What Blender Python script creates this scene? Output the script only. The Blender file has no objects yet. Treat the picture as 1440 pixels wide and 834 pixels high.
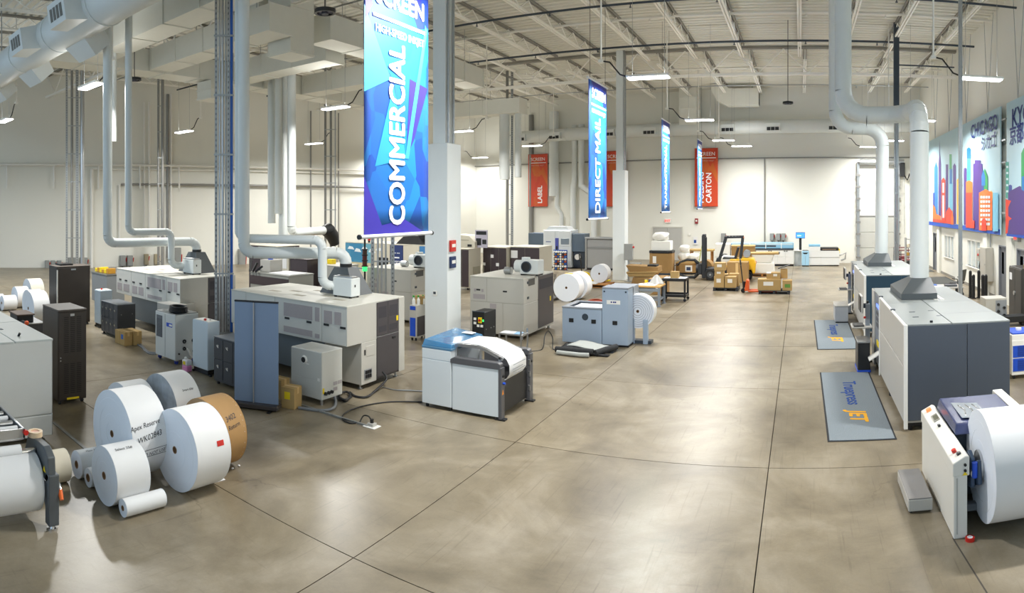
import bpy, bmesh, math, random
from math import sin, cos, tan, pi, atan2, sqrt, radians
from mathutils import Vector, Matrix
random.seed(7)
S = bpy.context.scene
COL = S.collection
# ---------------------------------------------------------------- camera (cylindrical panorama)
FPX, X0, YC, H = 890.0, 1126.0, 290.0, 3.5
cam_d = bpy.data.cameras.new('camera'); cam = bpy.data.objects.new('camera', cam_d); COL.objects.link(cam); S.camera = cam
cam_d.type = 'PANO'; cam_d.panorama_type = 'CENTRAL_CYLINDRICAL'
cam_d.central_cylindrical_range_u_min = -720 / FPX; cam_d.central_cylindrical_range_u_max = 720 / FPX
cam_d.central_cylindrical_range_v_min = -(834 - YC) / FPX; cam_d.central_cylindrical_range_v_max = YC / FPX
cam_d.central_cylindrical_radius = 1.0
cam.location = (0, 0, H); cam.rotation_euler = (pi / 2, 0, (X0 - 720) / FPX)
# ---------------------------------------------------------------- world, exposure
W = bpy.data.worlds.new('World'); S.world = W; W.use_nodes = True
W.node_tree.nodes['Background'].inputs[0].default_value = (0.60, 0.80, 1.0, 1)
W.node_tree.nodes['Background'].inputs[1].default_value = 1.7
S.view_settings.view_transform = 'Standard'; S.view_settings.look = 'None'
S.view_settings.exposure = -0.35; S.view_settings.gamma = 1.0; S.view_settings.use_curve_mapping = False
S.cycles.max_bounces = 8; S.cycles.diffuse_bounces = 5; S.cycles.caustics_reflective = False; S.cycles.caustics_refractive = False
S.cycles.sample_clamp_indirect = 6
LAMP_Z, LAMP_W = 7.0, 620.0
LAMP_X, LAMP_Y = (4.9, -4.1, -15.1, -24.6), (8.0, 16.7, 25.4, 33.4)

# ---------------------------------------------------------------- helpers
def lin(c):
    if isinstance(c, str):
        c = [int(c[i:i + 2], 16) / 255 for i in (1, 3, 5)]
    return [x / 12.92 if x <= .04045 else ((x + .055) / 1.055) ** 2.4 for x in c[:3]]
MATS = {}
def M(key, col=None, rough=.5, metal=0., var=.05, scale=3., bump=0., emit=0., spec=.5, alpha=1., trans=0.):
    """a procedural material: principled shader whose colour and roughness are broken up by noise"""
    if key in MATS: return MATS[key]
    m = bpy.data.materials.new(key); m.use_nodes = True; MATS[key] = m
    nt = m.node_tree; N = nt.nodes; L = nt.links; b = N['Principled BSDF']
    c = lin(col)
    tc = N.new('ShaderNodeTexCoord'); no = N.new('ShaderNodeTexNoise')
    no.inputs['Scale'].default_value = scale; no.inputs['Detail'].default_value = 3
    L.new(tc.outputs['Object'], no.inputs['Vector'])
    mx = N.new('ShaderNodeMix'); mx.data_type = 'RGBA'
    mx.inputs[6].default_value = [max(0, x * (1 - var)) for x in c] + [1]
    mx.inputs[7].default_value = [min(1, x * (1 + var)) for x in c] + [1]
    L.new(no.outputs['Fac'], mx.inputs[0]); L.new(mx.outputs[2], b.inputs['Base Color'])
    b.inputs['Roughness'].default_value = rough; b.inputs['Metallic'].default_value = metal
    b.inputs['Specular IOR Level'].default_value = spec
    if emit:
        L.new(mx.outputs[2], b.inputs['Emission Color']); b.inputs['Emission Strength'].default_value = emit
    if trans: b.inputs['Transmission Weight'].default_value = trans; b.inputs['IOR'].default_value = 1.3
    if alpha < 1: b.inputs['Alpha'].default_value = alpha
    if bump:
        bp = N.new('ShaderNodeBump'); bp.inputs['Strength'].default_value = bump; bp.inputs['Distance'].default_value = .02
        L.new(no.outputs['Fac'], bp.inputs['Height']); L.new(bp.outputs[0], b.inputs['Normal'])
    return m

class MB:
    """collects boxes, bars, tubes and prisms and links them as one mesh object"""
    def __init__(s): s.v = []; s.f = []; s.sm = []
    def add(s, vs, fs, smooth=False):
        o = len(s.v); s.v += [tuple(v) for v in vs]; s.f += [tuple(i + o for i in f) for f in fs]; s.sm += [smooth] * len(fs); return s
    def box(s, x0, x1, y0, y1, z0, z1):
        x0, x1 = min(x0, x1), max(x0, x1); y0, y1 = min(y0, y1), max(y0, y1); z0, z1 = min(z0, z1), max(z0, z1)
        return s.add([(x0, y0, z0), (x1, y0, z0), (x1, y1, z0), (x0, y1, z0), (x0, y0, z1), (x1, y0, z1), (x1, y1, z1), (x0, y1, z1)],
                     [(0, 3, 2, 1), (4, 5, 6, 7), (0, 1, 5, 4), (1, 2, 6, 5), (2, 3, 7, 6), (3, 0, 4, 7)])
    def prism(s, pts, h, axis='z', at=0.):
        """extrudes a polygon: axis z -> pts are (x,y), axis y -> (x,z), axis x -> (y,z); from at to at+h"""
        n = len(pts)
        f = {'z': lambda p, t: (p[0], p[1], t), 'y': lambda p, t: (p[0], t, p[1]), 'x': lambda p, t: (t, p[0], p[1])}[axis]
        return s.add([f(p, at) for p in pts] + [f(p, at + h) for p in pts],
                     [tuple(range(n))[::-1], tuple(range(n, 2 * n))] + [(i, (i + 1) % n, n + (i + 1) % n, n + i) for i in range(n)])
    def frustum(s, a, b):
        """two equal-length loops of 3-D points joined"""
        n = len(a)
        return s.add(list(a) + list(b), [tuple(range(n))[::-1], tuple(range(n, 2 * n))] + [(i, (i + 1) % n, n + (i + 1) % n, n + i) for i in range(n)])
    def cyl(s, p, q, r, n=16, r2=None, caps=True):
        p, q = Vector(p), Vector(q); d = (q - p).normalized(); u = d.orthogonal().normalized(); w = d.cross(u)
        r2 = r if r2 is None else r2
        a = [p + (u * cos(t) + w * sin(t)) * r for t in [2 * pi * i / n for i in range(n)]]
        b = [q + (u * cos(t) + w * sin(t)) * r2 for t in [2 * pi * i / n for i in range(n)]]
        s.add(a + b, [(i, (i + 1) % n, n + (i + 1) % n, n + i) for i in range(n)], True)
        if caps: s.add(a, [tuple(range(n))[::-1]]); s.add(b, [tuple(range(n))])
        return s
    def tube(s, pts, r, n=10, caps=True):
        """a round pipe along a polyline"""
        P = [Vector(p) for p in pts]; rings = []; u = None
        for i, p in enumerate(P):
            d = ((P[i] - P[i - 1]).normalized() if i else Vector()) + ((P[i + 1] - P[i]).normalized() if i < len(P) - 1 else Vector())
            d = d.normalized()
            u = d.orthogonal().normalized() if u is None else (u - d * u.dot(d)).normalized()
            w = d.cross(u); rr = r[i] if isinstance(r, (list, tuple)) else r
            rings.append([p + (u * cos(2 * pi * k / n) + w * sin(2 * pi * k / n)) * rr for k in range(n)])
        vs = [v for R in rings for v in R]
        fs = [(j * n + k, j * n + (k + 1) % n, (j + 1) * n + (k + 1) % n, (j + 1) * n + k) for j in range(len(P) - 1) for k in range(n)]
        s.add(vs, fs, True)
        if caps: s.add(rings[0], [tuple(range(n))[::-1]]); s.add(rings[-1], [tuple(range(n))])
        return s
    def bar(s, p, q, w, h=None):
        """a square bar from p to q"""
        h = h or w; p, q = Vector(p), Vector(q); d = (q - p).normalized()
        u = d.cross(Vector((0, 0, 1))); u = Vector((1, 0, 0)) if u.length < 1e-4 else u.normalized(); t = u.cross(d).normalized()
        k = [u * a * w / 2 + t * b * h / 2 for a, b in ((-1, -1), (1, -1), (1, 1), (-1, 1))]
        return s.frustum([p + e for e in k], [q + e for e in k])
    def lathe(s, prof, n=32, axis='y', o=(0, 0, 0)):
        """profile of (radius, position along axis) turned about the axis; every profile step keeps its own edge"""
        o = Vector(o)
        def pt(r, t, a):
            c, q = cos(a) * r, sin(a) * r
            return o + Vector({'y': (c, t, q), 'x': (t, c, q), 'z': (c, q, t)}[axis])
        for (r0, t0), (r1, t1) in zip(prof, prof[1:]):
            A = [pt(r0, t0, 2 * pi * i / n) for i in range(n)]; B = [pt(r1, t1, 2 * pi * i / n) for i in range(n)]
            s.add(A + B, [(i, (i + 1) % n, n + (i + 1) % n, n + i) for i in range(n)], abs(r0 - r1) < 1e-6 or abs(t0 - t1) > 1e-4)
        return s
    def sphere(s, c, r, n=12, m=8, sq=(1, 1, 1)):
        vs = [(c[0] + r * sq[0] * sin(pi * j / m) * cos(2 * pi * i / n), c[1] + r * sq[1] * sin(pi * j / m) * sin(2 * pi * i / n), c[2] + r * sq[2] * cos(pi * j / m)) for j in range(m + 1) for i in range(n)]
        return s.add(vs, [(j * n + i, (j + 1) * n + i, (j + 1) * n + (i + 1) % n, j * n + (i + 1) % n) for j in range(m) for i in range(n)], True)
    def grid(s, fn, nu, nv, smooth=True):
        return s.add([fn(i / nu, j / nv) for j in range(nv + 1) for i in range(nu + 1)],
                     [(j * (nu + 1) + i, j * (nu + 1) + i + 1, (j + 1) * (nu + 1) + i + 1, (j + 1) * (nu + 1) + i) for j in range(nv) for i in range(nu)], smooth)
    def build(s, name, mat, parent=None, bevel=0., seg=1, thick=0.):
        me = bpy.data.meshes.new(name); me.from_pydata(s.v, [], s.f)
        me.polygons.foreach_set('use_smooth', s.sm)
        if not thick:
            bm = bmesh.new(); bm.from_mesh(me); bmesh.ops.recalc_face_normals(bm, faces=bm.faces); bm.to_mesh(me); bm.free()
        if mat: me.materials.append(mat)
        o = bpy.data.objects.new(name, me); COL.objects.link(o)
        if parent: o.parent = parent
        if bevel:
            m = o.modifiers.new('bevel', 'BEVEL'); m.width = bevel; m.segments = seg; m.limit_method = 'ANGLE'; m.angle_limit = radians(40)
        if thick:
            m = o.modifiers.new('solid', 'SOLIDIFY'); m.thickness = thick; m.offset = 0
        return o
def tag(o, label, cat, group=None, kind=None):
    o['label'] = label; o['category'] = cat
    if group: o['group'] = group
    if kind: o['kind'] = kind
    return o
def thing(name, label, cat, loc=(0, 0, 0), rz=0., group=None):
    o = bpy.data.objects.new(name, None); COL.objects.link(o); o.location = loc; o.rotation_euler = (0, 0, rz)
    return tag(o, label, cat, group)
def struct(o, label=None):
    o['kind'] = 'structure'
    if label: o['label'] = label
    return o
KIDS = {}
def dup(root, loc=None, rz=None, label=None):
    """a copy of a thing, its parts and their sub-parts"""
    c = root.copy(); COL.objects.link(c)
    if loc is not None: c.location = loc
    if rz is not None: c.rotation_euler = (0, 0, rz)
    if label: c['label'] = label
    for ch in list(root.children):
        k = ch.copy(); COL.objects.link(k); k.parent = c
        for g in list(ch.children):
            d = g.copy(); COL.objects.link(d); d.parent = k
    return c
def text(name, body, size, mat, parent, loc, rot, xs=1., align='CENTER', ext=.002, bold=0., shear=0., bend=None, fit=None):
    """lettering as a flat mesh; bend(x, y) -> point puts it on a curved surface instead"""
    c = bpy.data.curves.new(name, 'FONT'); c.body = body; c.size = size; c.align_x = align; c.align_y = 'CENTER'; c.extrude = ext; c.shear = shear
    c.resolution_u = 3; tmp = bpy.data.objects.new(name, c); COL.objects.link(tmp); bpy.context.view_layer.update()
    me = bpy.data.meshes.new_from_object(tmp.evaluated_get(bpy.context.evaluated_depsgraph_get()))
    bpy.data.objects.remove(tmp); bpy.data.curves.remove(c)
    me.materials.clear(); me.materials.append(mat)
    if bold:                                              # heavier strokes: the outline printed over itself, slightly shifted
        vs = [tuple(v.co) for v in me.vertices]; fs = [tuple(p.vertices) for p in me.polygons]; V, Fc = [], []
        for dx, dy, dz in ((bold, 0, 0), (-bold, 0, 1e-4), (0, bold, 2e-4), (0, -bold, 3e-4)):
            k = len(V); V += [(x + dx, y + dy, z + dz) for x, y, z in vs]; Fc += [tuple(i + k for i in f) for f in fs]
        bpy.data.meshes.remove(me); me = bpy.data.meshes.new(name); me.from_pydata(V, [], Fc); me.materials.append(mat)
    if fit:
        wd = max(v.co.x for v in me.vertices) - min(v.co.x for v in me.vertices); xs = fit / wd
    if bend:
        for v in me.vertices: v.co = bend(v.co.x * xs, v.co.y)
    o = bpy.data.objects.new(name, me); COL.objects.link(o); o.parent = parent; o['kind'] = 'stuff'
    if not bend: o.location = loc; o.rotation_euler = rot; o.scale = (xs, 1, 1)
    return o
def az(px): return (px - X0) / FPX
def G(px, py, z=0.):
    """the point of height z seen at a pixel of the photograph"""
    r = (H - z) * FPX / (py - YC); return Vector((r * sin(az(px)), r * cos(az(px)), z))
def ZY(px, py, X=None, Y=None):
    """height of a pixel on the plane X or Y = const"""
    a = az(px); r = Y / cos(a) if Y is not None else X / sin(a)
    return H + (YC - py) * r / FPX
def XonY(px, Y): return Y * tan(az(px))
def YonX(px, X): return X / tan(az(px))
FX, FY, FZ = (pi / 2, 0, 0), (pi / 2, 0, pi / 2), (0, 0, 0)   # text facing -Y, facing +X, lying flat

def nearbox(xn, yn, xl, xr, yt):
    """left of the aisle: near corner (px xn, floor py yn), left end of the face towards the camera, far end of the face towards the aisle, top py"""
    p = G(xn, yn); return p.x, p.y, XonY(xl, p.y), YonX(xr, p.x), ZY(xn, yt, Y=p.y)
# ---------------------------------------------------------------- materials of the building
WHITE = M('white_paint', '#e9e7e0', .45, var=.03); PIPEWHITE = M('painted_duct', '#d6dad8', .42, var=.03)
GALV = M('galvanised_steel', '#a9acad', .38, .75, var=.18, scale=14); DARKSTEEL = M('dark_steel', '#3d4650', .45, .3)
BLACK = M('black_plastic', '#17181a', .45); RUBBER = M('black_rubber', '#1c1c1c', .8); STEEL = M('brushed_steel', '#b9babb', .3, .9, var=.1)
CHROME = M('chrome', '#dddddd', .12, 1.); CHAR = M('charcoal_panel', '#3b3a3c', .45); DARKBROWN = M('dark_brown_panel', '#3a332e', .5)
def concrete():
    m = bpy.data.materials.new('polished_concrete'); m.use_nodes = True; nt = m.node_tree; N = nt.nodes; L = nt.links; b = N['Principled BSDF']
    tc = N.new('ShaderNodeTexCoord'); geo = N.new('ShaderNodeNewGeometry'); oi = N.new('ShaderNodeObjectInfo')
    def noise(scale, detail, rough, dist=0., sc=None):
        n = N.new('ShaderNodeTexNoise'); n.inputs['Scale'].default_value = scale; n.inputs['Detail'].default_value = detail
        n.inputs['Roughness'].default_value = rough; n.inputs['Distortion'].default_value = dist
        if sc:
            mp = N.new('ShaderNodeMapping'); mp.inputs['Scale'].default_value = sc[0]; mp.inputs['Rotation'].default_value = (0, 0, sc[1])
            L.new(geo.outputs['Position'], mp.inputs[0]); L.new(mp.outputs[0], n.inputs['Vector'])
        else: L.new(geo.outputs['Position'], n.inputs['Vector'])
        return n
    def ramp(src, stops):
        r = N.new('ShaderNodeValToRGB'); e = r.color_ramp.elements
        while len(e) > 1: e.remove(e[-1])
        for i, (p, c) in enumerate(stops):
            k = e[0] if i == 0 else e.new(p); k.position = p; k.color = tuple(c) + (1,)
        L.new(src, r.inputs[0]); return r
    def mix(kind, fac, a, c):
        x = N.new('ShaderNodeMix'); x.data_type = 'RGBA'; x.blend_type = kind
        if isinstance(fac, (int, float)): x.inputs[0].default_value = fac
        else: L.new(fac, x.inputs[0])
        L.new(a, x.inputs[6])
        if hasattr(c, 'is_linked'): L.new(c, x.inputs[7])
        else: x.inputs[7].default_value = tuple(c) + (1,)
        return x.outputs[2]
    big = noise(.55, 6, .62, .6); base = ramp(big.outputs['Fac'], [(.3, lin('#675d4c')), (.5, lin('#857a66')), (.72, lin('#a39988'))])
    mid = noise(3.2, 5, .6, .4); c1 = mix('OVERLAY', .38, base.outputs[0], ramp(mid.outputs['Fac'], [(.3, (.36, .35, .33)), (.7, (.6, .59, .57))]).outputs[0])
    fine = noise(38, 4, .7); c2 = mix('OVERLAY', .22, c1, ramp(fine.outputs['Fac'], [(.3, (.38,) * 3), (.7, (.62,) * 3)]).outputs[0])
    for sc, rot, amt in (((14, .55, 1), .45, .5), ((11, .4, 1), -.5, .38), ((1.1, 9, 1), .15, .3)):   # tyre and drag scratches
        s = noise(1.6, 3, .55, .35, (sc, rot)); c2 = mix('MULTIPLY', ramp(s.outputs['Fac'], [(.62, (0, 0, 0)), (.72, (amt,) * 3)]).outputs[0], c2, (.62, .6, .57))
    v = N.new('ShaderNodeTexVoronoi'); v.feature = 'DISTANCE_TO_EDGE'; v.inputs['Scale'].default_value = .42
    dn = noise(1.3, 4, .6); va = N.new('ShaderNodeVectorMath'); va.operation = 'ADD'; L.new(geo.outputs['Position'], va.inputs[0]); L.new(dn.outputs['Color'], va.inputs[1]); L.new(va.outputs[0], v.inputs['Vector'])
    cr = ramp(v.outputs['Distance'], [(.0, (.55,) * 3), (.006, (0, 0, 0))]); pm = noise(.35, 2, .5)
    gate = ramp(pm.outputs['Fac'], [(.5, (0, 0, 0)), (.62, (1, 1, 1))])
    mm = N.new('ShaderNodeMath'); mm.operation = 'MULTIPLY'; L.new(cr.outputs[0], mm.inputs[0]); L.new(gate.outputs[0], mm.inputs[1])
    c2 = mix('MULTIPLY', mm.outputs[0], c2, (.42, .38, .34))                                           # hairline cracks
    hs = N.new('ShaderNodeHueSaturation'); mr = N.new('ShaderNodeMapRange'); mr.inputs['To Min'].default_value = .93; mr.inputs['To Max'].default_value = 1.05
    L.new(oi.outputs['Random'], mr.inputs['Value']); L.new(mr.outputs[0], hs.inputs['Value']); L.new(c2, hs.inputs['Color']); L.new(hs.outputs[0], b.inputs['Base Color'])
    rr = N.new('ShaderNodeMapRange'); rr.inputs['To Min'].default_value = .25; rr.inputs['To Max'].default_value = .4
    L.new(big.outputs['Fac'], rr.inputs['Value']); L.new(rr.outputs[0], b.inputs['Roughness']); b.inputs['Specular IOR Level'].default_value = .5
    bp = N.new('ShaderNodeBump'); bp.inputs['Strength'].default_value = .06; bp.inputs['Distance'].default_value = .01; L.new(fine.outputs['Fac'], bp.inputs['Height']); L.new(bp.outputs[0], b.inputs['Normal'])
    return m
CONC = concrete(); JOINT = M('joint_filler', '#4a453e', .8)
WALLP = M('wall_paint', '#e5e4db', .75, var=.02, scale=.4); DECKP = M('deck_paint', '#dcdad0', .7, var=.03, scale=1.)
JOISTP = M('joist_paint', '#f3f1ea', .6, var=.03); CHORDSHADE = M('top_chord_gap_shade', '#8d8a82', .6)  # top chords greyed: shade of the deck flute gaps put into the colour
# ---------------------------------------------------------------- room shell: floor slabs on a 12 ft grid of sawn joints
RW = 7.3                                                    # inner face of the right wall
bn, bD = .105, 39.0                                         # back wall: azimuth of its normal, distance
ln_, lD = -1.232, 36.0                                      # left wall
def bwall(px, off=0.):
    """floor point on the back wall (off metres in front of it) in the direction of a pixel"""
    a = az(px); r = (bD - off) / cos(a - bn); return Vector((r * sin(a), r * cos(a), 0))
def lwall(px, off=0.):
    a = az(px); r = (lD - off) / cos(a - ln_); return Vector((r * sin(a), r * cos(a), 0))
def zat(p, py): return H + (YC - py) * sqrt(p[0] ** 2 + p[1] ** 2) / FPX
floor = struct(MB().box(-46, 9.5, -8, 43, -.3, -.03).build('floor', JOINT), 'dark joint filler under the concrete floor slabs')
jx, jy, st, gp = -.43, 4.79, 3.66, .012
for i in range(-13, 3):
    for j in range(-4, 11):
        x0, y0 = jx + i * st, jy + j * st
        if x0 < -45 or x0 > 8: continue
        if x0 < -10 and y0 + st < 1: continue
        MB().box(x0 + gp / 2, min(9.4, x0 + st) - gp / 2, y0 + gp / 2, y0 + st - gp / 2, -.06, 0).build('concrete_slab', CONC, floor)
cx = [(sin(bn) * bD - cos(bn) * t, cos(bn) * bD + sin(bn) * t) for t in (-6, 60)]
# corner of the two skewed walls
def isect():
    A = Matrix(((sin(bn), cos(bn)), (sin(ln_), cos(ln_)))); return A.inverted() @ Vector((bD, lD))
CB = isect(); CR = Vector((RW, (bD - RW * sin(bn)) / cos(bn)))
ld = Vector((cos(ln_), -sin(ln_))); LF = CB - ld * 46       # far end of the left wall, outside the frame
ZD = 10.9
def wallslab(name, a, b, z0, z1, nrm, t=.25, mat=WALLP):
    a, b = Vector(a), Vector(b); o = Vector(nrm) * t
    return struct(MB().prism([tuple(a), tuple(b), tuple(b + o), tuple(a + o)], z1 - z0, 'z', z0).build(name, mat))
nb = Vector((sin(bn), cos(bn))); nl = Vector((sin(ln_), cos(ln_)))
wallslab('wall_back', CB - ld * -.0, CR + Vector((cos(bn), -sin(bn))) * .3, 0, ZD + .4, nb)
wallslab('wall_left', LF, CB, 0, ZD + .4, nl)
# right wall with door and window openings is assembled from piers, sills and lintels in one mesh
OPEN = []          # (y0, y1, z0, z1) filled below
def right_wall():
    ys = sorted({-8., CR.y + .3, *[v for o in OPEN for v in o[:2]]}); m = MB()
    for a, b in zip(ys, ys[1:]):
        o = [q for q in OPEN if q[0] <= (a + b) / 2 <= q[1]]
        if not o: m.box(RW, RW + .25, a, b, 0, ZD + .4)
        else:
            if o[0][2] > .01: m.box(RW, RW + .25, a, b, 0, o[0][2])
            m.box(RW, RW + .25, a, b, o[0][3], ZD + .4)
    struct(m.build('wall_right', WALLP))
# ceiling: corrugated roof deck, ribs running across the room
prof = []; y = -8.
while y < 43: prof += [(y, ZD), (y + .14, ZD), (y + .17, ZD + .06), (y + .31, ZD + .06)]; y += .34
m = MB(); n = len(prof)
m.add([(-47, a, b) for a, b in prof] + [(RW + .3, a, b) for a, b in prof], [(i, i + 1, n + i + 1, n + i) for i in range(n - 1)])
struct(m.build('ceiling', DECKP, thick=.01)); struct(MB().box(-47, RW + .3, -8, 43, ZD + .1, ZD + .3).build('ceiling_top', DECKP))
# open-web roof joists running away from the camera, girders across
JZ0, JZ1 = 10.3, ZD
def truss(name, p, q, z0, z1, step, w, label=None):
    p, q = Vector(p), Vector(q); r = bpy.data.objects.new(name, None); COL.objects.link(r); r['kind'] = 'structure'
    if label: r['label'] = label
    d = (q - p); L = d.length; u = d / L; s = Vector((-u.y, u.x)) * w * .7
    for nm, z in (('bottom_chord', z0), ('top_chord', z1 - w)):
        m = MB()
        for k in (-1, 1): m.bar((*(p + s * k), z + w / 2), (*(q + s * k), z + w / 2), w * .8, w)
        m.build(nm, JOISTP if nm == 'bottom_chord' else CHORDSHADE, r)
    m = MB(); k = 0; nst = int(L / step)
    for k in range(nst):
        a = p + u * (k * step); b = p + u * ((k + .5) * step); c = p + u * ((k + 1) * step)
        m.bar((*a, z1 - w), (*b, z0 + w), w * .45); m.bar((*b, z0 + w), (*c, z1 - w), w * .45)
    o = m.build('web', JOISTP, r); return r
GY = (13.2, 29.2)
for x in (6.0, 3.85, 1.95, -.05, -2.65, -4.8, -7.05, -9.4, -11.7, -14., -16.3, -18.6, -20.9, -23.2, -25.5, -27.8, -30.1):
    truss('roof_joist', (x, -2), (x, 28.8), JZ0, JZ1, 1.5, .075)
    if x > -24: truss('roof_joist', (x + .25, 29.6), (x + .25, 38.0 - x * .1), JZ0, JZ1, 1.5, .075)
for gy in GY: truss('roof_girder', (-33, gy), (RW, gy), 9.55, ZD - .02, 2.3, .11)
# bridging rods and sprinkler pipes under the deck
for k, (yy, zz, rr, mt) in enumerate(((5, 10.5, .025, GALV), (9.6, 10.55, .045, WHITE), (15.8, 10.2, .03, GALV), (18.6, 10.55, .05, WHITE), (20.3, 10.25, .04, DARKSTEEL), (23, 10.55, .05, WHITE), (25.6, 10.2, .045, DARKSTEEL), (31.8, 10.5, .05, WHITE), (35.2, 10.25, .03, GALV))):
    o = MB().cyl((-(36 - .332 * yy) / .943 + .4, yy, zz), (RW - .1, yy, zz), rr, 8); n = 0
    for i in range(10): o.cyl((-23 + i * 2.9, yy, zz - .12), (-23 + i * 2.9, yy, zz), .02, 6); o.cyl((-23 + i * 2.9, yy, zz - .14), (-23 + i * 2.9, yy, zz - .12), .045, 6)
    tag(o.build('sprinkler_pipe' if mt is WHITE else 'conduit_run', mt), ['thin grey conduit crossing under roof deck nearest the camera', 'white sprinkler pipe crossing under the roof deck, first from camera', 'slim grey conduit crossing below joists just past the big white pillar', 'white sprinkler pipe crossing under the deck, second from camera', 'dark conduit crossing under the joists, before the far dark one', 'white sprinkler pipe crossing under the deck, third from camera', 'dark conduit crossing under the joists above the ceiling register ducts', 'white sprinkler pipe under deck beyond the far roof girder', 'thin grey conduit high under the deck close to the back wall'][k], 'pipe')
# ---------------------------------------------------------------- high-bay lamps on a grid: housing, lit diffuser, drop conduit, cord
LED = M('lit_led_diffuser', '#ffffff', .5, var=0., emit=14.)
def high_bay(loc, label, side, power=1.):
    t = thing('high_bay_lamp', label, 'ceiling lamp', loc, 0, 'high bay lamps')
    MB().box(-.6, .6, -.17, .17, 0, .07).build('housing', WHITE, t, .02)
    MB().box(-.57, .57, -.15, .15, -.03, -.002).build('diffuser', LED, t, .01)
    w = MB()
    for k in (-1, 1): w.cyl((k * .45, 0, .07), (k * .45, 0, ZD + .05 - loc[2]), .006, 5)
    w.build('hanging_wire', GALV, t)['kind'] = 'stuff'
    MB().cyl((side * 1.35, 0, .55), (side * 1.35, 0, ZD + .05 - loc[2]), .025, 8).build('drop_conduit', WHITE, t)
    MB().box(side * 1.28, side * 1.42, -.05, .05, .48, .56).build('junction_box', WHITE, t)
    MB().tube([(side * 1.3, 0, .52), (side * 1.1, 0, .48), (side * .95, 0, .3), (side * .8, 0, .12), (side * .6, 0, .05)], .022, 6).build('cord', BLACK, t)
    ld_ = bpy.data.lights.new('lamp_light', 'AREA'); ld_.shape = 'RECTANGLE'; ld_.size = 1.15; ld_.size_y = .3; ld_.energy = LAMP_W * power; ld_.color = (1, .995, .965); ld_.spread = radians(165)
    lo = bpy.data.objects.new('lamp_light', ld_); COL.objects.link(lo); lo.parent = t; lo.location = (0, 0, -.06)
    lu = bpy.data.lights.new('ceiling_fill', 'AREA'); lu.shape = 'RECTANGLE'; lu.size = 1.0; lu.size_y = .25; lu.energy = LAMP_W * .06; lu.color = (1, .995, .965)  # added upward fill light that brightens the roof deck
    lo = bpy.data.objects.new('ceiling_fill', lu); COL.objects.link(lo); lo.parent = t; lo.location = (0, 0, .1); lo.rotation_euler = (pi, 0, 0)
    return t
NAMEX = ['row by the right wall', 'row over the aisle', 'row over the left machines', 'row by the left wall']
NAMEY = ['first in view', 'level with the big white pillar', 'midway down the hall', 'near the back wall']
for i, x in enumerate(LAMP_X):
    for j, y in enumerate(LAMP_Y):
        high_bay((x - (1.5 if (i, j) == (2, 0) else 0), y, LAMP_Z), 'lit white high bay lamp, %s, %s' % (NAMEX[i], NAMEY[j]), 1 if x < -10 else -1)
for px, py, lb in ((1043, 211, 'lit high bay lamp close to back wall, over the aisle'), (1223, 212, 'lit high bay lamp close to back wall, by the dock door'), (675, 226, 'small lit high bay lamp close to back wall, right of big pillar')):
    r_ = (LAMP_Z - H) * FPX / (YC - py) * .935; high_bay((r_ * sin(az(px)), r_ * cos(az(px)), LAMP_Z), lb, -1, .45)
# ================================================================ right side of the hall
LGREY = M('light_grey_panel', '#b6b3ac', .42, var=.02); TOPG = M('cabinet_top_grey', '#868b8a', .45, var=.03); TRIM = M('white_trim', '#eeece6', .35, var=.02)
SLATE = M('slate_panel', '#4b525d', .42, var=.05, scale=2); TEAL = M('teal_panel', '#1f4157', .38, var=.06); HOODG = M('hood_grey', '#4b5053', .45, var=.04)
NAVY = M('navy_lid', '#3c4468', .25, var=.05); BLUE = M('blue_plastic', '#1d4fc4', .4); RED = M('red_plastic', '#c8281e', .35); YEL = M('yellow_sticker', '#f0d21c', .5)
PAPER = M('white_paper', '#e6e6e6', .6, var=.01); PAPEREND = M('paper_roll_end', '#e4e9f1', .65, var=.04, scale=1.2, bump=.15); CORE = M('cardboard_core', '#8a6a4a', .8)
SCREENB = M('lit_blue_screen', '#3f86ea', .3, emit=1.6); STRIPB = M('lit_blue_strip', '#5a78ff', .3, emit=2.5); ORANGEL = M('lit_orange_button', '#ff6a3c', .3, emit=2.); GREENL = M('lit_green_lamp', '#38e070', .3, emit=2.)
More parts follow.
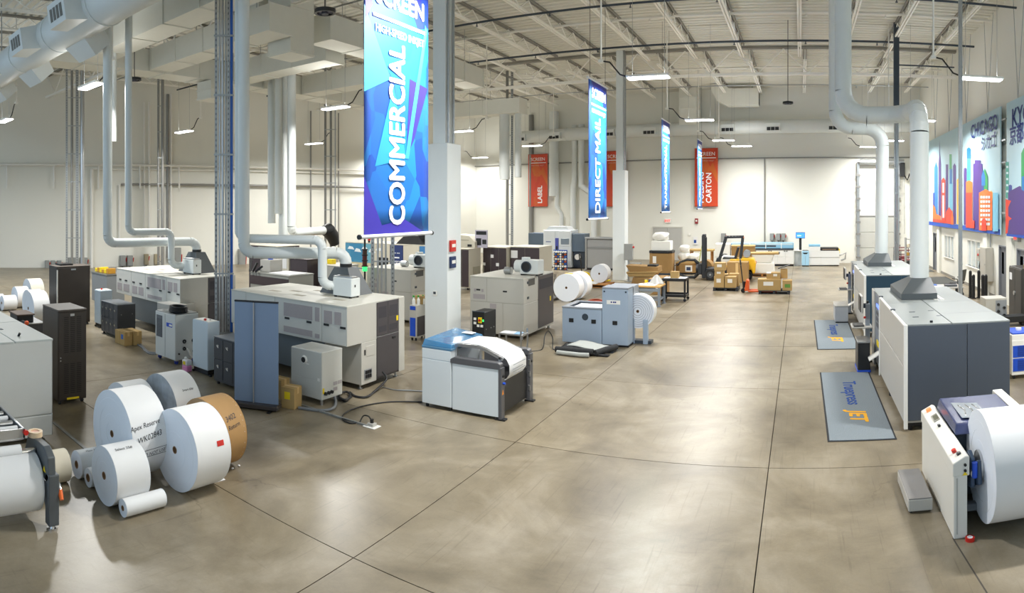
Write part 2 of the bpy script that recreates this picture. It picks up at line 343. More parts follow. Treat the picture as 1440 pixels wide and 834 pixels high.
def printer(label, loc, front, hood_y, L=4.45):
    t = thing('inkjet_press', label, 'printing press', loc, 0, 'large presses by the right wall'); Wd, Z = 1.72, 1.66
    MB().box(.03, Wd - .03, .03, L - .03, .12, Z - .04).build('body', LGREY, t)
    for a, b in ((.05, 1.0), (1.01, Wd)): MB().box(a, b, 0, .03, .16, Z - .02).build('front_panel', front, t, .006)
    MB().box(.02, .05, .0, .03, .85, .93).build('panel_latch', BLACK, t)
    MB().box(-.01, .05, -.012, .04, .03, Z).build('corner_post', TRIM, t, .012, 2)
    for a, b in ((.12, .98), (1.0, Z - .03)): MB().box(0, .03, .05, 3.1, a, b).build('side_panel', LGREY, t, .006)
    MB().box(-.015, .03, .0, 3.12, Z - .035, Z + .005).build('edge_trim', TRIM, t, .01)
    MB().box(-.015, .02, 3.1, 3.14, .05, Z).build('edge_trim', TRIM, t, .008)
    MB().box(.02, .04, 3.16, 4.0, .2, Z - .05).build('control_bay', M('control_bay_grey', '#6d7683', .35), t, .01)
    MB().box(.005, .02, 3.3, 3.75, Z - .3, Z - .24).build('status_strip', STRIPB, t)
    for k in range(3): MB().box(.005, .02, 3.3, 3.75, Z - .46 - k * .13, Z - .38 - k * .13).build('control_module', DARKSTEEL, t, .006)
    MB().box(.005, .02, 3.4, 3.7, .55, .66).build('yellow_label', YEL, t)
    MB().box(-.01, .03, 4.0, L, .05, Z).build('end_panel', LGREY, t, .01)
    tp = ((.0, .75, 0, 2.2), (.76, Wd, 0, .9), (.76, Wd, .91, 2.2), (0, .75, 2.21, L), (.76, Wd, 2.21, L))
    for a, b, c, d in tp: MB().box(a + .004, b, c, d, Z - .03, Z).build('top_panel', TOPG, t, .004)
    for yy in (1.35, 3.0): MB().box(-.02, .06, yy, yy + .1, Z - .01, Z + .02).build('hinge', DARKSTEEL, t, .006)
    for x, yy in ((.24, .62), (.27, 1.12), (.66, .68), (.62, 1.2)): MB().box(x, x + .1, yy, yy + .045, Z, Z + .004).build('top_vent', DARKSTEEL, t)
    for x in (1.0, 1.13): MB().box(x, x + .07, 2.45, 3.3, Z, Z + .006).build('white_strip', TRIM, t)
    MB().cyl((.45, .12, Z), (.45, .12, Z + .03), .025, 8).build('top_knob', BLACK, t)
    x0, x1, y0, y1 = .36, 1.08, hood_y, hood_y + 1.55
    MB().box(x0, x1, y0, y1, Z, Z + .12).build('hood_skirt', HOODG, t, .006)
    cxh, cyh = .86, hood_y + .75
    MB().frustum([(x0, y0, Z + .12), (x1, y0, Z + .12), (x1, y1, Z + .12), (x0, y1, Z + .12)],
                 [(cxh - .2, cyh - .2, Z + .36), (cxh + .2, cyh - .2, Z + .36), (cxh + .2, cyh + .2, Z + .36), (cxh - .2, cyh + .2, Z + .36)]).build('exhaust_hood', HOODG, t)
    for x, yy in ((.1, .1), (Wd - .1, .1), (.1, L - .2), (Wd - .1, L - .2), (.06, 1.9)): MB().cyl((x, yy, 0), (x, yy, .12), .04, 8).build('foot', BLACK, t)
    MB().box(.1, Wd - .1, .06, .5, .06, .14).build('plinth', BLACK, t); MB().frustum([(-.2, 3.2, .32), (.03, 3.2, .46), (.03, 3.5, .46), (-.2, 3.5, .32)], [(-.2, 3.2, .34), (.03, 3.2, .48), (.03, 3.5, .48), (-.2, 3.5, .34)]).build('side_tray', TRIM, t)
    return (loc[0] + cxh, loc[1] + cyh, Z + .36)
pa = printer('pale grey press with slate front and dark hood, nearest one by the right wall', (1.605, 9.69, 0), SLATE, 2.55)
pb = printer('pale grey press with deep teal front, the farther one by the right wall', (1.69, 16.75, 0), TEAL, 2.4)
# exhaust ducts of segmented elbows
def elbow(c, a, b, n=6):
    """points of a quarter turn from direction a to direction b around the corner c (a,b already scaled to the bend radius)"""
    c, a, b = Vector(c), Vector(a), Vector(b); o = c - a + b
    return [o - b * cos(t) + a * sin(t) for t in [pi / 2 * i / n for i in range(n + 1)]]
def duct(label, r, runs, name='exhaust_duct', bend=1.6, mat=None, flange=True, group=None, n=20, cat='duct'):
    """runs: list of corner points; elbows are gored; every straight run and elbow is a part of its own"""
    mat = mat or PIPEWHITE; t = thing(name, label, cat, runs[0], 0, group); o = Vector(runs[0]); P = [Vector(p) - o for p in runs]; B = r * bend
    last = P[0]
    for i in range(1, len(P)):
        u = (P[i] - P[i - 1]).normalized(); end = P[i] - u * B if i < len(P) - 1 else P[i]
        if (end - last).length > .02:
            MB().tube([last, end], r, n).build('duct_run', mat, t)
            L = (end - last).length
            if flange:
                for k in range(1, int(L / 1.6) + 1):
                    q = last + u * (L * k / (int(L / 1.6) + 1)); MB().cyl(q - u * .008, q + u * .008, r + .006, n).build('seam_ring', mat, t)
        if i < len(P) - 1:
            w = (P[i + 1] - P[i]).normalized(); pts = elbow(P[i], u * B, w * B, 5)
            m = MB()
            for a, b in zip(pts, pts[1:]): m.tube([a, b], r * 1.0, n, False)
            e = m.tube(pts, r, n, False).build('elbow', mat, t)
            if flange:
                for q0, q, q1 in zip(pts, pts[1:], pts[2:]):
                    d = (q1 - q0).normalized(); MB().cyl(q - d * .006, q + d * .006, r + .006, n).build('elbow_seam', mat, t)
            last = pts[-1]
    return t
R1 = .2
va = Vector((14.8 * sin(az(1185.5)), 14.8 * cos(az(1185.5)), 0))
duct('white round exhaust duct dropping to the nearer hood by the right wall', R1,
     [(va.x, va.y, ZD - .04), (va.x, va.y, 5.62), (pa[0] + .02, va.y - .3, 5.62), (pa[0], pa[1], 5.62), pa], bend=2.9)
vb = Vector((19.6 * sin(az(1174.5)), 19.6 * cos(az(1174.5)), 0))
duct('white round exhaust duct dropping to the farther hood, behind the nearer duct', R1 * 1.02,
     [(vb.x, vb.y, ZD - .04), (vb.x, vb.y, 5.92), (pb[0], vb.y, 5.92), pb], bend=2.6)
# operator consoles
def console(label, loc, sx=1.):
    t = thing('operator_console', label, 'console', loc, 0, 'operator consoles of the right presses')
    MB().box(-.1, .0, -.08, .08, 0, 1.3).build('pedestal', M('console_post', '#8d949c', .4), t, .01)
    MB().box(-.16, .04, -.16, .16, 0, .04).build('base', BLACK, t, .01)
    MB().box(-.42, .04, -.26, .26, .78, .81).build('shelf', LGREY, t, .008)
    kb = MB().box(-.38, -.14, -.2, .2, .812, .835).build('keyboard', BLACK, t, .006)
    mn = MB().box(-.22, -.17, -.27, .27, 1.12, 1.5).build('monitor', LGREY, t, .01)
    MB().box(-.235, -.22, -.25, .25, 1.14, 1.48).build('screen', BLACK, mn)
    MB().box(-.18, -.08, -.04, .04, 1.2, 1.3).build('bracket', DARKSTEEL, t)
    MB().cyl((-.05, 0, 1.3), (-.05, 0, 1.36), .03, 10).build('beacon_base', BLACK, t); MB().cyl((-.1, -.1, 1.0), (-.15, -.1, 1.0), .025, 10).build('stop_button', RED, t)
    return t
console('console with side-on monitor and keyboard shelf on the nearer press', (1.56, 14.25, 0))
console('console with side-on monitor and keyboard shelf on the farther press', (1.64, 20.6, 0))
t = thing('floor_cabinet', 'small grey cabinet on floor beside farther operator console', 'cabinet', (1.22, 19.3, 0))
MB().box(-.2, .2, -.45, .45, .05, .5).build('body', M('mid_grey', '#a7aaae', .45), t, .01); MB().box(-.21, .21, -.46, .46, .5, .53).build('top', LGREY, t, .006); MB().box(-.18, .18, -.42, .42, 0, .05).build('plinth', BLACK, t)
t = thing('ink_supply_unit', 'black ink unit tucked below nearer console shelf', 'ink unit', (1.36, 13.55, 0))
MB().box(-.16, .1, -.3, .3, .04, .62).build('body', BLACK, t, .01); MB().box(-.17, .11, -.31, .31, .62, .65).build('lid', STEEL, t, .005); MB().box(-.17, .11, -.31, .31, 0, .05).build('base', BLUE, t, .005)
# floor mats with lettering
MATG = M('mat_grey', '#7d868c', .95, var=.2, scale=60, bump=.4); MATB = M('mat_border', '#26282b', .9); INKB = M('print_blue', '#154592', .8); INKY = M('print_amber', '#f2ae1c', .8)
def floor_mat(label, x0, x1, y0, y1):
    t = thing('floor_mat', label, 'mat', ((x0 + x1) / 2, (y0 + y1) / 2, 0), 0, 'logo mats in front of the presses'); w, l = (x1 - x0) / 2, (y1 - y0) / 2
    MB().box(-w, w, -l, l, .001, .008).build('border', MATB, t, .003); MB().box(-w + .03, w - .03, -l + .03, l - .03, .008, .014).build('pile', MATG, t)
    text('lettering', 'Truepress', .36, INKB, t, (.02, .48, .016), (0, 0, -pi / 2), 1.0, bold=.004)
    text('lettering', 'JET', .40, INKY, t, (.02, -.85, .016), (0, 0, -pi / 2), 1.0, bold=.012, shear=.15)
floor_mat('grey logo mat with black border, nearer one', .4, 1.44, 9.38, 13.3)
floor_mat('grey logo mat with black border, farther one beside the farther press', .4, 1.44, 15.42, 19.4)
# unwinder with large white roll, lower right
t = thing('paper_unwinder', 'pale unwinder with slanted control top and navy lid at lower right', 'unwinder', (1.59, 6.45, 0))
CREAM = M('cream_metal', '#dedbd2', .4, var=.02)
MB().prism([(0, 0), (.15, 0), (.15, .66), (0, .66)], 1.75, 'y', 0).build('side_plate', CREAM, t, .012, 2)
MB().prism([(-.012, .66), (.17, .66), (.17, .86), (.13, .875), (-.012, .80)], 1.77, 'y', -.015).build('control_box', CREAM, t, .012, 2)
MB().box(0.03, .045, -.004, 0, .05, .64).build('plate_seam', LGREY, t)
s = .4
def onslant(u, yy, h=.0): return (-.012 + .142 * u, yy, .80 + .075 * u + h)
for nm, u, yy, r, mt in (('start_lamp', .55, 1.6, .035, ORANGEL), ('stop_button', .5, .2, .026, RED)):
    a = onslant(u, yy); MB().cyl(a, (a[0] - .015, a[1], a[2] + .03), r, 14).build(nm, mt, t)
MB().prism([(.05, .83), (.12, .867), (.115, .877), (.045, .84)], .22, 'y', 1.18).build('display_bezel', M('bezel_grey', '#8f8d84', .4), t)
MB().prism([(.06, .843), (.11, .869), (.108, .875), (.058, .849)], .15, 'y', 1.21).build('display', M('lcd_olive', '#595a4a', .3), t)
MB().box(.05, .08, .98, 1.03, .845, .865).build('toggle', BLACK, t); MB().box(.06, .1, .08, .13, .84, .87).build('rocker', BLACK, t)
for z in (.78, .72): MB().cyl((.12, -.03, z), (.12, -.012, z), .016, 8).build('front_button', BLACK, t)
MB().prism([(.09, .67), (.15, .67), (.12, .71)], .004, 'y', -.02).build('warning_sticker', YEL, t)
for x in (.08,): 
    for yy in (.07, 1.68): f = MB().cyl((x, yy, 0), (x, yy, .02), .045, 12); f.cyl((x, yy, .02), (x, yy, .08), .015, 8); f.build('levelling_foot', CHROME, t)
MB().prism([(.2, .84), (.24, .98), (.98, 1.02), (1.62, .99), (1.62, .84)], .83, 'x', .17).build('lid', NAVY, t, .02, 2) if 0 else None
lid = MB().frustum([(.17, .62, .86), (1.0, .62, .86), (1.0, 1.62, .86), (.17, 1.62, .86)], [(.2, .7, .97), (.98, .7, .97), (.98, 1.6, 1.0), (.2, 1.6, 1.0)]).build('lid', NAVY, t, .015, 2)
MB().prism([(.3, .8), (.62, .74), (.62, 1.3), (.3, 1.38)], .006, 'z', .992).build('lid_window', M('smoked_glass', '#9aa0a6', .12, var=.3, scale=6), t)
for k in range(3): MB().tube([(.36 + .09 * k, .85, .999), (.4 + .09 * k, 1.05, 1.002), (.36 + .09 * k, 1.25, 1.0)], .008, 5).build('window_glint_bar', CHROME, t)
MB().box(1.0, 1.14, -.1, 1.85, 0, .98).build('side_plate', CREAM, t, .012, 2)
MB().box(.15, 1.0, .75, 1.7, .1, .82).build('frame_box', DARKSTEEL, t, .01); MB().cyl((.15, .82, .80), (.3, .82, .80), .05, 12).build('guide_roller', CHROME, t)
ARMB = M('arm_blue_grey', '#34475e', .45)
MB().prism([(.05, .5), (.55, .35), (.6, .5), (.2, .85), (.05, .8)], .05, 'x', .2).build('lift_arm', ARMB, t, .01)
MB().prism([(-.02, .55), (.22, .45), (.26, .7), (.02, .8)], .05, 'x', .26).build('lift_arm', ARMB, t, .01)
MB().cyl((.235, .02, .62), (.235, .02, .78), .03, 12).build('air_cylinder', BLUE, t); MB().cyl((.24, .02, .66), (.24, .12, .66), .05, 10).build('hub', STEEL, t)
MB().box(.15, 1.0, .3, .4, .12, .2).build('floor_beam', M('beam_grey', '#6a6e72', .5), t, .01)
def paper_roll(label, loc, R, L, rz=0., core=.045, group=None, mat=None, end=None, axis='y', name='paper_roll', notes=None):
    """a roll lying on its side: wound sheet, two end faces with slightly raised layers, cardboard core"""
    t = thing(name, label, 'paper roll', loc, rz, group); mat = mat or PAPER; end = end or PAPEREND
    n = 56 if R > .2 else 32
    m = MB().lathe([(R - .004, 0), (R, .006), (R, L - .006), (R - .004, L)], n, axis); m.build('wound_paper', mat, t)
    for a, b, d in ((0., .004, -1), (L, L - .004, 1)):
        m = MB(); K = 5
        for k in range(K):
            ra, rb = core + (R - core) * (k / K), core + (R - core) * ((k + 1) / K)
            m.lathe([(ra, a + .0012 * (k % 2) * d), (rb - .002, a + .0012 * (k % 2) * d), (rb, a)], n, axis)
        m.build('end_face', end, t)
    m = MB().lathe([(core, -.004), (core * .78, -.004), (core * .78, L * .9)], 20, axis); m.lathe([(core * .78, L * .2), (.0005, L * .2)], 20, axis); m.lathe([(core, -.004), (core, .02)], 20, axis); m.build('core', CORE, t)
    return t
rr = paper_roll('huge white paper roll held in pale unwinder at lower right', (1.93, 6.62, .68), .58, .8, 0, .05, axis='x')
MB().lathe([(.05, -.06), (.16, -.03), (.16, 0)], 24, 'x').build('chuck', STEEL, rr)
t = thing('step_platform', 'low grey step box beside pale unwinder', 'step', (1.36, 7.5, 0))
MB().box(-.14, .14, -.41, .41, .02, .155).build('body', LGREY, t, .008); MB().box(-.135, .135, -.405, .405, .155, .168).build('tread', M('tread_grey', '#8d8a88', .85, scale=90, var=.1, bump=.3), t)
for a in (-.11, .11):
    for b in (-.36, .36): MB().cyl((a, b, 0), (a, b, .02), .02, 8).build('foot', BLACK, t)
p = G(1364, 760)
t = thing('tape_roll', 'red tape roll on floor by foot of pale unwinder', 'tape', p); MB().lathe([(.03, 0), (.05, 0), (.05, .035), (.03, .035), (.03, 0)], 24, 'z').build('tape', RED, t); MB().lathe([(.028, 0), (.03, .036), (.026, .036), (.026, 0)], 24, 'z').build('liner', PAPER, t); MB().cyl((0, 0, .02), (0, 0, .028), .027, 20).build('label_disc', PAPER, t)
# ---------------------------------------------------------------- right wall: doors, windows, posters
OPEN += [(21.6, 22.5, 0, 2.05), (19.5, 20.5, 0, 2.05), (33.3, 34.3, 0, 2.05), (29.6, 31.6, .95, 2.05), (25.0, 27.1, .9, 2.05)]
right_wall()
DOORG = M('door_grey', '#76797f', .5); BLIND = M('blind_white', '#dcdad2', .6); GLASS = M('window_glass', '#bcc6c8', .08, spec=.6)
for k, (a, b, z0, z1) in enumerate(OPEN[:3]):
    d = bpy.data.objects.new('door_%d' % (k + 1), None); COL.objects.link(d); d.location = (RW, a, 0); struct(d); w = b - a
    MB().box(.05, .09, .05, w - .05, 0, z1 - .05).build('leaf', DOORG, d, .004)
    MB().box(.06, .05, w * .55, w - .16, 1.0, z1 - .25).build('pane', M('door_glass_dark', '#2a2f38', .15), d)
    m = MB(); m.box(-.03, .12, 0, .05, 0, z1); m.box(-.03, .12, w - .05, w, 0, z1); m.box(-.03, .12, .05, w - .05, z1 - .05, z1); m.build('frame', DOORG, d, .004)
    MB().cyl((.05, .14, 1.0), (.0, .14, 1.0), .025, 8).build('handle', CHROME, d)
for k, (a, b, z0, z1) in enumerate(OPEN[3:]):
    d = bpy.data.objects.new('window_%d' % (k + 1), None); COL.objects.link(d); d.location = (RW, a, 0); struct(d); w = b - a
    m = MB(); m.box(-.01, .1, 0, .05, z0, z1); m.box(-.01, .1, w - .05, w, z0, z1); m.box(-.01, .1, 0, w, z1 - .05, z1)
    for q in (1, 2): m.box(-.01, .1, w * q / 3 - .03, w * q / 3 + .03, z0, z1)
    m.build('frame', WHITE, d, .004); MB().box(-.06, .2, -.05, w + .05, z0 - .05, z0).build('sill', WHITE, d, .006)
    for q in range(3): MB().box(.07, .075, w * q / 3 + .03, w * (q + 1) / 3 - .03, z0, z1 - .05).build('pane', GLASS, d)
    for q in range(3):
        m = MB(); zz = z0 + .03
        while zz < z1 - .08: m.frustum([(.11, w * q / 3 + .05, zz), (.15, w * q / 3 + .05, zz + .02), (.15, w * (q + 1) / 3 - .05, zz + .02), (.11, w * (q + 1) / 3 - .05, zz)], [(.11, w * q / 3 + .05, zz + .004), (.15, w * q / 3 + .05, zz + .024), (.15, w * (q + 1) / 3 - .05, zz + .024), (.11, w * (q + 1) / 3 - .05, zz + .004)]); zz += .06
        m.build('blind', BLIND, d)['kind'] = 'stuff'
for k, yy in enumerate((24.0, 28.6, 32.6, 21.05)): struct(MB().box(RW - .12, RW, yy - .28, yy + .28, 0, 2.6 if k < 3 else 2.4).build('trim_%d' % (k + 1), WALLP))
ys = sorted([(o[0] - .01, o[1] + .01) for o in OPEN[:3]]); y = -8; m = MB()
for a, b in ys + [(CR.y, CR.y)]: m.box(RW - .015, RW, y, a, 0, .12); y = b
struct(m.build('baseboard_right', M('base_grey', '#8b8880', .6)))
PX = 7.08
SKY = M('poster_sky', '#b5d3de', .5, var=.08, scale=.8); PB = {k: M('poster_' + k, c, .5, var=.14, scale=1.4) for k, c in dict(purple='#4c2f80', blue='#1e74b8', deepblue='#2a3f94', orange='#e8702a', red='#e23b22', green='#2e9a57', teal='#3f9f8f', lightblue='#7ac0dd', yellow='#f4b632', royal='#1450b8', palesky='#cfe4ea').items()}
def pp(cx, cy):                              # crop coordinates on the poster sheet -> (y, z) on the wall plane
    px, py = 1300 + cx / 3.971, 130 + cy / 3.971
    return YonX(px, PX), ZY(px, py, X=PX)
def poster(label, y0, y1, z0, z1, shapes, words):
    t = thing('wall_poster', label, 'poster', (PX, 0, 0), 0, 'skyline posters on the right wall')
    MB().box(0, .05, y0, y1, z0, z1).build('sheet', SKY, t)
    bl = MB().box(-.004, 0, y0, y1, z0, z0 + .2).build('bottom_band', PB['royal'], t)
    for k, (c, pts) in enumerate(shapes): MB().prism(pts, .0012, 'x', -.0055 - .0007 * k).build('printed_tower', PB[c], t)
    for s, y, z, h, xs in words:
        o = text('lettering', s, h, M('print_navy', '#24357f', .6), t, (-.009 - .0007 * len(shapes), y, z), (pi / 2, 0, -pi / 2), xs, bold=.012)
    w = MB()
    for q in range(4):
        yy = y0 + (y1 - y0) * (q + .5) / 4; w.cyl((.02, yy, z1), (.05, yy - .6, ZD - .1), .012, 5); w.cyl((.02, yy, z1), (.05, yy + .6, ZD - .1), .012, 5)
    w.build('hanging_wire', GALV, t)['kind'] = 'stuff'
    for zz in (z0 + .8, z0 + 2.6, z0 + 3.4, z1 - .5): MB().bar((.06, y0 - .5, zz), (.06, y1, zz), .06).build('rail', GALV, t)
    return t
def tower(c, x0, x1, ytop, ybot, tip=None):
    a = [pp(x0, ybot), pp(x0, ytop)] + ([pp((x0 + x1) / 2, tip)] if tip else []) + [pp(x1, ytop), pp(x1, ybot)]
    return (c, a)
sh = [tower('blue', 55, 75, 420, 700, 385), tower('deepblue', 48, 58, 560, 700), tower('lightblue', 140, 158, 505, 720), tower('green', 140, 153, 345, 430), tower('blue', 141, 155, 428, 510),
      tower('purple', 79, 94, 400, 690, 330), tower('purple', 84, 87, 335, 400, 262), tower('purple', 120, 133, 402, 700), tower('purple', 161, 177, 410, 735, 395), tower('yellow', 182, 198, 490, 735, 480),
      tower('red', 96, 118, 490, 720, 475), tower('palesky', 102, 112, 505, 560), tower('palesky', 102, 112, 575, 700), ('orange', [pp(48, 720), pp(48, 625), pp(60, 640), pp(68, 680), pp(92, 690), pp(92, 722)]),
      ('red', [pp(118, 730), pp(122, 665), pp(140, 640), pp(156, 665), pp(162, 738)]), tower('orange', 150, 164, 700, 738, 655), ('red', [pp(48, 722), pp(48, 705), pp(118, 715), pp(118, 731)]),
      tower('lightblue', 239, 260, 315, 520, 305), tower('blue', 239, 260, 315, 370, 306), tower('teal', 241, 258, 372, 500), tower('purple', 222, 238, 425, 740, 420), tower('orange', 234, 270, 500, 755, 492), tower('red', 234, 268, 560, 755), tower('purple', 274, 326, 398, 765), tower('purple', 283, 316, 378, 400),
      tower('green', 322, 356, 470, 560, 425), tower('blue', 322, 342, 470, 520, 430), tower('deepblue', 322, 335, 520, 600), tower('yellow', 366, 384, 560, 600, 548), tower('orange', 308, 382, 560, 770, 540),
      *[tower('palesky', 316 + 15 * i, 327 + 15 * i, 578 + 25 * j, 592 + 25 * j) for i in range(4) for j in range(7)], tower('red', 325, 352, 715, 772, 700), tower('lightblue', 388, 418, 560, 775), tower('red', 258, 285, 715, 757)]
z0 = 2.46
ya, yb = YonX(1406.5, PX), YonX(1306, PX)
poster('city poster reading CHICAGO with coloured towers on right wall', ya, yb, z0, 7.1, sh, [('CHICAGO', pp(335, 198)[0], pp(335, 198)[1], .78, 1.02), ('シカゴ', pp(362, 282)[0], pp(362, 282)[1], .62, 1.05)])
yc2 = YonX(1415.5, PX)
sh2 = [tower('teal', 455, 472, 388, 590), *[tower('palesky', 458, 469, 410 + 34 * j, 422 + 34 * j) for j in range(5)], tower('deepblue', 472, 490, 520, 600, 515), ('purple', [pp(468, 790), pp(468, 560), pp(490, 545), pp(533, 522), pp(600, 560), pp(600, 800)]), ('green', [pp(542, 540), pp(542, 340), pp(556, 310), pp(600, 300), pp(600, 560)]), ('blue', [pp(545, 545), pp(545, 470), pp(600, 460), pp(600, 570)]),
       ('red', [pp(455, 790), pp(455, 595), pp(466, 600), pp(486, 605), pp(470, 640), pp(470, 690), pp(490, 705), pp(474, 715), pp(466, 785)])]
poster('city poster with purple hills and a green tower, cut by frame edge', yc2 - 9, yc2, z0, 7.1, sh2, [('KYOTO', pp(556, 130)[0] - .35, pp(540, 130)[1], .86, 1.02), ('京都', pp(515, 240)[0], pp(515, 240)[1], .72, 1.)])
# poles
def pole(label, x, y, w, z1, mats=None, name='strut_pole'):
    t = thing(name, label, 'pole', (x, y, 0), 0)
    for k, s_ in enumerate((-1, 1)): MB().box(s_ * w * .5 - w * .2, s_ * w * .5 + w * .2, -w * .35, w * .35, 0, z1).build('channel', GALV if mats is None else mats, t)
    MB().cyl((0, -.02, 0), (0, -.02, z1), w * .28, 8).build('conduit', STEEL, t)
    for z in range(1, int(z1)): MB().box(-w * .75, w * .75, -w * .5, -w * .32, z, z + .05).build('clamp', GALV, t)
    MB().box(-w, w, -w, w, 0, .02).build('base_plate', GALV, t); return t
q = G(1350.5, 484); pole('galvanised strut pole in front of city poster on right wall', q.x, q.y, .07, ZD)
q = G(1260.5, 412); t = pole('galvanised pole with dark top beyond the farther press', q.x, q.y, .13, 7.0)
MB().box(-.11, .11, -.07, .07, 7.0, ZD).build('dark_top', DARKSTEEL, t); MB().bar((0, 0, 9.2), (2.4, 0, 9.2), .05).build('dark_arm', DARKSTEEL, t)
# wall gear by the right wall
def wallbox(name, label, cat, loc, sz, mat, extra=None):
    t = thing(name, label, cat, loc); MB().box(-sz[0], 0, -sz[1] / 2, sz[1] / 2, -sz[2] / 2, sz[2] / 2).build('case', mat, t, .008)
    MB().box(-sz[0] - .012, -sz[0], -sz[1] / 2 + .02, sz[1] / 2 - .02, -sz[2] / 2 + .02, sz[2] / 2 - .02).build('door', mat, t, .005); MB().cyl((-sz[0] - .03, -sz[1] * .3, 0), (-sz[0] - .01, -sz[1] * .3, 0), .025, 8).build('latch', STEEL, t); return t
PANELG = M('panel_beige_grey', '#b3afa5', .5)
t = wallbox('electrical_panel', 'tall grey electrical panel on right wall between window and door', 'panel', (RW - .01, 23.6, 1.25), (.3, .8, 1.3), PANELG); MB().cyl((-.05, -.2, .65), (-.05, -.2, 3.6), .03, 8).build('conduit', GALV, t); MB().cyl((-.06, .2, .65), (-.06, .2, 3.2), .035, 8).build('conduit', WHITE, t)
t = wallbox('disconnect_switch', 'small grey switch box with red knob beside the tall electrical panel', 'switch', (RW, 24.5, 1.55), (.25, .45, .5), PANELG); MB().cyl((-.3, -.1, 0), (-.26, -.1, 0), .05, 10).build('knob', RED, t); MB().tube([(-.12, .1, -.25), (-.15, .15, -.5), (-.12, 0, -.75), (-.1, -.3, -.8)], .03, 6).build('flex_hose', BLACK, t)
t = thing('exit_sign', 'small exit sign on right wall above door beside black cabinet', 'sign', (RW - .1, 20.3, 2.42)); MB().box(-.04, .1, -.2, .2, -.12, .12).build('case', PANELG, t, .01); text('lettering', 'EXIT', .17, M('exit_red_lit', '#ff4238', .4, emit=1.5), t, (-.05, 0, 0), (pi / 2, 0, -pi / 2), .9, bold=.004)
PX2 = [(1364.5, 419, .99), (1369, 420, .86), (1376.5, 419, 1.0), (1382, 424, .93), (1386.5, 421, .88)]
for k, (x, y, z) in enumerate(PX2):
    q = G(x, y); t = thing('stanchion', 'black padded post, %s of the row before right windows' % ['first from the pole', 'second from the pole', 'middle and tallest', 'fourth from the pole', 'last and farthest from pole'][k], 'post', q, 0, 'black posts by the right wall')
    MB().cyl((0, 0, 0), (0, 0, .03), .1, 16).build('base', BLACK, t); MB().cyl((0, 0, .03), (0, 0, z), .06, 12).build('sleeve', RUBBER, t); MB().sphere((0, 0, z), .06, 10, 6).build('cap', BLACK, t)
def office_chair(label, loc, rz):
    t = thing('office_chair', label, 'chair', loc, rz)
    GREYF = M('chair_fabric_grey', '#5f605c', .9, bump=.2, scale=40)
    MB().box(-.24, .24, -.24, .22, .44, .52).build('seat', BLACK, t, .03, 2); MB().prism([(.2, .55), (.25, .55), (.33, 1.02), (.28, 1.02)], .44, 'x', -.22).build('backrest', GREYF, t, .02, 2)
    MB().cyl((0, 0, .08), (0, 0, .44), .03, 10).build('gas_lift', BLACK, t)
    for k in range(5):
        a = k * 2 * pi / 5; l = MB().bar((0, 0, .1), (.28 * cos(a), .28 * sin(a), .07), .04).build('base_arm', BLACK, t); MB().sphere((.29 * cos(a), .29 * sin(a), .03), .03, 8, 6).build('caster', BLACK, l)
    for s_ in (-1, 1): MB().tube([(s_ * .25, .15, .48), (s_ * .29, .12, .66), (s_ * .29, -.1, .68)], .02, 6).build('armrest', BLACK, t)
office_chair('grey office chair behind the strut pole by the right wall', G(1346, 415), -2.2)
t = thing('work_table', 'low table with papers between the near press and right wall', 'table', G(1327, 432)); MB().box(-.6, .6, -.5, .5, .7, .74).build('top', LGREY, t, .006)
for a in (-.55, .55):
    for b in (-.45, .45): MB().box(a - .02, a + .02, b - .02, b + .02, 0, .7).build('leg', DARKSTEEL, t)
for k, (a, b, mt, lb) in enumerate(((-.3, -.1, PAPER, 'white paper sheet on low table by the right wall'), (-.4, .25, M('blue_paper', '#2d63b4', .6), 'blue folder on low table by the right wall'), (.2, -.2, M('dark_tray', '#55585c', .5), 'dark tray on low table by the right wall'))):
    pz = G(1327, 432); t = thing(['paper_sheet', 'folder', 'tray'][k], lb, ['paper', 'folder', 'tray'][k], (pz.x + a, pz.y + b, .742)); MB().box(-.2, .2, -.14, .14, 0, [.004, .02, .07][k]).build(['sheet', 'cover', 'shell'][k], mt, t)
q = G(1400, 458); t = thing('chiller_unit', 'grey boxy unit with hose ports behind near press', 'chiller', q)
MB().box(-.3, .35, 0, .6, .06, .8).build('case', PANELG, t, .01); MB().box(.0, .34, -.01, 0, .1, .74).build('port_panel', M('port_panel_grey', '#8c8f92', .5), t)
for a, z in ((.08, .62), (.08, .42), (.08, .2), (.26, .52), (.26, .3)): MB().cyl((a, -.01, z), (a, -.06, z), .04, 10).build('port', BLACK, t)
for a in (-.25, .3):
    for b in (.06, .54): MB().cyl((a, b, 0), (a, b, .06), .03, 8).build('caster', BLACK, t)
t = thing('steel_cabinet', 'black steel cabinet with round handle against the right wall', 'cabinet', (6.5, 17.85, 0)); CABK = M('cabinet_black', '#33312e', .4)
MB().box(0, .72, 0, 1.15, .04, 1.62).build('body', CABK, t, .008)
for a, b in ((.01, .57), (.585, 1.14)): MB().box(-.015, 0, a, b, .08, 1.58).build('door', CABK, t, .006)
MB().cyl((-.015, .62, .82), (-.04, .62, .82), .07, 14).build('handle', STEEL, t); MB().box(-.018, -.015, .85, 1.08, 1.2, 1.42).build('notice', PAPER, t); MB().box(.02, .7, .02, 1.13, 0, .04).build('plinth', BLACK, t)
t = thing('warning_beacon', 'red and yellow beacon standing on the black steel cabinet', 'beacon', (6.72, 18.0, 1.62)); MB().cyl((0, 0, 0), (0, 0, .1), .09, 12).build('base', YEL, t); MB().cyl((0, 0, .1), (0, 0, .26), .07, 12).build('lens', RED, t)
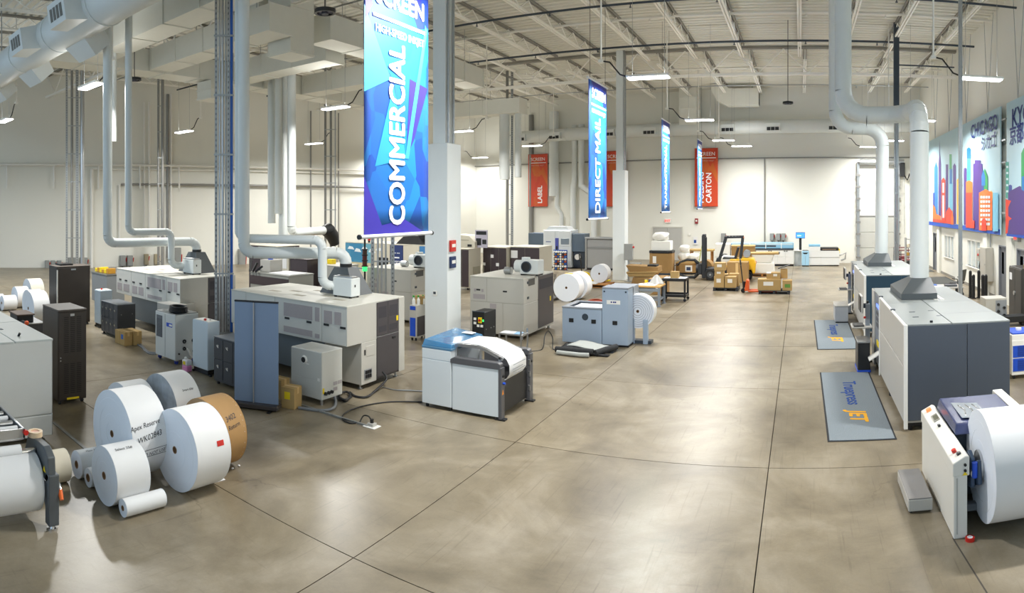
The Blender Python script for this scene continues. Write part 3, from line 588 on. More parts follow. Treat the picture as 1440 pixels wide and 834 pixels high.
t = thing('floor_cart', 'low dark cart with wooden end by black steel cabinet', 'cart', (6.0, 17.5, 0)); MB().box(-.35, .5, -.15, .25, .12, .3).build('deck', BLACK, t, .01); MB().box(-.4, -.35, -.15, .25, .1, .34).build('wooden_end', M('wood_tan', '#9a7442', .7), t)
for a in (-.3, .4): MB().cyl((a, -.1, .06), (a, .2, .06), .06, 10).build('roller', RUBBER, t)
q = G(1423, 534); t = thing('recirculating_chiller', 'blue and white chiller behind near press at frame edge', 'chiller', q); 
MB().box(0, .55, 0, .62, .08, .9).build('case', TRIM, t, .01); MB().box(0, .55, -.012, 0, .68, .78).build('label_band', TRIM, t)
for z0_, z1_ in ((.16, .42), (.44, .68)):
    g = MB().box(.02, .53, -.012, .0, z0_, z1_).build('grille', BLUE, t, .004)
    m = MB()
    for k in range(9): m.box(.12, .45, -.018, -.012, z0_ + .03 + k * .023, z0_ + .04 + k * .023)
    m.build('louvre', M('dark_blue', '#173a8a', .5), g)
MB().box(.02, .53, .02, .6, .9, .93).build('blue_top', BLUE, t, .01); MB().cyl((.25, .3, .93), (.25, .3, .98), .06, 12).build('filler_cap', TRIM, t)
for a in (.06, .49):
    for b in (.06, .56): MB().cyl((a - .02, b, .04), (a + .02, b, .04), .04, 10).build('caster', BLACK, t)
m = MB()
t = thing('hose_bundle', 'grey hoses on the floor between unwinder and chiller', 'hose', (2.9, 8.4, -.37))
for k in range(3): MB().tube([(.0 + .1 * k, 0, .41), (.3, .3 + .1 * k, .42), (1.0, .2 + .1 * k, .41), (1.8, .4 + .1 * k, .41)], .03, 8).build('hose', [GALV, STEEL, BLACK][k], t)
t['label'] = 'grey hoses running past the far plate of pale unwinder'
# ================================================================ left foreground: paper rolls, left unwinder, racks
HAND = M('marker_ink', '#2c2f38', .6)
def wrap(t, R, ymid, ang, body, size, tilt=0., mat=None):
    """writing wound onto a roll's outer sheet; ang is measured up from the side facing +X"""
    ct, st_ = cos(tilt), sin(tilt)
    def bend(x, y):
        u, v = x * ct - y * st_, x * st_ + y * ct; a = ang + v / R
        return Vector(((R + .003) * cos(a), ymid + u, (R + .003) * sin(a)))
    return text('handwriting', body, size, mat or HAND, t, None, None, .9, ext=0., shear=.25, bend=bend)
def roll_at(px, py, R, L, label, dx=0, dy=0, **kw):
    r = (H - R) * FPX / (py - YC); a = az(px); return paper_roll(label, (r * sin(a) + dx, r * cos(a) + dy, R), R, L, 0, group='paper rolls on the floor at lower left', **kw)
ra = roll_at(157.4, 610, .553, .52, 'tallest white roll with handwriting on its side, left front of the heap')
wrap(ra, .553, .2, .42, 'Apex Reserve', .085, .12); wrap(ra, .553, .24, .16, 'WK02843', .095, .16); wrap(ra, .553, .3, -.22, 'DO NOT USE', .065, .1)
def frame_on(t, R, y0, y1, a0, a1, w=.006):
    P = [(y0, a0), (y1, a0 + .04), (y1, a1 + .04), (y0, a1), (y0, a0)]; pts = []
    for (ya_, aa), (yb_, ab) in zip(P, P[1:]): pts += [((R + .002) * cos(aa + (ab - aa) * k / 5), ya_ + (yb_ - ya_) * k / 5, (R + .002) * sin(aa + (ab - aa) * k / 5)) for k in range(6)]
    MB().tube(pts, w / 2, 5).build('drawn_box', HAND, t)
frame_on(ra, .553, .08, .5, -.3, -.14)
rb = roll_at(245.8, 632.9, .491, .5, 'white roll with small red label, front right of the heap')
MB().grid(lambda u, v: ((.494) * cos(.25 + .13 * v), .3 + .1 * u, .494 * sin(.25 + .13 * v)), 2, 3).build('red_label', RED, rb)
rc = roll_at(146.3, 668.9, .334, .44, 'middle-sized white roll standing before the tallest roll'); wrap(rc, .334, .2, 1.25, 'Select 25#', .06, .0)
rd = roll_at(172.7, 714.7, .0985, .53, 'small narrow white roll lying foremost on the floor', core=.03)
re_ = roll_at(110, 655.4, .173, .42, 'small white roll with marked end, leftmost of the heap', dx=-.05, core=.05)
wrap(re_, .173, .18, 1.3, 'Matte 70', .045)
rf = roll_at(123.8, 671.9, .115, .4, 'smallest-ended white roll tucked beside the middle-sized roll', core=.05)
rg = paper_roll('white roll half hidden behind the tallest roll', (-8.22, 4.42, .445), .445, .42, 0, group='paper rolls on the floor at lower left')
DIRTY = M('scuffed_roll_end', '#9fa6ad', .6, var=.55, scale=7, bump=.2)
rh = roll_at(224.2, 573, .494, .44, 'white roll with scuffed grey end, rearmost of the heap', end=DIRTY); wrap(rh, .494, .25, .7, 'Smart 60#', .05)
KRAFT = M('kraft_wrap', '#a98352', .75, var=.12, scale=5, bump=.2)
ri = paper_roll('roll wrapped in brown kraft paper behind the red-labelled roll', (-6.87, 4.94, .46), .46, .42, 0, group='paper rolls on the floor at lower left', mat=KRAFT, end=M('kraft_end', '#a58a66', .8, var=.2, scale=6))
wrap(ri, .46, .2, .62, '3402', .1, .2); wrap(ri, .46, .22, .38, 'Return', .08, .2)
MB().lathe([(.40, .425), (.455, .422), (.46, .38)], 40, 'y').build('white_inner_wrap', PAPER, ri)
m = MB().frustum([(-.05, -.03, .002), (.38, .12, .002), (.40, .56, .03), (.02, .5, .002)], [(-.05, -.03, .006), (.38, .12, .006), (.40, .56, .036), (.02, .5, .006)])
for k, (dx, dy, rz, lb) in enumerate(((-.2, -.08, .05, 'loose paper sheet sticking out under the red-labelled roll front'), (-.06, .1, -.1, 'loose paper sheet under the far side of the red-labelled roll'))):
    p = G(268, 686); t = thing('paper_sheet', lb, 'paper', (p.x + dx, p.y + dy, .001), rz, 'sheets under the rolls'); MB().box(-.06, .1, -.0, .4, 0, .004).build('sheet', PAPER, t)
for k, (x, y) in enumerate(((327, 660), (336, 656))):
    t = thing('paper_scrap', ['white paper scrap on the floor beside the red-labelled roll', 'second tiny white scrap on floor nearer the kraft-wrapped roll'][k], 'scrap', G(x, y)); MB().sphere((0, 0, .012), .022, 6, 4, (1, .8, .5)).build('crumple', PAPER, t)
# ---------------------------------------------------------------- left unwinder cut by the frame edge
GUN = M('gunmetal', '#5b6064', .4, .3)
t = thing('sheet_unwinder', 'dark grey unwinder with steel roller tray cut by left frame edge', 'unwinder', (-6.36, 2.54, 0))
MB().prism([(-.72, .62), (-.02, .5), (.04, .55), (.02, .78), (-.12, .86), (-.6, .84)], .09, 'y', .0).build('side_plate', GUN, t, .012, 2)
MB().box(-.06, .06, .0, .12, .05, .6).build('post', GUN, t, .01, 2); MB().prism([(-.06, .08), (-.06, .45), (-.42, .48)], .03, 'y', .04).build('gusset', GUN, t)
m = MB(); m.cyl((0, .06, 0), (0, .06, .02), .06, 16); m.cyl((0, .06, .02), (0, .06, .06), .03, 10); m.build('levelling_foot', CHROME, t)
tr = MB(); X0_, X1_, Y1_ = -1.42, -.42, -.1
tr.box(X0_, X1_, -1.5, Y1_, .84, .86); tr.box(X0_, X0_ + .03, -1.5, Y1_, .86, .97); tr.box(X1_ - .03, X1_, -1.5, Y1_, .86, .97); tr.box(X0_, X1_, Y1_ - .03, Y1_, .84, .97)
tray = tr.build('tray', STEEL, t, .006)
for k in range(5):
    a = X0_ + .14 + k * .18; MB().cyl((a, -1.5, .93), (a, Y1_ - .05, .93), .035, 14).build('roller', [PAPER, STEEL][k % 2], tray)
MB().box(X0_ + .02, X1_ - .02, -1.5, Y1_ - .04, .862, .868).build('tray_liner', M('liner_grey', '#7b8084', .5), tray)
for a, z in ((-.34, .74), (-.3, .66)): MB().cyl((a, -1.5, z), (a, -.02, z), .035, 14).build('web_roller', CHROME, t)
MB().cyl((-.36, -1.5, .76), (-.36, -.18, .76), .06, 20).build('paper_web', PAPER, t)
MB().cyl((-.3, -.3, .41), (-.3, .14, .41), .035, 14).build('shaft', CHROME, t); MB().tube([(-.1, .12, .52), (0, .14, .46), (.04, .14, .42)], .022, 8).build('clamp_arm', CHROME, t); MB().cyl((.02, .14, .43), (.1, .13, .34), .028, 10, .022).build('handle', M('orange_grip', '#ec6a1c', .4), t)
MB().prism([(-.12, .6), (-.04, .6), (-.08, .66)], .003, 'y', -.004).build('warning_sticker', YEL, t); MB().cyl((-.42, -.1, .93), (-.38, -.1, .93), .03, 10).build('red_knob', RED, t)
rl = paper_roll('white roll mounted low on the left unwinder', (-6.70, 1.96, .41), .32, .56, 0)
t = thing('tape_roll', 'tan tape roll resting on the left unwinder side plate', 'tape', (-6.84, 2.585, .845)); MB().lathe([(.05, 0), (.085, 0), (.085, .06), (.05, .06), (.05, 0)], 24, 'z').build('tape', M('tan_tape', '#e2c7a4', .4), t); MB().cyl((0, 0, .0), (0, 0, .05), .05, 20).build('core_disc', M('pink_disc', '#e9b9a4', .5), t)
paper_roll('cream roll on floor behind the left unwinder post', (-7.42, 2.82, .2), .2, .4, 0, mat=M('cream_paper', '#e3dac5', .6))
# ---------------------------------------------------------------- grey press at the left frame edge
PG = M('press_grey', '#cacac5', .45, var=.03); PGT = M('press_top_grey', '#b9bdb9', .45, var=.12, scale=1.2)
x, y, xl, yr, z = -8.71, 3.57, -13.2, 0, 1.53
t = thing('digital_press', 'large plain grey press cut by the left frame edge', 'printing press', (x, y, 0))
MB().box(-4.4, -.02, -2.6, -.02, .12, z - .03).build('body', PG, t)
MB().box(-.02, .0, -2.6, 0, .42, z - .02).build('upper_panel', PG, t, .008); MB().box(-.02, .0, -2.6, 0, .1, .405).build('lower_panel', PG, t, .008); MB().box(-4.4, 0, -.02, .0, .1, z - .02).build('end_panel', PG, t, .008)
for a, b in ((-1.5, .004), (-3.0, -1.51), (-4.4, -3.01)):
    MB().box(a, b, -2.6, -.6, z - .03, z).build('top_panel', PGT, t, .004); MB().box(a, b, -.59, .004, z - .03, z).build('top_panel', PGT, t, .004)
for k in range(4): MB().box(-1.02, -.9, -.6 - .2 * k, -.48 - .2 * k, z, z + .006).build('top_vent', DARKSTEEL, t)
MB().cyl((-.35, -.42, z), (-.33, -.4, z + .05), .02, 8).build('top_clip', BLACK, t)
for a in (-.2, -4.2):
    for b in (-.2, -2.4): MB().cyl((a, b, 0), (a, b, .12), .04, 8).build('foot', BLACK, t)
# ---------------------------------------------------------------- dark racks
RACK = M('rack_brown_black', '#3a322c', .5, var=.06); RACKV = M('rack_vent', '#241f1b', .7); RACKT = M('rack_top', '#5d544d', .5)
def rack(label, box, vents=True, door=True):
    x, y, xl, yr, z = box; w, d = x - xl, yr - y
    t = thing('server_rack', label, 'rack', (x, y, 0)); MB().box(-w, -.015, 0, d, .07, z - .03).build('body', RACK, t, .008); MB().box(-w, .0, -.004, d + .004, z - .03, z).build('top', RACKT, t, .006)
    dr = MB().box(-.015, 0, .01, d - .01, .1, z - .05).build('door', RACK, t, .006)
    if vents:
        for z0, z1 in ((.2, z * .43), (z * .55, z * .92)):
            for k in range(3):
                a = d * (.2 + .22 * k); g = MB()
                zz = z0
                while zz < z1: g.box(-.002, .004, a, a + d * .16, zz, zz + .016); zz += .034
                o = g.build('vent', RACKV, dr); o['kind'] = 'stuff'
    for zz in (z * .47, z * .5): MB().cyl((0, .04, zz), (.015, .04, zz), .012, 8).build('latch', CHROME, dr)
    MB().box(0, .006, d * .42, d * .56, z * .93, z * .955).build('badge', STEEL, dr)
    MB().box(-.003, .008, d * .3, d * .72, .09, .125).build('yellow_label', YEL, t)
    for a in (-.08, -w + .08):
        for b in (.06, d - .06): MB().cyl((a, b - .02, .035), (a, b + .02, .035), .035, 10).build('caster', BLACK, t)
    return t
rack('dark server rack with vented door between grey press and paper rolls', nearbox(82, 571, 60, 122, 436.5))
x, y, xl, yr, z = nearbox(80, 460, 69, 127, 375)
t = rack('dark server rack against the left wall pipes, with white edge strip', (x, y, xl, yr, z), False); MB().box(-.012, .006, -.004, .03, .3, z - .1).build('edge_strip', TRIM, t); MB().box(-.6, -.2, .2, .6, z, z + .05).build('top_box', BLACK, t)
# ---------------------------------------------------------------- cabinets and chillers between the two left presses
PALEB = M('pale_blue_panel', '#cfdbe4', .4, var=.02); GCAB = M('graphite_cabinet', '#45464a', .45); GCABT = M('graphite_top', '#6c7076', .35)
def latch_cab(label, box, nx, group):
    x, y, xl, yr, z = box; w, d = x - xl, yr - y; t = thing('battery_cabinet', label, 'cabinet', (x, y, 0), 0, group)
    MB().box(-w, 0, .012, d, .06, z - .02).build('body', GCAB, t, .008); MB().box(-w - .005, .005, 0, d, z - .02, z).build('top', GCABT, t, .005)
    for k in range(nx):
        for j in range(2):
            a, b = -w + w * k / nx + .008, -w + w * (k + 1) / nx - .008; z0, z1 = .1 + (z - .14) * j / 2 + .008, .1 + (z - .14) * (j + 1) / 2
            dd = MB().box(a, b, 0, .012, z0, z1).build('door', GCAB, t, .005); h = MB().cyl(((a + b) / 2, 0, z1 - .13), ((a + b) / 2, -.015, z1 - .13), .03, 12); h.bar(((a + b) / 2 - .03, -.02, z1 - .11), ((a + b) / 2 + .04, -.02, z1 - .16), .014); h.build('latch', CHROME, dd)
    for a in (-.08, -w + .08):
        for b in (.06, d - .06): MB().cyl((a, b, 0), (a, b, .06), .03, 8).build('foot', BLACK, t)
    for zz in (.25, .7):
        for b in (.12, d - .1): MB().cyl((0, b, z * zz), (.006, b, z * zz), .01, 6).build('screw', STEEL, t)
    return t
latch_cab('low graphite cabinet with two rows of silver latches beside small cartons', nearbox(165, 477, 142, 190.6, 429), 4, None)
p = G(334, 551); latch_cab('tall graphite latch cabinet peeking out left of blue banner stand', (p.x + .15, p.y + .0, p.x - .75, p.y + .55, .93), 3, None)
def tower_cab(label, box, plinth=True, btn=True):
    x, y, xl, yr, z = box; w, d = x - xl, yr - y; t = thing('control_cabinet', label, 'cabinet', (x, y, 0), 0, 'pale blue control cabinets')
    MB().box(-w, 0, 0, d, .12, z).build('case', PALEB, t, .01); MB().box(-w + .004, -.004, -.004, 0, .14, z - .02).build('door', PALEB, t, .004)
    MB().box(-w + .02, -.02, .02, d - .02, .03, .12).build('plinth', BLACK, t); MB().box(-w + .03, -.03, .03, d - .03, z, z + .012).build('top_plate', TRIM, t, .004)
    MB().cyl((-w * .4, d * .3, z + .01), (-w * .4, d * .3, z + .05), .03, 12).build('stop_button', RED, t); MB().cyl((-w * .3, d * .6, z + .01), (-w * .3, d * .6, z + .03), .02, 10).build('eye_bolt', STEEL, t)
    m = MB()
    for a in (-w - .04, .04): m.cyl((a, .05, 0), (a, .05, .03), .03, 10)
    m.box(-w - .05, .05, .03, .07, .02, .04); m.build('stabiliser', BLACK, t)
tower_cab('pale blue control cabinet with red button beside pink fluid bottle', nearbox(292, 530, 271, 309, 454))
tower_cab('pale blue control cabinet half hidden behind low graphite cabinet', nearbox(141, 462, 133, 158, 409))
x, y, xl, yr, z = nearbox(246.2, 514, 218.5, 279, 444); w, d = x - xl, yr - y
CHW = M('chiller_white', '#d6d8d6', .4, var=.02)
t = thing('process_chiller', 'pale grey chiller with dark grille and hose ports behind the rolls', 'chiller', (x, y, 0))
MB().box(-w, 0, 0, d, .1, z).build('case', CHW, t, .01); g = MB().box(-w + .06, -w + .3, -.008, 0, z * .48, z * .93).build('grille', M('grille_grey', '#6d7075', .5), t)
m = MB()
for k in range(12): m.box(-w + .07, -w + .29, -.014, -.008, z * .5 + k * .034, z * .5 + k * .034 + .012)
m.build('grille_bars', M('grille_dark', '#4b4e52', .5), g)['kind'] = 'stuff'
MB().box(-w * .42, -w * .14, -.006, 0, z * .74, z * .82).build('blue_badge', BLUE, t); MB().box(-w * .28, -w * .14, -.009, -.006, z * .76, z * .8).build('badge_logo', TRIM, t); MB().box(-w * .5, -w * .49, -.004, 0, .12, z - .02).build('door_gap', M('gap_grey', '#8c8f8e', .6), t)
MB().box(-w + .02, -.02, .02, d - .02, z, z + .02).build('top_tray', STEEL, t, .004)
for b, zz, r in ((.24, .5, .045), (.24, .34, .04), (.48, .5, .04), (.5, .26, .04), (.1, .24, .02)): MB().lathe([(r * .5, 0), (r, 0), (r, .02), (r * .5, .02)], 14, 'x', (0, b, zz)).build('port', BLACK, t)
MB().tube([(.02, .3, .34), (.1, .3, .3), (.1, .34, .2), (.12, .4, .14)], .018, 8).build('drain_tube', TRIM, t)
for a in (-.07, -w + .07):
    for b in (.08, d - .08): q = MB().cyl((a - .02, b, .045), (a + .02, b, .045), .045, 12).build('caster', M('blue_caster', '#2c3f9d', .5), t); MB().box(a - .03, a + .03, b - .03, b + .03, .07, .1).build('caster_fork', STEEL, q)
t2 = thing('cable_coil', 'heap of black hose lying on top of the pale grey chiller', 'hose', (x - w * .35, y + d * .45, z + .02))
for k in range(4): MB().tube([(.25 * cos(a) * (1 - .06 * k) + .03 * k, .17 * sin(a) - .02 * k, .03 + .035 * k) for a in [2 * pi * i / 14 for i in range(15)]], .028, 7).build('hose_loop', BLACK, t2)
bx, by = x + .2, y + .42
t = thing('fluid_bottle', 'translucent bottle of pink fluid with yellow sticker on floor', 'bottle', (G(263, 522).x, G(263, 522).y, 0))
MB().box(-.09, .09, -.07, .07, 0, .13).build('pink_fluid', M('pink_fluid', '#e58fc4', .3), t, .02, 2); MB().box(-.09, .09, -.07, .07, .132, .25).build('bottle_top', M('bottle_plastic', '#e8e4e6', .3), t, .02, 2); MB().cyl((-.05, 0, .25), (-.05, 0, .29), .025, 10).build('cap', TRIM, t); MB().box(-.05, .04, -.074, -.07, .15, .22).build('yellow_sticker', YEL, t)
x, y, xl, yr, z = nearbox(217, 487, 204.5, 226, 429.5); w, d = x - xl, .7
t = thing('power_conditioner', 'light grey cabinet with round emblem left of the pale grey chiller', 'cabinet', (x, y + .35, 0)); MB().box(-w, .3, 0, d, .1, z).build('case', LGREY, t, .01); MB().box(-w + .003, .297, -.004, 0, .14, .4).build('lower_panel', LGREY, t, .003); MB().cyl((-w * .25, 0, z * .78), (-w * .25, -.03, z * .78), .06, 16).build('emblem', BLACK, t)
for a in (-.06, -w + .06): MB().cyl((a, .1, 0), (a, .1, .1), .03, 8).build('foot', BLACK, t)
# ---------------------------------------------------------------- cartons
CARD = M('cardboard', '#b49560', .8, var=.08, scale=4); TAPE = M('packing_tape', '#d2b077', .35); LABELW = M('shipping_label', '#ece9e2', .6); CARDD = M('cardboard_dark', '#9c7a4a', .85, var=.1)
def carton(label, loc, sz, rz=0., group=None, sticker=None, cat='box', open_=False, face='y'):
    t = thing('carton', label, cat, loc, rz, group); a, b, c = sz[0] / 2, sz[1] / 2, sz[2]
    MB().box(-a, a, -b, b, 0, c - .004).build('walls', CARD, t, .004)
    if not open_:
        MB().box(-a, a, -b, -.002, c - .004, c).build('flap', CARD, t); MB().box(-a, a, .002, b, c - .004, c).build('flap', CARD, t)
        m = MB().box(-a, a, -.03, .03, c, c + .0015); m.box(a, a + .0015, -.03, .03, c * .7, c); m.box(-a - .0015, -a, -.03, .03, c * .7, c); m.build('tape', TAPE, t)
    if sticker: MB().box(-a * .5, a * .35, -b - .002, -b, c * .45, c * .8).build('label', sticker, t)
    return t
BLUEL = M('blue_label', '#2f66b8', .6)
g = 'cartons beside the graphite cabinet'
p = G(167, 484.5)
for k, (dx, dy, dz, st_) in enumerate(((-.24, .0, 0, None), (.02, .0, 0, BLUEL), (-.2, .24, 0, None), (.07, .24, 0, None))):
    carton(['small carton on floor by graphite cabinet, front left one', 'small carton with blue label by graphite cabinet, front right one', 'small carton on floor by graphite cabinet, rear left one', 'small carton on floor by graphite cabinet, rear right one'][k], (p.x + dx + .1, p.y + dy + .15, dz), (.25, .23, .34), 0, g, st_)
# ---------------------------------------------------------------- rear rolls against the left wall
g = 'white rolls against the left wall'
for k, (px, py, R, L, lb) in enumerate(((-6, 434, .25, .5, 'white roll by left wall at the very frame edge'), (12, 436, .25, .48, 'small white roll by left wall with dark core mark'), (29, 432, .36, .45, 'taller white roll by left wall, second from small one'), (47, 428, .46, .5, 'pale cream roll by left wall, behind the two big ones'), (47, 449, .46, .42, 'big white roll near left wall with grey shadowed end'), (62, 456, .5, .5, 'big white roll near left wall touching the dark rack'))):
    q = G(px, py); paper_roll(lb, (q.x, q.y - L / 2 - (.25 if k == 5 else 0), R), R, L, 0, group=g, mat=PAPER if k != 3 else M('cream_roll', '#eae6d6', .6))
t = thing('low_cabinet', 'dark low cabinet with steel top behind the grey press', 'cabinet', (-15.3, 5.3, 0)); MB().box(-.9, 0, 0, .7, .05, .46).build('body', GCAB, t, .008); MB().box(-.95, .05, -.04, .74, .46, .49).build('top', STEEL, t, .005); MB().box(-.85, -.05, .05, .65, 0, .05).build('plinth', BLACK, t)
t = thing('crate', 'black plastic crate on the low steel-topped cabinet', 'crate', (-15.7, 5.55, .49)); m = MB().box(-.3, .3, -.22, .22, 0, .02); m.box(-.3, -.28, -.22, .22, 0, .2); m.box(.28, .3, -.22, .22, 0, .2); m.box(-.3, .3, -.22, -.2, 0, .2); m.box(-.3, .3, .2, .22, 0, .2); m.build('shell', BLACK, t, .006); MB().box(-.33, .33, -.25, .25, .18, .22).build('rim', M('crate_brown', '#4a3a30', .6), t, .01)
t = thing('gear_pile', 'orange and black tool lying by the black plastic crate', 'tool', (-15.15, 5.4, .49)); MB().cyl((-.1, 0, .05), (.1, .05, .05), .05, 10).build('body', BLACK, t); MB().sphere((.12, .05, .06), .06, 10, 6).build('orange_head', M('orange_part', '#d9541e', .5), t)

# ================================================================ left and middle presses
PRW = M('press_warm_white', '#cdccc5', .42, var=.02); PRS = M('press_end_grey', '#bdbab1', .45, var=.02); PDK = M('press_dark_door', '#454143', .42, var=.05)
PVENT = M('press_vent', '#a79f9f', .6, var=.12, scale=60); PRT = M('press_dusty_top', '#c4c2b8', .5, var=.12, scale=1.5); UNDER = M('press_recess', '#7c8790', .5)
def press(label, loc, L, panels, group=None, hood=True):
    """long press: overhanging upper cabinets with vents, recessed base, dark doors on the far end; origin at near corner of its end face"""
    t = thing('web_press', label, 'printing press', loc, 0, group); D, Z0, Z = 1.8, .9, 1.643
    MB().box(-L + .02, -.02, .012, D - .02, Z0, Z - .03).build('upper_body', PRW, t)
    for a, b, vents, handles in panels:
        p = MB().box(a + .004, b - .004, 0, .014, Z0 + .005, Z - .005).build('front_panel', PRW, t, .006)
        for x0, x1, z0, z1 in vents:
            MB().box(x0, x1, -.004, 0, z0, z1).build('vent', PVENT, p)
        for hx, hz in handles: MB().box(hx - .07, hx + .07, -.008, 0, hz - .022, hz + .022).build('handle', BLACK, p, .004)
    MB().box(-.012, .0, 0, .88, Z0, Z - .005).build('end_panel', PRS, t, .006)
    k = 0
    xs = sorted({q for p in panels for q in p[:2]} | {-L, 0.})
    for a, b in zip(xs, xs[1:]): MB().box(a + .003, b - .003, -.004, D, Z - .03, Z).build('top_panel', PRT, t, .004)
    for a, b in ((-L * .25, .5), (-L * .4, .7), (-L * .55, .4), (-L * .7, .8), (-L * .6, 1.2), (-L * .8, .5)): MB().box(a, a + .3, b, b + .14, Z, Z + .002).build('top_vent', M('dusty_vent', '#a09a8c', .8, var=.2), t)
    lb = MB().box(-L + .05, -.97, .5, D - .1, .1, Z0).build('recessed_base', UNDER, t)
    b1 = MB().box(-.96, -.0, .42, .88, .1, Z0).build('base_cabinet', PRS, t, .008)
    MB().box(0, .006, .56, .8, .62, .82).build('access_door', PRS, b1, .004); MB().box(.004, .012, .5, .53, .66, .76).build('latch', BLACK, b1)
    o = MB().box(0, .012, .5, .72, .2, .38).build('socket_panel', M('socket_grey', '#8b8d8f', .5), b1)
    for i in range(3):
        for j in range(2): MB().box(.012, .03, .52 + .065 * i, .56 + .065 * i, .22 + .08 * j, .28 + .08 * j).build('socket', BLACK, o)
    for a, b in ((.89, 1.24), (1.245, 1.6)):
        d = MB().box(-.012, .004, a, b, .95, Z - .03).build('dark_door', PDK, t, .006); MB().box(.004, .006, a + .05, b - .05, 1.3, 1.52).build('mesh_vent', M('dark_vent', '#38353a', .7), d); MB().box(.004, .006, a + .05, b - .05, 1.02, 1.14).build('mesh_vent', MATS['dark_vent'], d)
    d = MB().box(-.012, .004, .89, 1.6, .16, .94).build('dark_door', PDK, t, .006); MB().box(.004, .02, 1.38, 1.48, .84, .875).build('handle', BLACK, d)
    MB().box(.004, .007, 1.52, 1.58, 1.18, 1.28).build('yellow_sticker', YEL, t); MB().box(-.012, .006, 1.61, D, .12, Z - .01).build('end_panel', PRS, t, .006)
    MB().box(-.9, -.02, .9, D - .02, .12, Z0).build('end_body', PDK, t)
    for a in (-.12, -.85, -L + .2):
        for b in (.52, D - .15): m = MB().cyl((a, b, 0), (a, b, .02), .05, 12); m.cyl((a, b, .02), (a, b, .12), .02, 8); m.build('levelling_foot', STEEL, t)
    if hood:
        h = MB().frustum([(-1.74, 1.1, Z), (-.78, 1.1, Z), (-.78, 1.72, Z), (-1.74, 1.72, Z)], [(-1.45, 1.25, Z + .56), (-1.07, 1.25, Z + .56), (-1.07, 1.57, Z + .56), (-1.45, 1.57, Z + .56)]).build('exhaust_hood', HOODG, t)
        MB().cyl((-1.26, 1.41, Z + .56), (-1.26, 1.41, Z + .63), .13, 18).build('hood_collar', BLACK, h)
        bx = MB().box(-1.1, -.6, .82, 1.1, Z + .03, Z + .4).build('blower_box', PIPEWHITE, t, .015, 2); MB().box(-1.12, -.62, .86, 1.06, Z + .4, Z + .43).build('blower_lid', STEEL, bx, .004); MB().box(-.6, -.594, .92, .95, Z + .22, Z + .27).build('latch', BLACK, bx)
        for a in (-1.05, -.65):
            for b in (.85, 1.07): MB().cyl((a, b, Z), (a, b, Z + .03), .03, 8).build('rubber_foot', BLACK, bx)
    return t
V = lambda x0, x1, z0, z1: (x0, x1, z0, z1)
pB = [(-.65, 0, [V(-.58, -.37, 1.28, 1.52), V(-.31, -.14, 1.28, 1.52)], [(-.52, 1.25), (-.1, 1.24)]),
      (-1.97, -.65, [V(-1.7, -.89, 1.28, 1.55), V(-.82, -.7, 1.28, 1.55), V(-1.7, -.89, .96, 1.08), V(-.82, -.7, .96, 1.04)], [(-1.6, 1.24), (-.98, 1.24)]),
      (-2.9, -1.97, [], []), (-3.42, -2.9, [], [])]
pa_ = [(-.65, 0, [V(-.58, -.37, 1.28, 1.52), V(-.31, -.14, 1.28, 1.52)], [(-.52, 1.25), (-.1, 1.24)]),
       (-1.75, -.65, [V(-1.62, -.92, 1.28, 1.55), V(-.85, -.72, 1.28, 1.55), V(-1.62, -.89, .98, 1.07)], [(-1.6, 1.24), (-.95, 1.24)]),
       (-2.55, -1.75, [V(-2.48, -2.2, 1.0, 1.22), V(-2.12, -1.85, 1.0, 1.22)], [(-2.4, 1.32), (-2.0, 1.32)]), (-3.45, -2.55, [V(-3.38, -3.1, 1.0, 1.22), V(-3.0, -2.65, 1.0, 1.22)], [(-3.2, 1.32), (-2.85, 1.32)])]
LB, LA = (-7.67, 8.8, 0), (-13.4, 8.98, 0)
press('long grey press with vented cabinets, nearer left press beside blue banner stand', LB, 3.42, pB, 'long presses on the left')
press('long grey press with vented cabinets, farther left press beside pale grey chiller', LA, 3.45, pa_, 'long presses on the left')
def hood_ducts(base, big, small, leg, lb):
    bx, by = base[0], base[1]
    duct('white exhaust duct running over the %s and down into its dark hood' % lb, .125, [(*big, ZD - .04), (*big, 2.5), (bx - 1.26, by + 1.41, 2.5), (bx - 1.26, by + 1.41, 2.24)], bend=1.7, n=18)
    duct('slim white duct curving over the %s into its white blower box' % lb, .095, [(*small, ZD - .04), (*small, 2.8), (*leg, 2.8), (*leg, 1.86), (bx - 1.08, by + .96, 1.86)], bend=1.9, n=16)
hood_ducts(LB, (-10.5, 8.68), (-10.75, 8.75), (-8.95, 9.5), 'nearer left press')
hood_ducts(LA, (-15.3, 7.88), (-14.85, 8.28), (-14.62, 9.5), 'farther left press')
# ---------------------------------------------------------------- power unit, banner stand, cartons
x, y, xl, yr, z = nearbox(452.6, 571, 409.6, 481.6, 496.3); w, d = x - xl, yr - y
t = thing('power_unit', 'boxy pale grey power unit with round black emblem beside nearer left press', 'power unit', (x, y, 0))
MB().box(-w, 0, 0, d, .09, z).build('case', PRW, t, .01); MB().box(-w + .004, -.004, -.006, 0, .42, z - .01).build('front_panel', PRW, t, .003); MB().box(-w + .004, -.004, -.006, 0, .24, .415).build('front_panel', PRW, t, .003); MB().box(-w + .004, -.004, -.006, 0, .1, .235).build('front_panel', PRW, t, .003)
e = MB().lathe([(.02, -.03), (.06, -.03), (.075, 0)], 20, 'y', (-w * .55, -.006, z * .8)).build('emblem_ring', TRIM, t); MB().cyl((-w * .55, -.012, z * .8), (-w * .55, -.04, z * .8), .05, 16).build('emblem_disc', BLACK, e); MB().box(-w * .58, -w * .4, -.009, -.006, z * .72, z * .74).build('name_strip', TRIM, t)
MB().box(-.1, -.04, -.009, -.006, .42, .47).build('info_label', LABELW, t); MB().box(0, .003, .02, .06, .2, .3).build('yellow_label', YEL, t)
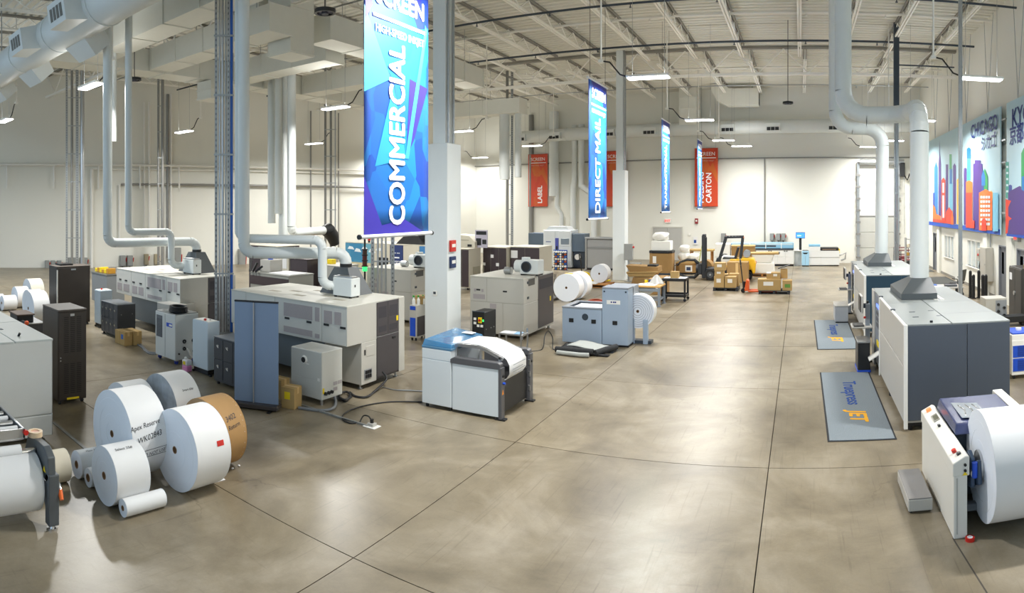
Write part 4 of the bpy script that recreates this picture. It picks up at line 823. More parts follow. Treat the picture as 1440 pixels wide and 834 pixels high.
for b, zz in ((.3, .2), (.3, .3), (.42, .3)): MB().box(0, .006, b, b + .1, zz, zz + .06).build('vent', PVENT, t)
for b in (.08, .16, .24): MB().cyl((0, b, .2), (.04, b, .2), .03, 10).build('cable_gland', BLACK, t)
for a in (-.06, -w + .06):
    for b in (.06, d - .06): MB().cyl((a, b, 0), (a, b, .09), .025, 8).build('foot', STEEL, t)
def cable(name, label, pts, r, mat, cat='cable', group=None):
    """smooth cable through floor points"""
    P = [Vector(p) for p in pts]; out = []
    for i in range(len(P) - 1):
        p0, p1, p2, p3 = P[max(0, i - 1)], P[i], P[i + 1], P[min(len(P) - 1, i + 2)]
        for k in range(6):
            u = k / 6; out.append(.5 * ((2 * p1) + (p2 - p0) * u + (2 * p0 - 5 * p1 + 4 * p2 - p3) * u * u + (3 * p1 - p0 - 3 * p2 + p3) * u ** 3))
    out.append(P[-1]); return tag(MB().tube(out, r, 7).build(name, mat), label, cat, group)
GRYC = M('grey_cable', '#7f8184', .5)
def F(px, py, z=.012): return (*G(px, py).xy, z)
cable('power_cable', 'thick grey cable looping out of power unit onto floor', [F(458, 556, .2), F(466, 561, .16), F(472, 566, .03), F(468, 576, .02), F(450, 579, .02), F(420, 575, .02)], .028, GRYC)
cable('power_cable', 'black cable tangle between power unit and nearer left press', [F(475, 560, .03), F(486, 566, .025), F(492, 559, .05), F(486, 554, .04), F(476, 560, .06), F(484, 567, .06), F(494, 560, .03)], .022, BLACK)
cable('power_cable', 'black cable loop hanging from nearer left press socket panel', [(-7.6, 9.78, .26), (-7.45, 9.7, .15), F(526, 553, .025), F(515, 560, .02), F(500, 559, .02), F(492, 554, .03)], .022, BLACK)
cable('floor_cable', 'black cable curving across floor to the glass-topped finisher', [F(505, 595), F(492, 596), F(481, 589), F(490, 579), F(515, 571), F(550, 566), F(594, 566)], .012, BLACK)
cable('floor_cable', 'short black plug cable arching over the floor outlet', [F(521, 598, .1), F(518, 594, .1), F(511, 590, .06), F(506, 595, .015)], .012, BLACK)
cable('floor_cable', 'pale flat cable on floor by dark end of nearer press', [F(538, 545), F(555, 549), F(575, 550), F(594, 551)], .012, STEEL)
a, b = G(410, 566), G(517, 600)
tag(MB().bar((*a.xy, .014), (*b.xy, .014), .035, .026).build('cable_duct', GALV), 'straight silver cable duct on floor leading to outlet', 'cable duct')
t = thing('floor_outlet', 'white floor outlet box with black plug in front of press', 'outlet', G(523, 600)); MB().box(-.12, .12, -.09, .09, 0, .012).build('plate', TRIM, t, .003); MB().box(-.06, .06, -.05, .05, .012, .06).build('box', LGREY, t, .005); MB().cyl((0, 0, .06), (0, 0, .12), .03, 10).build('plug', BLACK, t)
p0, p1 = G(330, 570), G(391.5, 577.5); ang = atan2(p1.y - p0.y, p1.x - p0.x); Lb = (p1 - p0).length
t = thing('banner_stand', 'blue-grey back of a roll-up banner stand', 'banner stand', ((p0.x + p1.x) / 2, (p0.y + p1.y) / 2, 0), ang); BGB = M('banner_back_blue', '#7f92ad', .55, var=.03)
MB().box(-Lb / 2, Lb / 2, -.006, .006, .1, 1.84).build('fabric', BGB, t); MB().box(-Lb / 2, Lb / 2, -.02, .02, 1.83, 1.86).build('top_rail', BLACK, t, .004); MB().box(-Lb / 2 - .06, Lb / 2 + .03, -.14, .1, .02, .1).build('base', M('base_dark', '#3f3a3a', .4), t, .015); MB().cyl((-.04, -.03, .1), (-.04, -.03, 1.83), .012, 8).build('support_pole', STEEL, t)
for a in (-.3, .3): MB().box(a - .03, a + .03, -.22, .18, 0, .02).build('foot', BLACK, t)
p = G(400, 574); carton('carton with yellow label beside blue banner stand base', (p.x + .03, p.y + .14, 0), (.27, .25, .36), .25, None, YEL); p = G(404, 560); carton('carton with blue label behind another beside the power unit', (p.x - .16, p.y - .02, 0), (.24, .24, .34), .1, None, BLUEL)
# ---------------------------------------------------------------- strut and conduit risers on the left
BLUEP = M('blue_pipe', '#1f57a8', .4)
def riser(label, px, r, items, z1=ZD):
    a = az(px); t = thing('conduit_riser', label, 'conduit', (r * sin(a), r * cos(a), 0), -a)
    for nm, dx, w, mt in items:
        if nm == 'strut':
            m = MB().box(dx - w / 2, dx + w / 2, -.03, .03, 0, z1); m.build('strut', mt, t)
            h = MB()
            for k in range(int(z1 / .12)): h.box(dx - w * .2, dx + w * .2, -.034, -.03, .05 + k * .12, .1 + k * .12)
            h.build('strut_slots', M('slot_dark', '#6f7274', .6), t)['kind'] = 'stuff'
        else: MB().cyl((dx, 0, 0), (dx, 0, z1), w / 2, 10).build(nm, mt, t)
    lo, hi = min(i[1] for i in items) - .05, max(i[1] for i in items) + .05
    for k in range(int(z1 / 1.35)): MB().box(lo, hi, -.06, -.03, .6 + k * 1.35, .64 + k * 1.35).build('cross_strut', GALV, t)
    MB().box(lo, hi, -.08, .08, 0, .02).build('base', GALV, t); return t
riser('tall bundle of galvanised struts, conduits and a blue pipe between left presses', 315, 14.4, [('strut', -.18, .06, GALV), ('conduit', -.1, .05, STEEL), ('conduit', -.03, .06, STEEL), ('conduit', .04, .04, GALV), ('strut', .1, .06, GALV), ('pipe', .17, .07, BLUEP)])
riser('cluster of galvanised pipes on struts behind the dark rack by left wall', 107, 30.5, [('strut', -.45, .1, GALV), ('conduit', -.2, .12, M('dull_pipe', '#8b8a86', .5, .4)), ('strut', .05, .14, GALV), ('pipe', .3, .2, STEEL)])
riser('pair of conduits on struts by left wall, right of the dark rack', 226, 33, [('conduit', -.12, .12, MATS['dull_pipe']), ('conduit', .1, .16, MATS['dull_pipe'])])
riser('thin pair of conduits with brackets by left wall, left of big blue banner', 462, 32, [('conduit', -.16, .12, MATS['dull_pipe']), ('conduit', .12, .12, MATS['dull_pipe']), ('conduit', .34, .06, GALV)])
riser('strut ladder riser standing behind the big blue banner', 538, 17.6, [('strut', -.28, .1, GALV), ('conduit', -.13, .06, STEEL), ('conduit', -.02, .06, STEEL), ('conduit', .09, .05, GALV), ('strut', .28, .1, GALV)], 8.5)
riser('dark conduit and strut beside pale stub duct at mid hall', 717, 34.6, [('conduit', -.14, .16, MATS['dull_pipe']), ('strut', .12, .14, GALV)])
# ---------------------------------------------------------------- big white pillars
COLW = M('pillar_paint', '#dfe4e4', .5, var=.02)
def pillar(label, px, r, w, zb):
    a = az(px); t = bpy.data.objects.new('pillar', None); COL.objects.link(t); t.location = (r * sin(a), r * cos(a), 0); struct(t, label)
    MB().box(-w / 2, w / 2, -w / 2, w / 2, 0, zb).build('casing', COLW, t, .01); MB().box(-w * .28, w * .28, -w * .28, w * .28, zb, ZD).build('steel_shaft', COLW, t, .01); m = MB()
    for s_ in (-1, 1): m.cyl((w * .5, s_ * .1, .0), (w * .5, s_ * .1, ZD), .022, 8)
    for s_ in (-1, 1): MB().cyl((w * .36, s_ * .12, zb), (w * .36, s_ * .12, ZD), .03, 8).build('conduit', GALV, t)
    return t
pc = pillar('big white square pillar beside the large blue banner', 623, 15.9, .66, 5.05); pillar('white square pillar farther down the aisle', 872.5, 30.2, .6, 5.2)
t = thing('thermostat', 'small thermostat on big white pillar front', 'thermostat', (pc.location.x - .02, pc.location.y - .33, 1.35)); MB().box(-.06, .06, -.02, 0, -.06, .06).build('case', TRIM, t, .006); MB().box(-.04, .03, -.024, -.02, -.02, .04).build('display', DARKSTEEL, t)
for k, (z, mt, lb, nm) in enumerate(((2.52, RED, 'red fire alarm pull box on side of big white pillar', 'alarm_box'), (2.12, M('navy_switch', '#22345e', .4), 'small dark blue switch box on side of big white pillar', 'switch_box'))):
    t = thing(nm, lb, 'alarm' if k == 0 else 'switch', (pc.location.x + .33, pc.location.y - .1, z)); MB().box(0, .06, -.14, .1, -.14, .14).build('case', mt, t, .008); MB().box(.06, .065, -.1, .06, -.03, .05).build('face', TRIM, t)
# ---------------------------------------------------------------- glass-topped finisher with white panels in the middle
PWB = M('finisher_white', '#dde3e6', .35, var=.02); LIDB = M('blue_smoked_lid', '#4279a3', .12, var=.2, scale=4, alpha=.8); FDK = M('finisher_dark', '#57575a', .4)
x, y = -6.25, 9.17
t = thing('finisher', 'white finisher with blue see-through lid and paper running over its hump', 'finisher', (x, y, 0))
MB().box(0, .6, .01, 1.1, .06, 1.03).build('left_cabinet', PWB, t, .01); MB().box(.004, .596, -.006, .01, .07, .84).build('front_panel', PWB, t, .004); MB().box(.004, .596, -.006, .01, .85, 1.02).build('front_panel', PWB, t, .004)
l = MB().frustum([(0, 0, 1.07), (.6, 0, 1.07), (.62, 1.12, 1.07), (0, 1.12, 1.07)], [(.02, .04, 1.17), (.58, .04, 1.13), (.6, 1.1, 1.13), (.02, 1.1, 1.2)]).build('lid', LIDB, t, .01); MB().box(-.005, .61, -.005, 1.12, 1.03, 1.07).build('lid_frame', M('lid_frame_blue', '#5b87a8', .35), t, .005)
for k in range(6): MB().box(.08, .52, .12 + .15 * k, .17 + .15 * k, 1.075, 1.1).build('tray_rib', M('rib_blue', '#2f6f9e', .4), t)
MB().box(.3, .52, .85, 1.0, 1.165, 1.175).build('white_label', TRIM, t)
for ya, nm in ((0, 'near'), (1.13, 'far')):
    MB().box(.62, 1.5, ya, ya + .06, .05, .83).build('side_panel', PWB if ya == 0 else FDK, t, .006)
    MB().prism([(.58, .83), (1.54, .83), (1.54, .92), (1.5, .94), (.66, .94), (.58, .9)], .12, 'y', ya - .01).build('rim', FDK, t, .008); MB().box(1.5, 1.56, ya - .005, ya + .12, .02, .86).build('end_post', FDK, t, .008)
    MB().box(1.44, 1.62, ya, ya + .1, 0, .03).build('foot', BLACK, t, .005); MB().cyl((1.56, ya + .06, .72), (1.575, ya + .06, .72), .025, 10).build('lock', BLACK, t)
for zz in (.2, .45, .66): MB().box(1.52, 1.56, 1.12, 1.14, zz, zz + .1).build('hinge', STEEL, t, .004)
MB().prism([(.02, .42), (.08, .42), (.05, .5)], .003, 'x', 1.56).build('warning_sticker', M('orange_sticker', '#f0941f', .5), t); MB().cyl((1.56, .06, .6), (1.6, .06, .6), .02, 8).build('air_fitting', BLUE, t)
MB().box(.7, 1.5, .14, 1.1, .08, .6).build('inner_frame', BLACK, t)
hump = [(.55, 1.08), (.66, 1.12), (1.04, 1.13), (1.2, 1.09), (1.52, .97)]
for ya in (.14, .85): m = MB(); [m.bar((a[0], ya, a[1]), (b[0], ya, b[1]), .04, .05) for a, b in zip(hump, hump[1:])]; m.build('hump_rail', STEEL, t)
for a, z in ((.62, .85), (1.1, .85), (1.46, .85)): MB().bar((a, .14, z), (a, .14, 1.0 if a > 1.4 else 1.08), .04).build('hump_post', STEEL, t)
pr = hump + [(1.57, .93), (1.62, .84), (1.62, .7), (1.55, .6), (1.42, .55)]
m = MB(); n = len(pr); m.add([(a, .17, z + .03) for a, z in pr] + [(a, .82, z + .03) for a, z in pr], [(i, i + 1, n + i + 1, n + i) for i in range(n - 1)], True); m.build('paper_web', PAPER, t, thick=.003)
for k in range(4): m = MB().box(.0, .0, 0, 0, 0, 0) if 0 else None
for k, zz in enumerate((.87, .8, .76, .72)): MB().box(1.652, 1.655, .25, .72 - .1 * (k % 2), zz - .008, zz + .004).build('printed_line', M('print_grey', '#a9adb3', .6), t)
for a in (.06, .54):
    for b in (.08, 1.02): MB().cyl((a, b, 0), (a, b, .06), .03, 8).build('foot', BLACK, t)
# ---------------------------------------------------------------- presses in the middle of the hall
def cube_press(label, box, split, wd=.45):
    """squat press: two-part front, pale side and a dark end section"""
    x, y, xl, yr, z = box; w, d = x - xl, yr - y; t = thing('coating_unit', label, 'printing press', (x, y, 0), 0, 'squat presses in the middle')
    MB().box(-w, -.01, .012, d, .1, z - .03).build('body', PRS, t); xs = (-w, -w + w * split, 0)
    for a, b in zip(xs, xs[1:]):
        p = MB().box(a + .004, b - .004, 0, .014, z * .58, z - .035).build('front_panel', PRS, t, .006); MB().box((a + b) / 2 - .06, (a + b) / 2 + .06, -.006, 0, z * .76, z * .785).build('handle', BLACK, p)
        if b - a < w * .5:
            MB().box(a + .1, b - .05, -.004, 0, z * .62, z * .7).build('vent', PVENT, p)
            for q in (.3, .75): MB().box(a + (b - a) * q - .03, a + (b - a) * q + .03, -.004, 0, z * .74, z * .79).build('vent', PVENT, p)
    for a, b in ((-w, -w * .38), (-w * .37, 0)): MB().box(a + .004, b - .004, 0, .014, .12, z * .575).build('lower_panel', PRS, t, .006)
    MB().box(-w * .62, -w * .5, -.004, 0, z * .48, z * .56).build('vent', PVENT, t)
    e = d * wd
    for z0, z1 in ((z * .585, z - .035), (.12, z * .575)): MB().box(-.01, .004, .0, e, z0, z1).build('side_panel', PRS, t, .006)
    MB().box(.004, .008, e * .3, e * .75, z * .86, z * .97).build('side_window', M('window_dark', '#4a4a48', .4), t)
    for q in (.25, .5): MB().box(.004, .012, e * .22, e * .34, z * (.4 + q), z * (.44 + q)).build('latch', DARKSTEEL, t)
    MB().box(-.01, .006, e + .01, d - .02, .15, z - .03).build('dark_door', PDK, t, .006); MB().box(.006, .009, e + .08, d - .1, z * .75, z * .92).build('mesh_vent', MATS['dark_vent'], t); MB().box(.006, .01, d - .3, d - .22, z * .5, z * .58).build('yellow_sticker', YEL, t)
    MB().box(-w, 0.0, -.004, d, z - .03, z).build('top', PRT, t, .005)
    for a in (-.1, -w + .1):
        for b in (.1, d - .15): MB().cyl((a, b, 0), (a, b, .12), .035, 8).build('foot', STEEL, t)
    return t
bC = nearbox(736.5, 479, 661, 778.5, 392); cube_press('squat grey press with dark end in the middle, right of big white pillar', bC, .32)
bM = nearbox(578, 456, 516, 603, 380); cube_press('squat grey press with white blower, left of big white pillar', (bM[0], bM[1], bM[2], bM[1] + 1.9, bM[4]), .3)
def blower(label, loc):
    t = thing('duct_blower', label, 'blower', loc, 0, 'white duct blowers on the squat presses')
    MB().box(-.1, .45, -.2, .2, .04, .42).build('box', PIPEWHITE, t, .015); MB().cyl((-.1, 0, .23), (-.3, 0, .23), .17, 18).build('duct_stub', PIPEWHITE, t); MB().lathe([(.12, 0), (.15, 0), (.15, .03)], 18, 'y', (.1, -.23, .24)).build('fan_ring', DARKSTEEL, t)
    MB().cyl((.1, -.2, .24), (.1, -.205, .24), .14, 18).build('fan_opening', BLACK, t); MB().cyl((.0, 0, .42), (.0, 0, .48), .12, 14).build('collar', PIPEWHITE, t)
    MB().cyl((-.62, -.05, .1), (-.42, -.05, .1), .1, 14).build('loose_coupling', GALV, t)
    for a in (-.05, .4): MB().box(a - .03, a + .03, -.18, .18, 0, .04).build('foot', BLACK, t)
blower('white blower box on squat press right of pillar', (bC[0] - .35, bC[1] + .9, bC[4])); blower('white blower box on squat press left of pillar', (bM[0] - .25, bM[1] + .8, bM[4]))
t = thing('relay_box', 'black electrical box with yellow switch before the squat press', 'control box', (-7.35, 13.45, 0)); z = .92
MB().box(-.34, 0, 0, .62, .05, z).build('case', BLACK, t, .01); MB().box(-.3, -.04, .04, .58, 0, .05).build('plinth', BLACK, t); MB().box(-.34, .0, -.004, .02, z, z + .02).build('top_lip', DARKSTEEL, t)
MB().box(-.16, -.06, -.02, 0, .66, .8).build('switch_plate', YEL, t, .004); MB().cyl((-.11, -.02, .73), (-.11, -.05, .73), .03, 10).build('red_switch', RED, t); MB().box(-.04, -.01, -.012, 0, .7, .75).build('lamp', GREENL, t)
for a, zz in ((-.29, .72), (-.29, .62), (-.2, .56), (-.1, .56)): MB().box(a, a + .07, -.008, 0, zz, zz + .06).build('white_label', TRIM, t)
for b in (.1, .35, .5): MB().cyl((0, b, .5), (.006, b, .5), .015, 6).build('screw', STEEL, t)
p = G(722, 499)
t = thing('utility_table', 'small steel table with papers behind the finisher', 'table', (p.x, p.y, 0)); MB().box(-.3, .3, -.2, .2, .5, .52).build('top', STEEL, t, .004); MB().box(-.3, .3, -.2, .2, .15, .17).build('shelf', STEEL, t, .004)
for a in (-.28, .28):
    for b in (-.18, .18): MB().box(a - .015, a + .015, b - .015, b + .015, 0, .62 if a > 0 else .5).build('leg', STEEL, t)
for k in range(3): tt = thing('paper_sheet', ['white sheet at left on small steel table', 'white sheet in middle of small steel table', 'blue-tinted sheet at right on small steel table'][k], 'paper', (p.x - .2 + .17 * k, p.y, .521), .1 * k); MB().box(-.09, .09, -.13, .13, 0, .006).build('sheet', PAPER if k < 2 else M('blue_sheet', '#8fb6d6', .6), tt)
# small chiller with bottles by the pillar
x, y, xl, yr, z = nearbox(585.3, 480, 575.8, 602, 430); w, d = x - xl, yr - y
t = thing('recirculating_chiller', 'small white chiller with blue door and green bottles left of pillar', 'chiller', (x, y, 0)); MB().box(-w, 0, 0, d, .08, z).build('case', PRS, t, .01); MB().box(-w + .02, -.02, -.01, 0, .12, .6).build('blue_door', BLUE, t, .004); MB().box(-w + .02, -.02, -.01, 0, .8, .9).build('blue_band', BLUE, t, .004); g_ = MB().box(0, .008, .04, d - .05, .12, .62).build('side_grille', PDK, t)
for a in (-.05, -w + .05):
    for b in (.06, d - .06): MB().cyl((a, b, 0), (a, b, .08), .03, 8).build('foot', BLACK, t)
cw, cd = w, d
GB = M('green_cap', '#2f9e3a', .4)
for k in range(3):
    tt = thing('spray_bottle', ['white bottle with green cap, left one on small chiller', 'white bottle with green cap, middle one on small chiller', 'white bottle with green cap, right one on small chiller'][k], 'bottle', (x - cw * .75 + k * .08, y + .12 + k * .1, z), 0, 'bottles on the small chiller'); MB().lathe([(.0, 0), (.045, 0), (.045, .12), (.018, .17), (.018, .19), (0, .19)], 14, 'z').build('bottle', TRIM, tt); MB().box(-.03, .02, -.012, .012, .19, .24).build('nozzle', GB, tt, .004)
carton('little carton on small chiller behind green-capped bottles', (x - .1, y + d * .7, z), (.25, .25, .22))
# blue-grey unwinder right of centre
BG = M('blue_grey_panel', '#9fafc2', .4, var=.03); BGD = M('grey_top_rim', '#8d929a', .4)
x, y = -4.45, 15.05; p = G(883.3, 489.4); x, y = p.x, p.y; xl = XonY(846.6, y); xb = XonY(790.6, y); zt = ZY(883.3, 406.6, Y=y); zb = ZY(790.6, 432.8, Y=y)
t = thing('web_unwinder', 'blue-grey unwinder with tall end tower beside folded mats', 'unwinder', (x, y, 0)); wt, wb = x - xl, x - xb
MB().box(-wt, 0, 0, .45, .05, zt - .02).build('tower', BG, t, .012, 2); MB().box(-wt, 0, .0, .5, zt - .02, zt + .03).build('tower_cap', BGD, t, .012); MB().box(-wt, -.02, .6, 1.1, .5, zt).build('rear_tower', BGD, t, .01)
MB().box(-wt - .0, .0, .05, .5, 0, .05).build('plinth', BLACK, t)
MB().box(-wb, -wt - .01, .0, .06, .04, zb).build('front_panel', BG, t, .01); MB().box(-wb, -wb + .06, .06, 1.1, .04, zb).build('end_panel', BG, t, .01); MB().box(-wb, -wt, 1.05, 1.1, .04, zb).build('rear_panel', BG, t, .01)
m = MB(); m.box(-wb - .01, -wt, -.01, .12, zb, zb + .04); m.box(-wb - .01, -wt, 1.0, 1.11, zb, zb + .04); m.box(-wb - .01, -wb + .12, .12, 1.0, zb, zb + .04); m.build('top_rim', BGD, t, .006); MB().box(-wb + .12, -wt, .12, 1.0, zb - .25, zb - .24).build('inner_deck', BLACK, t); MB().box(-wb + .2, -wt - .05, .25, .9, zb - .02, zb).build('paper_web', PAPER, t)
for a, zz in ((-wb + .25, zb - .3), (-wt - .22, zb - .3)): MB().box(a - .06, a + .06, -.02, 0, zz - .05, zz + .05).build('catch', BLACK, t, .005)
MB().lathe([(.0, 0), (.07, 0), (.085, .02)], 18, 'y', (-wb + .62, -.02, zb - .2)).build('round_port', DARKSTEEL, t); MB().box(-wt * .5 - .06, -wt * .5 + .06, -.02, 0, .55, .65).build('catch', BLACK, t, .005)
MB().box(-wt * .82, -wt * .3, -.004, 0, 1.06, 1.16).build('name_plate', TRIM, t); text('lettering', '■ ■■', .05, M('print_navy', '#24357f', .6), t, (-wt * .56, -.006, 1.11), FX)
for a in (-wt + .06, -.06): MB().box(a - .02, a + .02, -.006, 0, zt - .1, zt - .06).build('corner_stud', DARKSTEEL, t)
for a in (-.1, .25): MB().box(a, a + .12, .5, .62, 0, .62).build('roll_stand_leg', BG, t, .006)
MB().box(-.2, .45, .55, .8, .0, .08).build('roll_stand_base', DARKSTEEL, t)
rq = .43; LAYG = M('roll_layer_grey', '#b7bcc6', .6)
rr = paper_roll('white roll with spiral layers on the blue-grey unwinder', (x + .1, y + .55, .82), rq, .32, 0, core=.04)
for k in range(6): MB().lathe([(.1 + .055 * k, -.012), (.115 + .055 * k, -.014)], 36, 'y').build('layer_ring', LAYG, rr)
MB().cyl((.1 - .1, 0, 0), (0, .4, 0), .03, 8) 
# folded mats
p = G(826, 496); MATK = M('mat_black', '#2b2c2e', .85, var=.2, bump=.3, scale=30); MATL = M('mat_pale', '#a9aca8', .9, bump=.3, scale=40)
t = thing('folded_mat', 'folded black and pale floor mats heaped before the blue-grey unwinder', 'mat', (p.x, p.y, 0))
MB().grid(lambda u, v: (-.7 + 1.3 * u, -.3 + .75 * v, .05 + .05 * sin(5 * u) + .03 * cos(7 * v)), 14, 8).build('lower_fold', MATK, t, thick=.04); MB().grid(lambda u, v: (-.45 + .85 * u + .1 * v, -.2 + .6 * v, .15 + .04 * sin(4 * u + 1)), 12, 8).build('pale_fold', MATL, t, thick=.02)
MB().tube([(-.68, -.33, .1), (-.2, -.36, .12), (.25, -.3, .1)], .07, 10).build('rolled_edge', MATK, t); MB().tube([(-.6, -.45, .06), (0, -.5, .06), (.2, -.46, .06)], .05, 10).build('rolled_edge', MATL, t); MB().tube([(.3, -.3, .08), (.5, 0, .12), (.6, .4, .1)], .07, 10).build('rolled_edge', MATK, t)
cable('floor_cable', 'black cable hoop rising beside folded floor mats', [F(742, 495), F(762, 492), F(766, 484, .2), F(771, 482, .3), F(777, 486, .2), F(778, 492), F(790, 488), F(800, 482)], .014, BLACK)
for k in range(2): cable('floor_cable', ['grey hose on floor from cartons to the pale grey chiller, front one', 'grey hose on floor from cartons to the pale grey chiller, rear one'][k], [F(186 + 3 * k, 481 - 3 * k), F(198, 488 - 3 * k), F(208, 497 - 2 * k), F(219, 499 - 2 * k)], .022, GRYC)
# ================================================================ hanging banners
def facet(key, cols, scale):
    """flat printed fabric: overlapping facets of a few inks"""
    m = bpy.data.materials.new(key); m.use_nodes = True; N = m.node_tree.nodes; L = m.node_tree.links; b = N['Principled BSDF']; b.inputs['Roughness'].default_value = .55
    tc = N.new('ShaderNodeTexCoord'); outs = []
    for k, s in enumerate((scale, scale * .55)):
        mp = N.new('ShaderNodeMapping'); mp.inputs['Scale'].default_value = (1, s * 1.5, s); mp.inputs['Rotation'].default_value = (.6 + k, 0, 0); mp.inputs['Location'].default_value = (0, k * 3.1, 1.7)
        v = N.new('ShaderNodeTexVoronoi'); v.distance = 'MANHATTAN'; v.inputs['Scale'].default_value = 1.
        L.new(tc.outputs['Object'], mp.inputs[0]); L.new(mp.outputs[0], v.inputs['Vector']); sp = N.new('ShaderNodeSeparateColor'); L.new(v.outputs['Color'], sp.inputs[0]); outs.append(sp.outputs[k])
    mx = N.new('ShaderNodeMix'); mx.data_type = 'FLOAT'; mx.inputs[0].default_value = .5; L.new(outs[0], mx.inputs[2]); L.new(outs[1], mx.inputs[3])
    r = N.new('ShaderNodeValToRGB'); e = r.color_ramp.elements
    for i, c in enumerate(cols):
        p = .12 + .76 * i / (len(cols) - 1); q = e[i] if i < 2 else e.new(p); q.position = p; q.color = tuple(lin(c)) + (1,)
    L.new(mx.outputs[0], r.inputs[0]); L.new(r.outputs[0], b.inputs['Base Color']); return m
BLUEF = facet('banner_blue_print', ['#262488', '#173ea0', '#125ab4', '#1880c8', '#1646aa', '#2590d0'], .9); REDF = facet('banner_red_print', ['#a8401c', '#c8421c', '#d04a20', '#c2381c', '#c86a22', '#cf4a22'], .7)
WTXT = M('banner_white_ink', '#f4f6f8', .6, var=0.); CYANF = M('banner_cyan_facet', '#2a98d6', .55); INDIGO = M('banner_indigo_facet', '#3a2fa6', .55); PALEF = M('banner_pale_facet', '#3d9fd4', .55)
UPX = Matrix(((0, 0, 1), (0, -1, 0), (1, 0, 0))).to_euler()             # text reading upwards on a face towards +X
UPY = (Matrix(((0, -1, 0), (0, 0, -1), (1, 0, 0)))).to_euler()          # text reading upwards on a face towards -Y
def banner(label, loc, word, size=.56, fit=2.62, L=3.75, w=1.58, xs=1., facets=()):
    t = thing('hanging_banner', label, 'banner', loc, 0, 'blue banners over the aisle')
    MB().grid(lambda u, v: (.003 * sin(9 * u + 3 * v), -w / 2 + w * u, L * v), 10, 10).build('fabric', BLUEF, t, thick=.004)
    for k_, (mt, pts) in enumerate(facets): MB().prism([(-w / 2 + w * a, L * b) for a, b in pts], .0006, 'x', .0056 + .0007 * k_).build('printed_facet', mt, t)
    for z, nm in ((0, 'bottom_rod'), (L, 'top_rod')): MB().cyl((0, -w / 2 - .08, z), (0, w / 2 + .08, z), .03, 10).build(nm, M('rod_white', '#dfe2e6', .4), t)
    for s_ in (-1, 1): MB().cyl((0, s_ * (w / 2 + .08), 0), (0, s_ * (w / 2 + .11), 0), .035, 10).build('rod_cap', BLACK, t); MB().cyl((0, s_ * w * .42, L), (0, s_ * w * .42, ZD - loc[2]), .006, 5).build('hanging_cord', BLACK, t)
    text('lettering', 'SCREEN', .36, WTXT, t, (.0125, 0.06, L - .36), FY, bold=.014, ext=.0008, fit=1.2)
    MB().box(.0115, .0135, -w * .38, w * .43, L - .68, L - .63).build('rule', WTXT, t)
    text('lettering', 'HIGH-SPEED INKJET', .15, WTXT, t, (.0125, .05, L - .83), FY, ext=.0008, bold=.003, fit=1.2)
    text('lettering', word, size, WTXT, t, (.0125, -.02, .14), UPX, xs, 'LEFT', bold=.016, ext=.0008, fit=fit)
    return t
banner('large blue banner reading COMMERCIAL beside the big white pillar', (-5.5, 7.45, 3.08), 'COMMERCIAL', .52, 2.64,
       facets=((INDIGO, [(.0, .0), (.95, .0), (.6, .06), (.25, .04), (.0, .22)]), (CYANF, [(.15, .26), (.62, .3), (.42, .58)]), (PALEF, [(.0, .85), (.38, .6), (.0, .53)]), (INDIGO, [(.68, .62), (.98, .6), (.75, .38), (.62, .3)]), (PALEF, [(.6, .3), (.66, .3), (.98, .84), (.94, .86)]), (INDIGO, [(.0, .98), (.12, .86), (.02, .8)])))
banner('blue banner reading DIRECT MAIL, next after the largest', (-5.5, 16.57, 3.15), 'DIRECT MAIL', .6)
banner('blue banner reading TRANSACTIONAL, third along the aisle', (-5.5, 25.4, 3.25), 'TRANSACTIONAL', .56)
banner('blue banner reading PUBLISHING, farthest along the aisle', (-5.5, 34.2, 3.35), 'PUBLISHING', .56)
def red_banner(label, pl, pr, lines, z0=3.5, L=3.65):
    a, b = bwall(pl, .25), bwall(pr, .25); c = (a + b) / 2; w = (b - a).length; t = thing('wall_banner', label, 'banner', (c.x, c.y, z0), atan2(b.y - a.y, b.x - a.x), 'red banners at the back wall')
    MB().box(-w / 2, w / 2, -.005, .005, 0, L).build('fabric', REDF, t)
    for z in (0, L): MB().cyl((-w / 2, 0, z), (w / 2, 0, z), .03, 8).build('rod', M('rod_red', '#b23a1c', .5), t)
    for s_ in (-1, 1): MB().cyl((s_ * w * .4, 0, L), (s_ * w * .4, 0, ZD - z0), .008, 5).build('hanging_cord', GALV, t)
    text('lettering', 'SCREEN', .33, WTXT, t, (0, -.012, L - .35), FX, 1.); MB().box(-w * .42, w * .42, -.012, -.008, L - .62, L - .57).build('rule', WTXT, t)
    text('lettering', 'HIGH-SPEED INKJET', .12, M('banner_faded_ink', '#d9a48c', .6), t, (0, -.012, L - .78), FX)
    for k, s in enumerate(lines): text('lettering', s, .5, WTXT, t, (w * .12 - .5 * (len(lines) - 1 - k), -.012, .2), UPY, .92, 'LEFT', bold=.012)
red_banner('red banner reading LABEL at the back wall', 743, 770, ['LABEL']); red_banner('red banner reading FLEXIBLE half behind the far white pillar', 851.5, 880, ['FLEXIBLE']); red_banner('red banner reading FOLDING CARTON behind the farthest blue banner', 977, 1009.5, ['FOLDING', 'CARTON'])
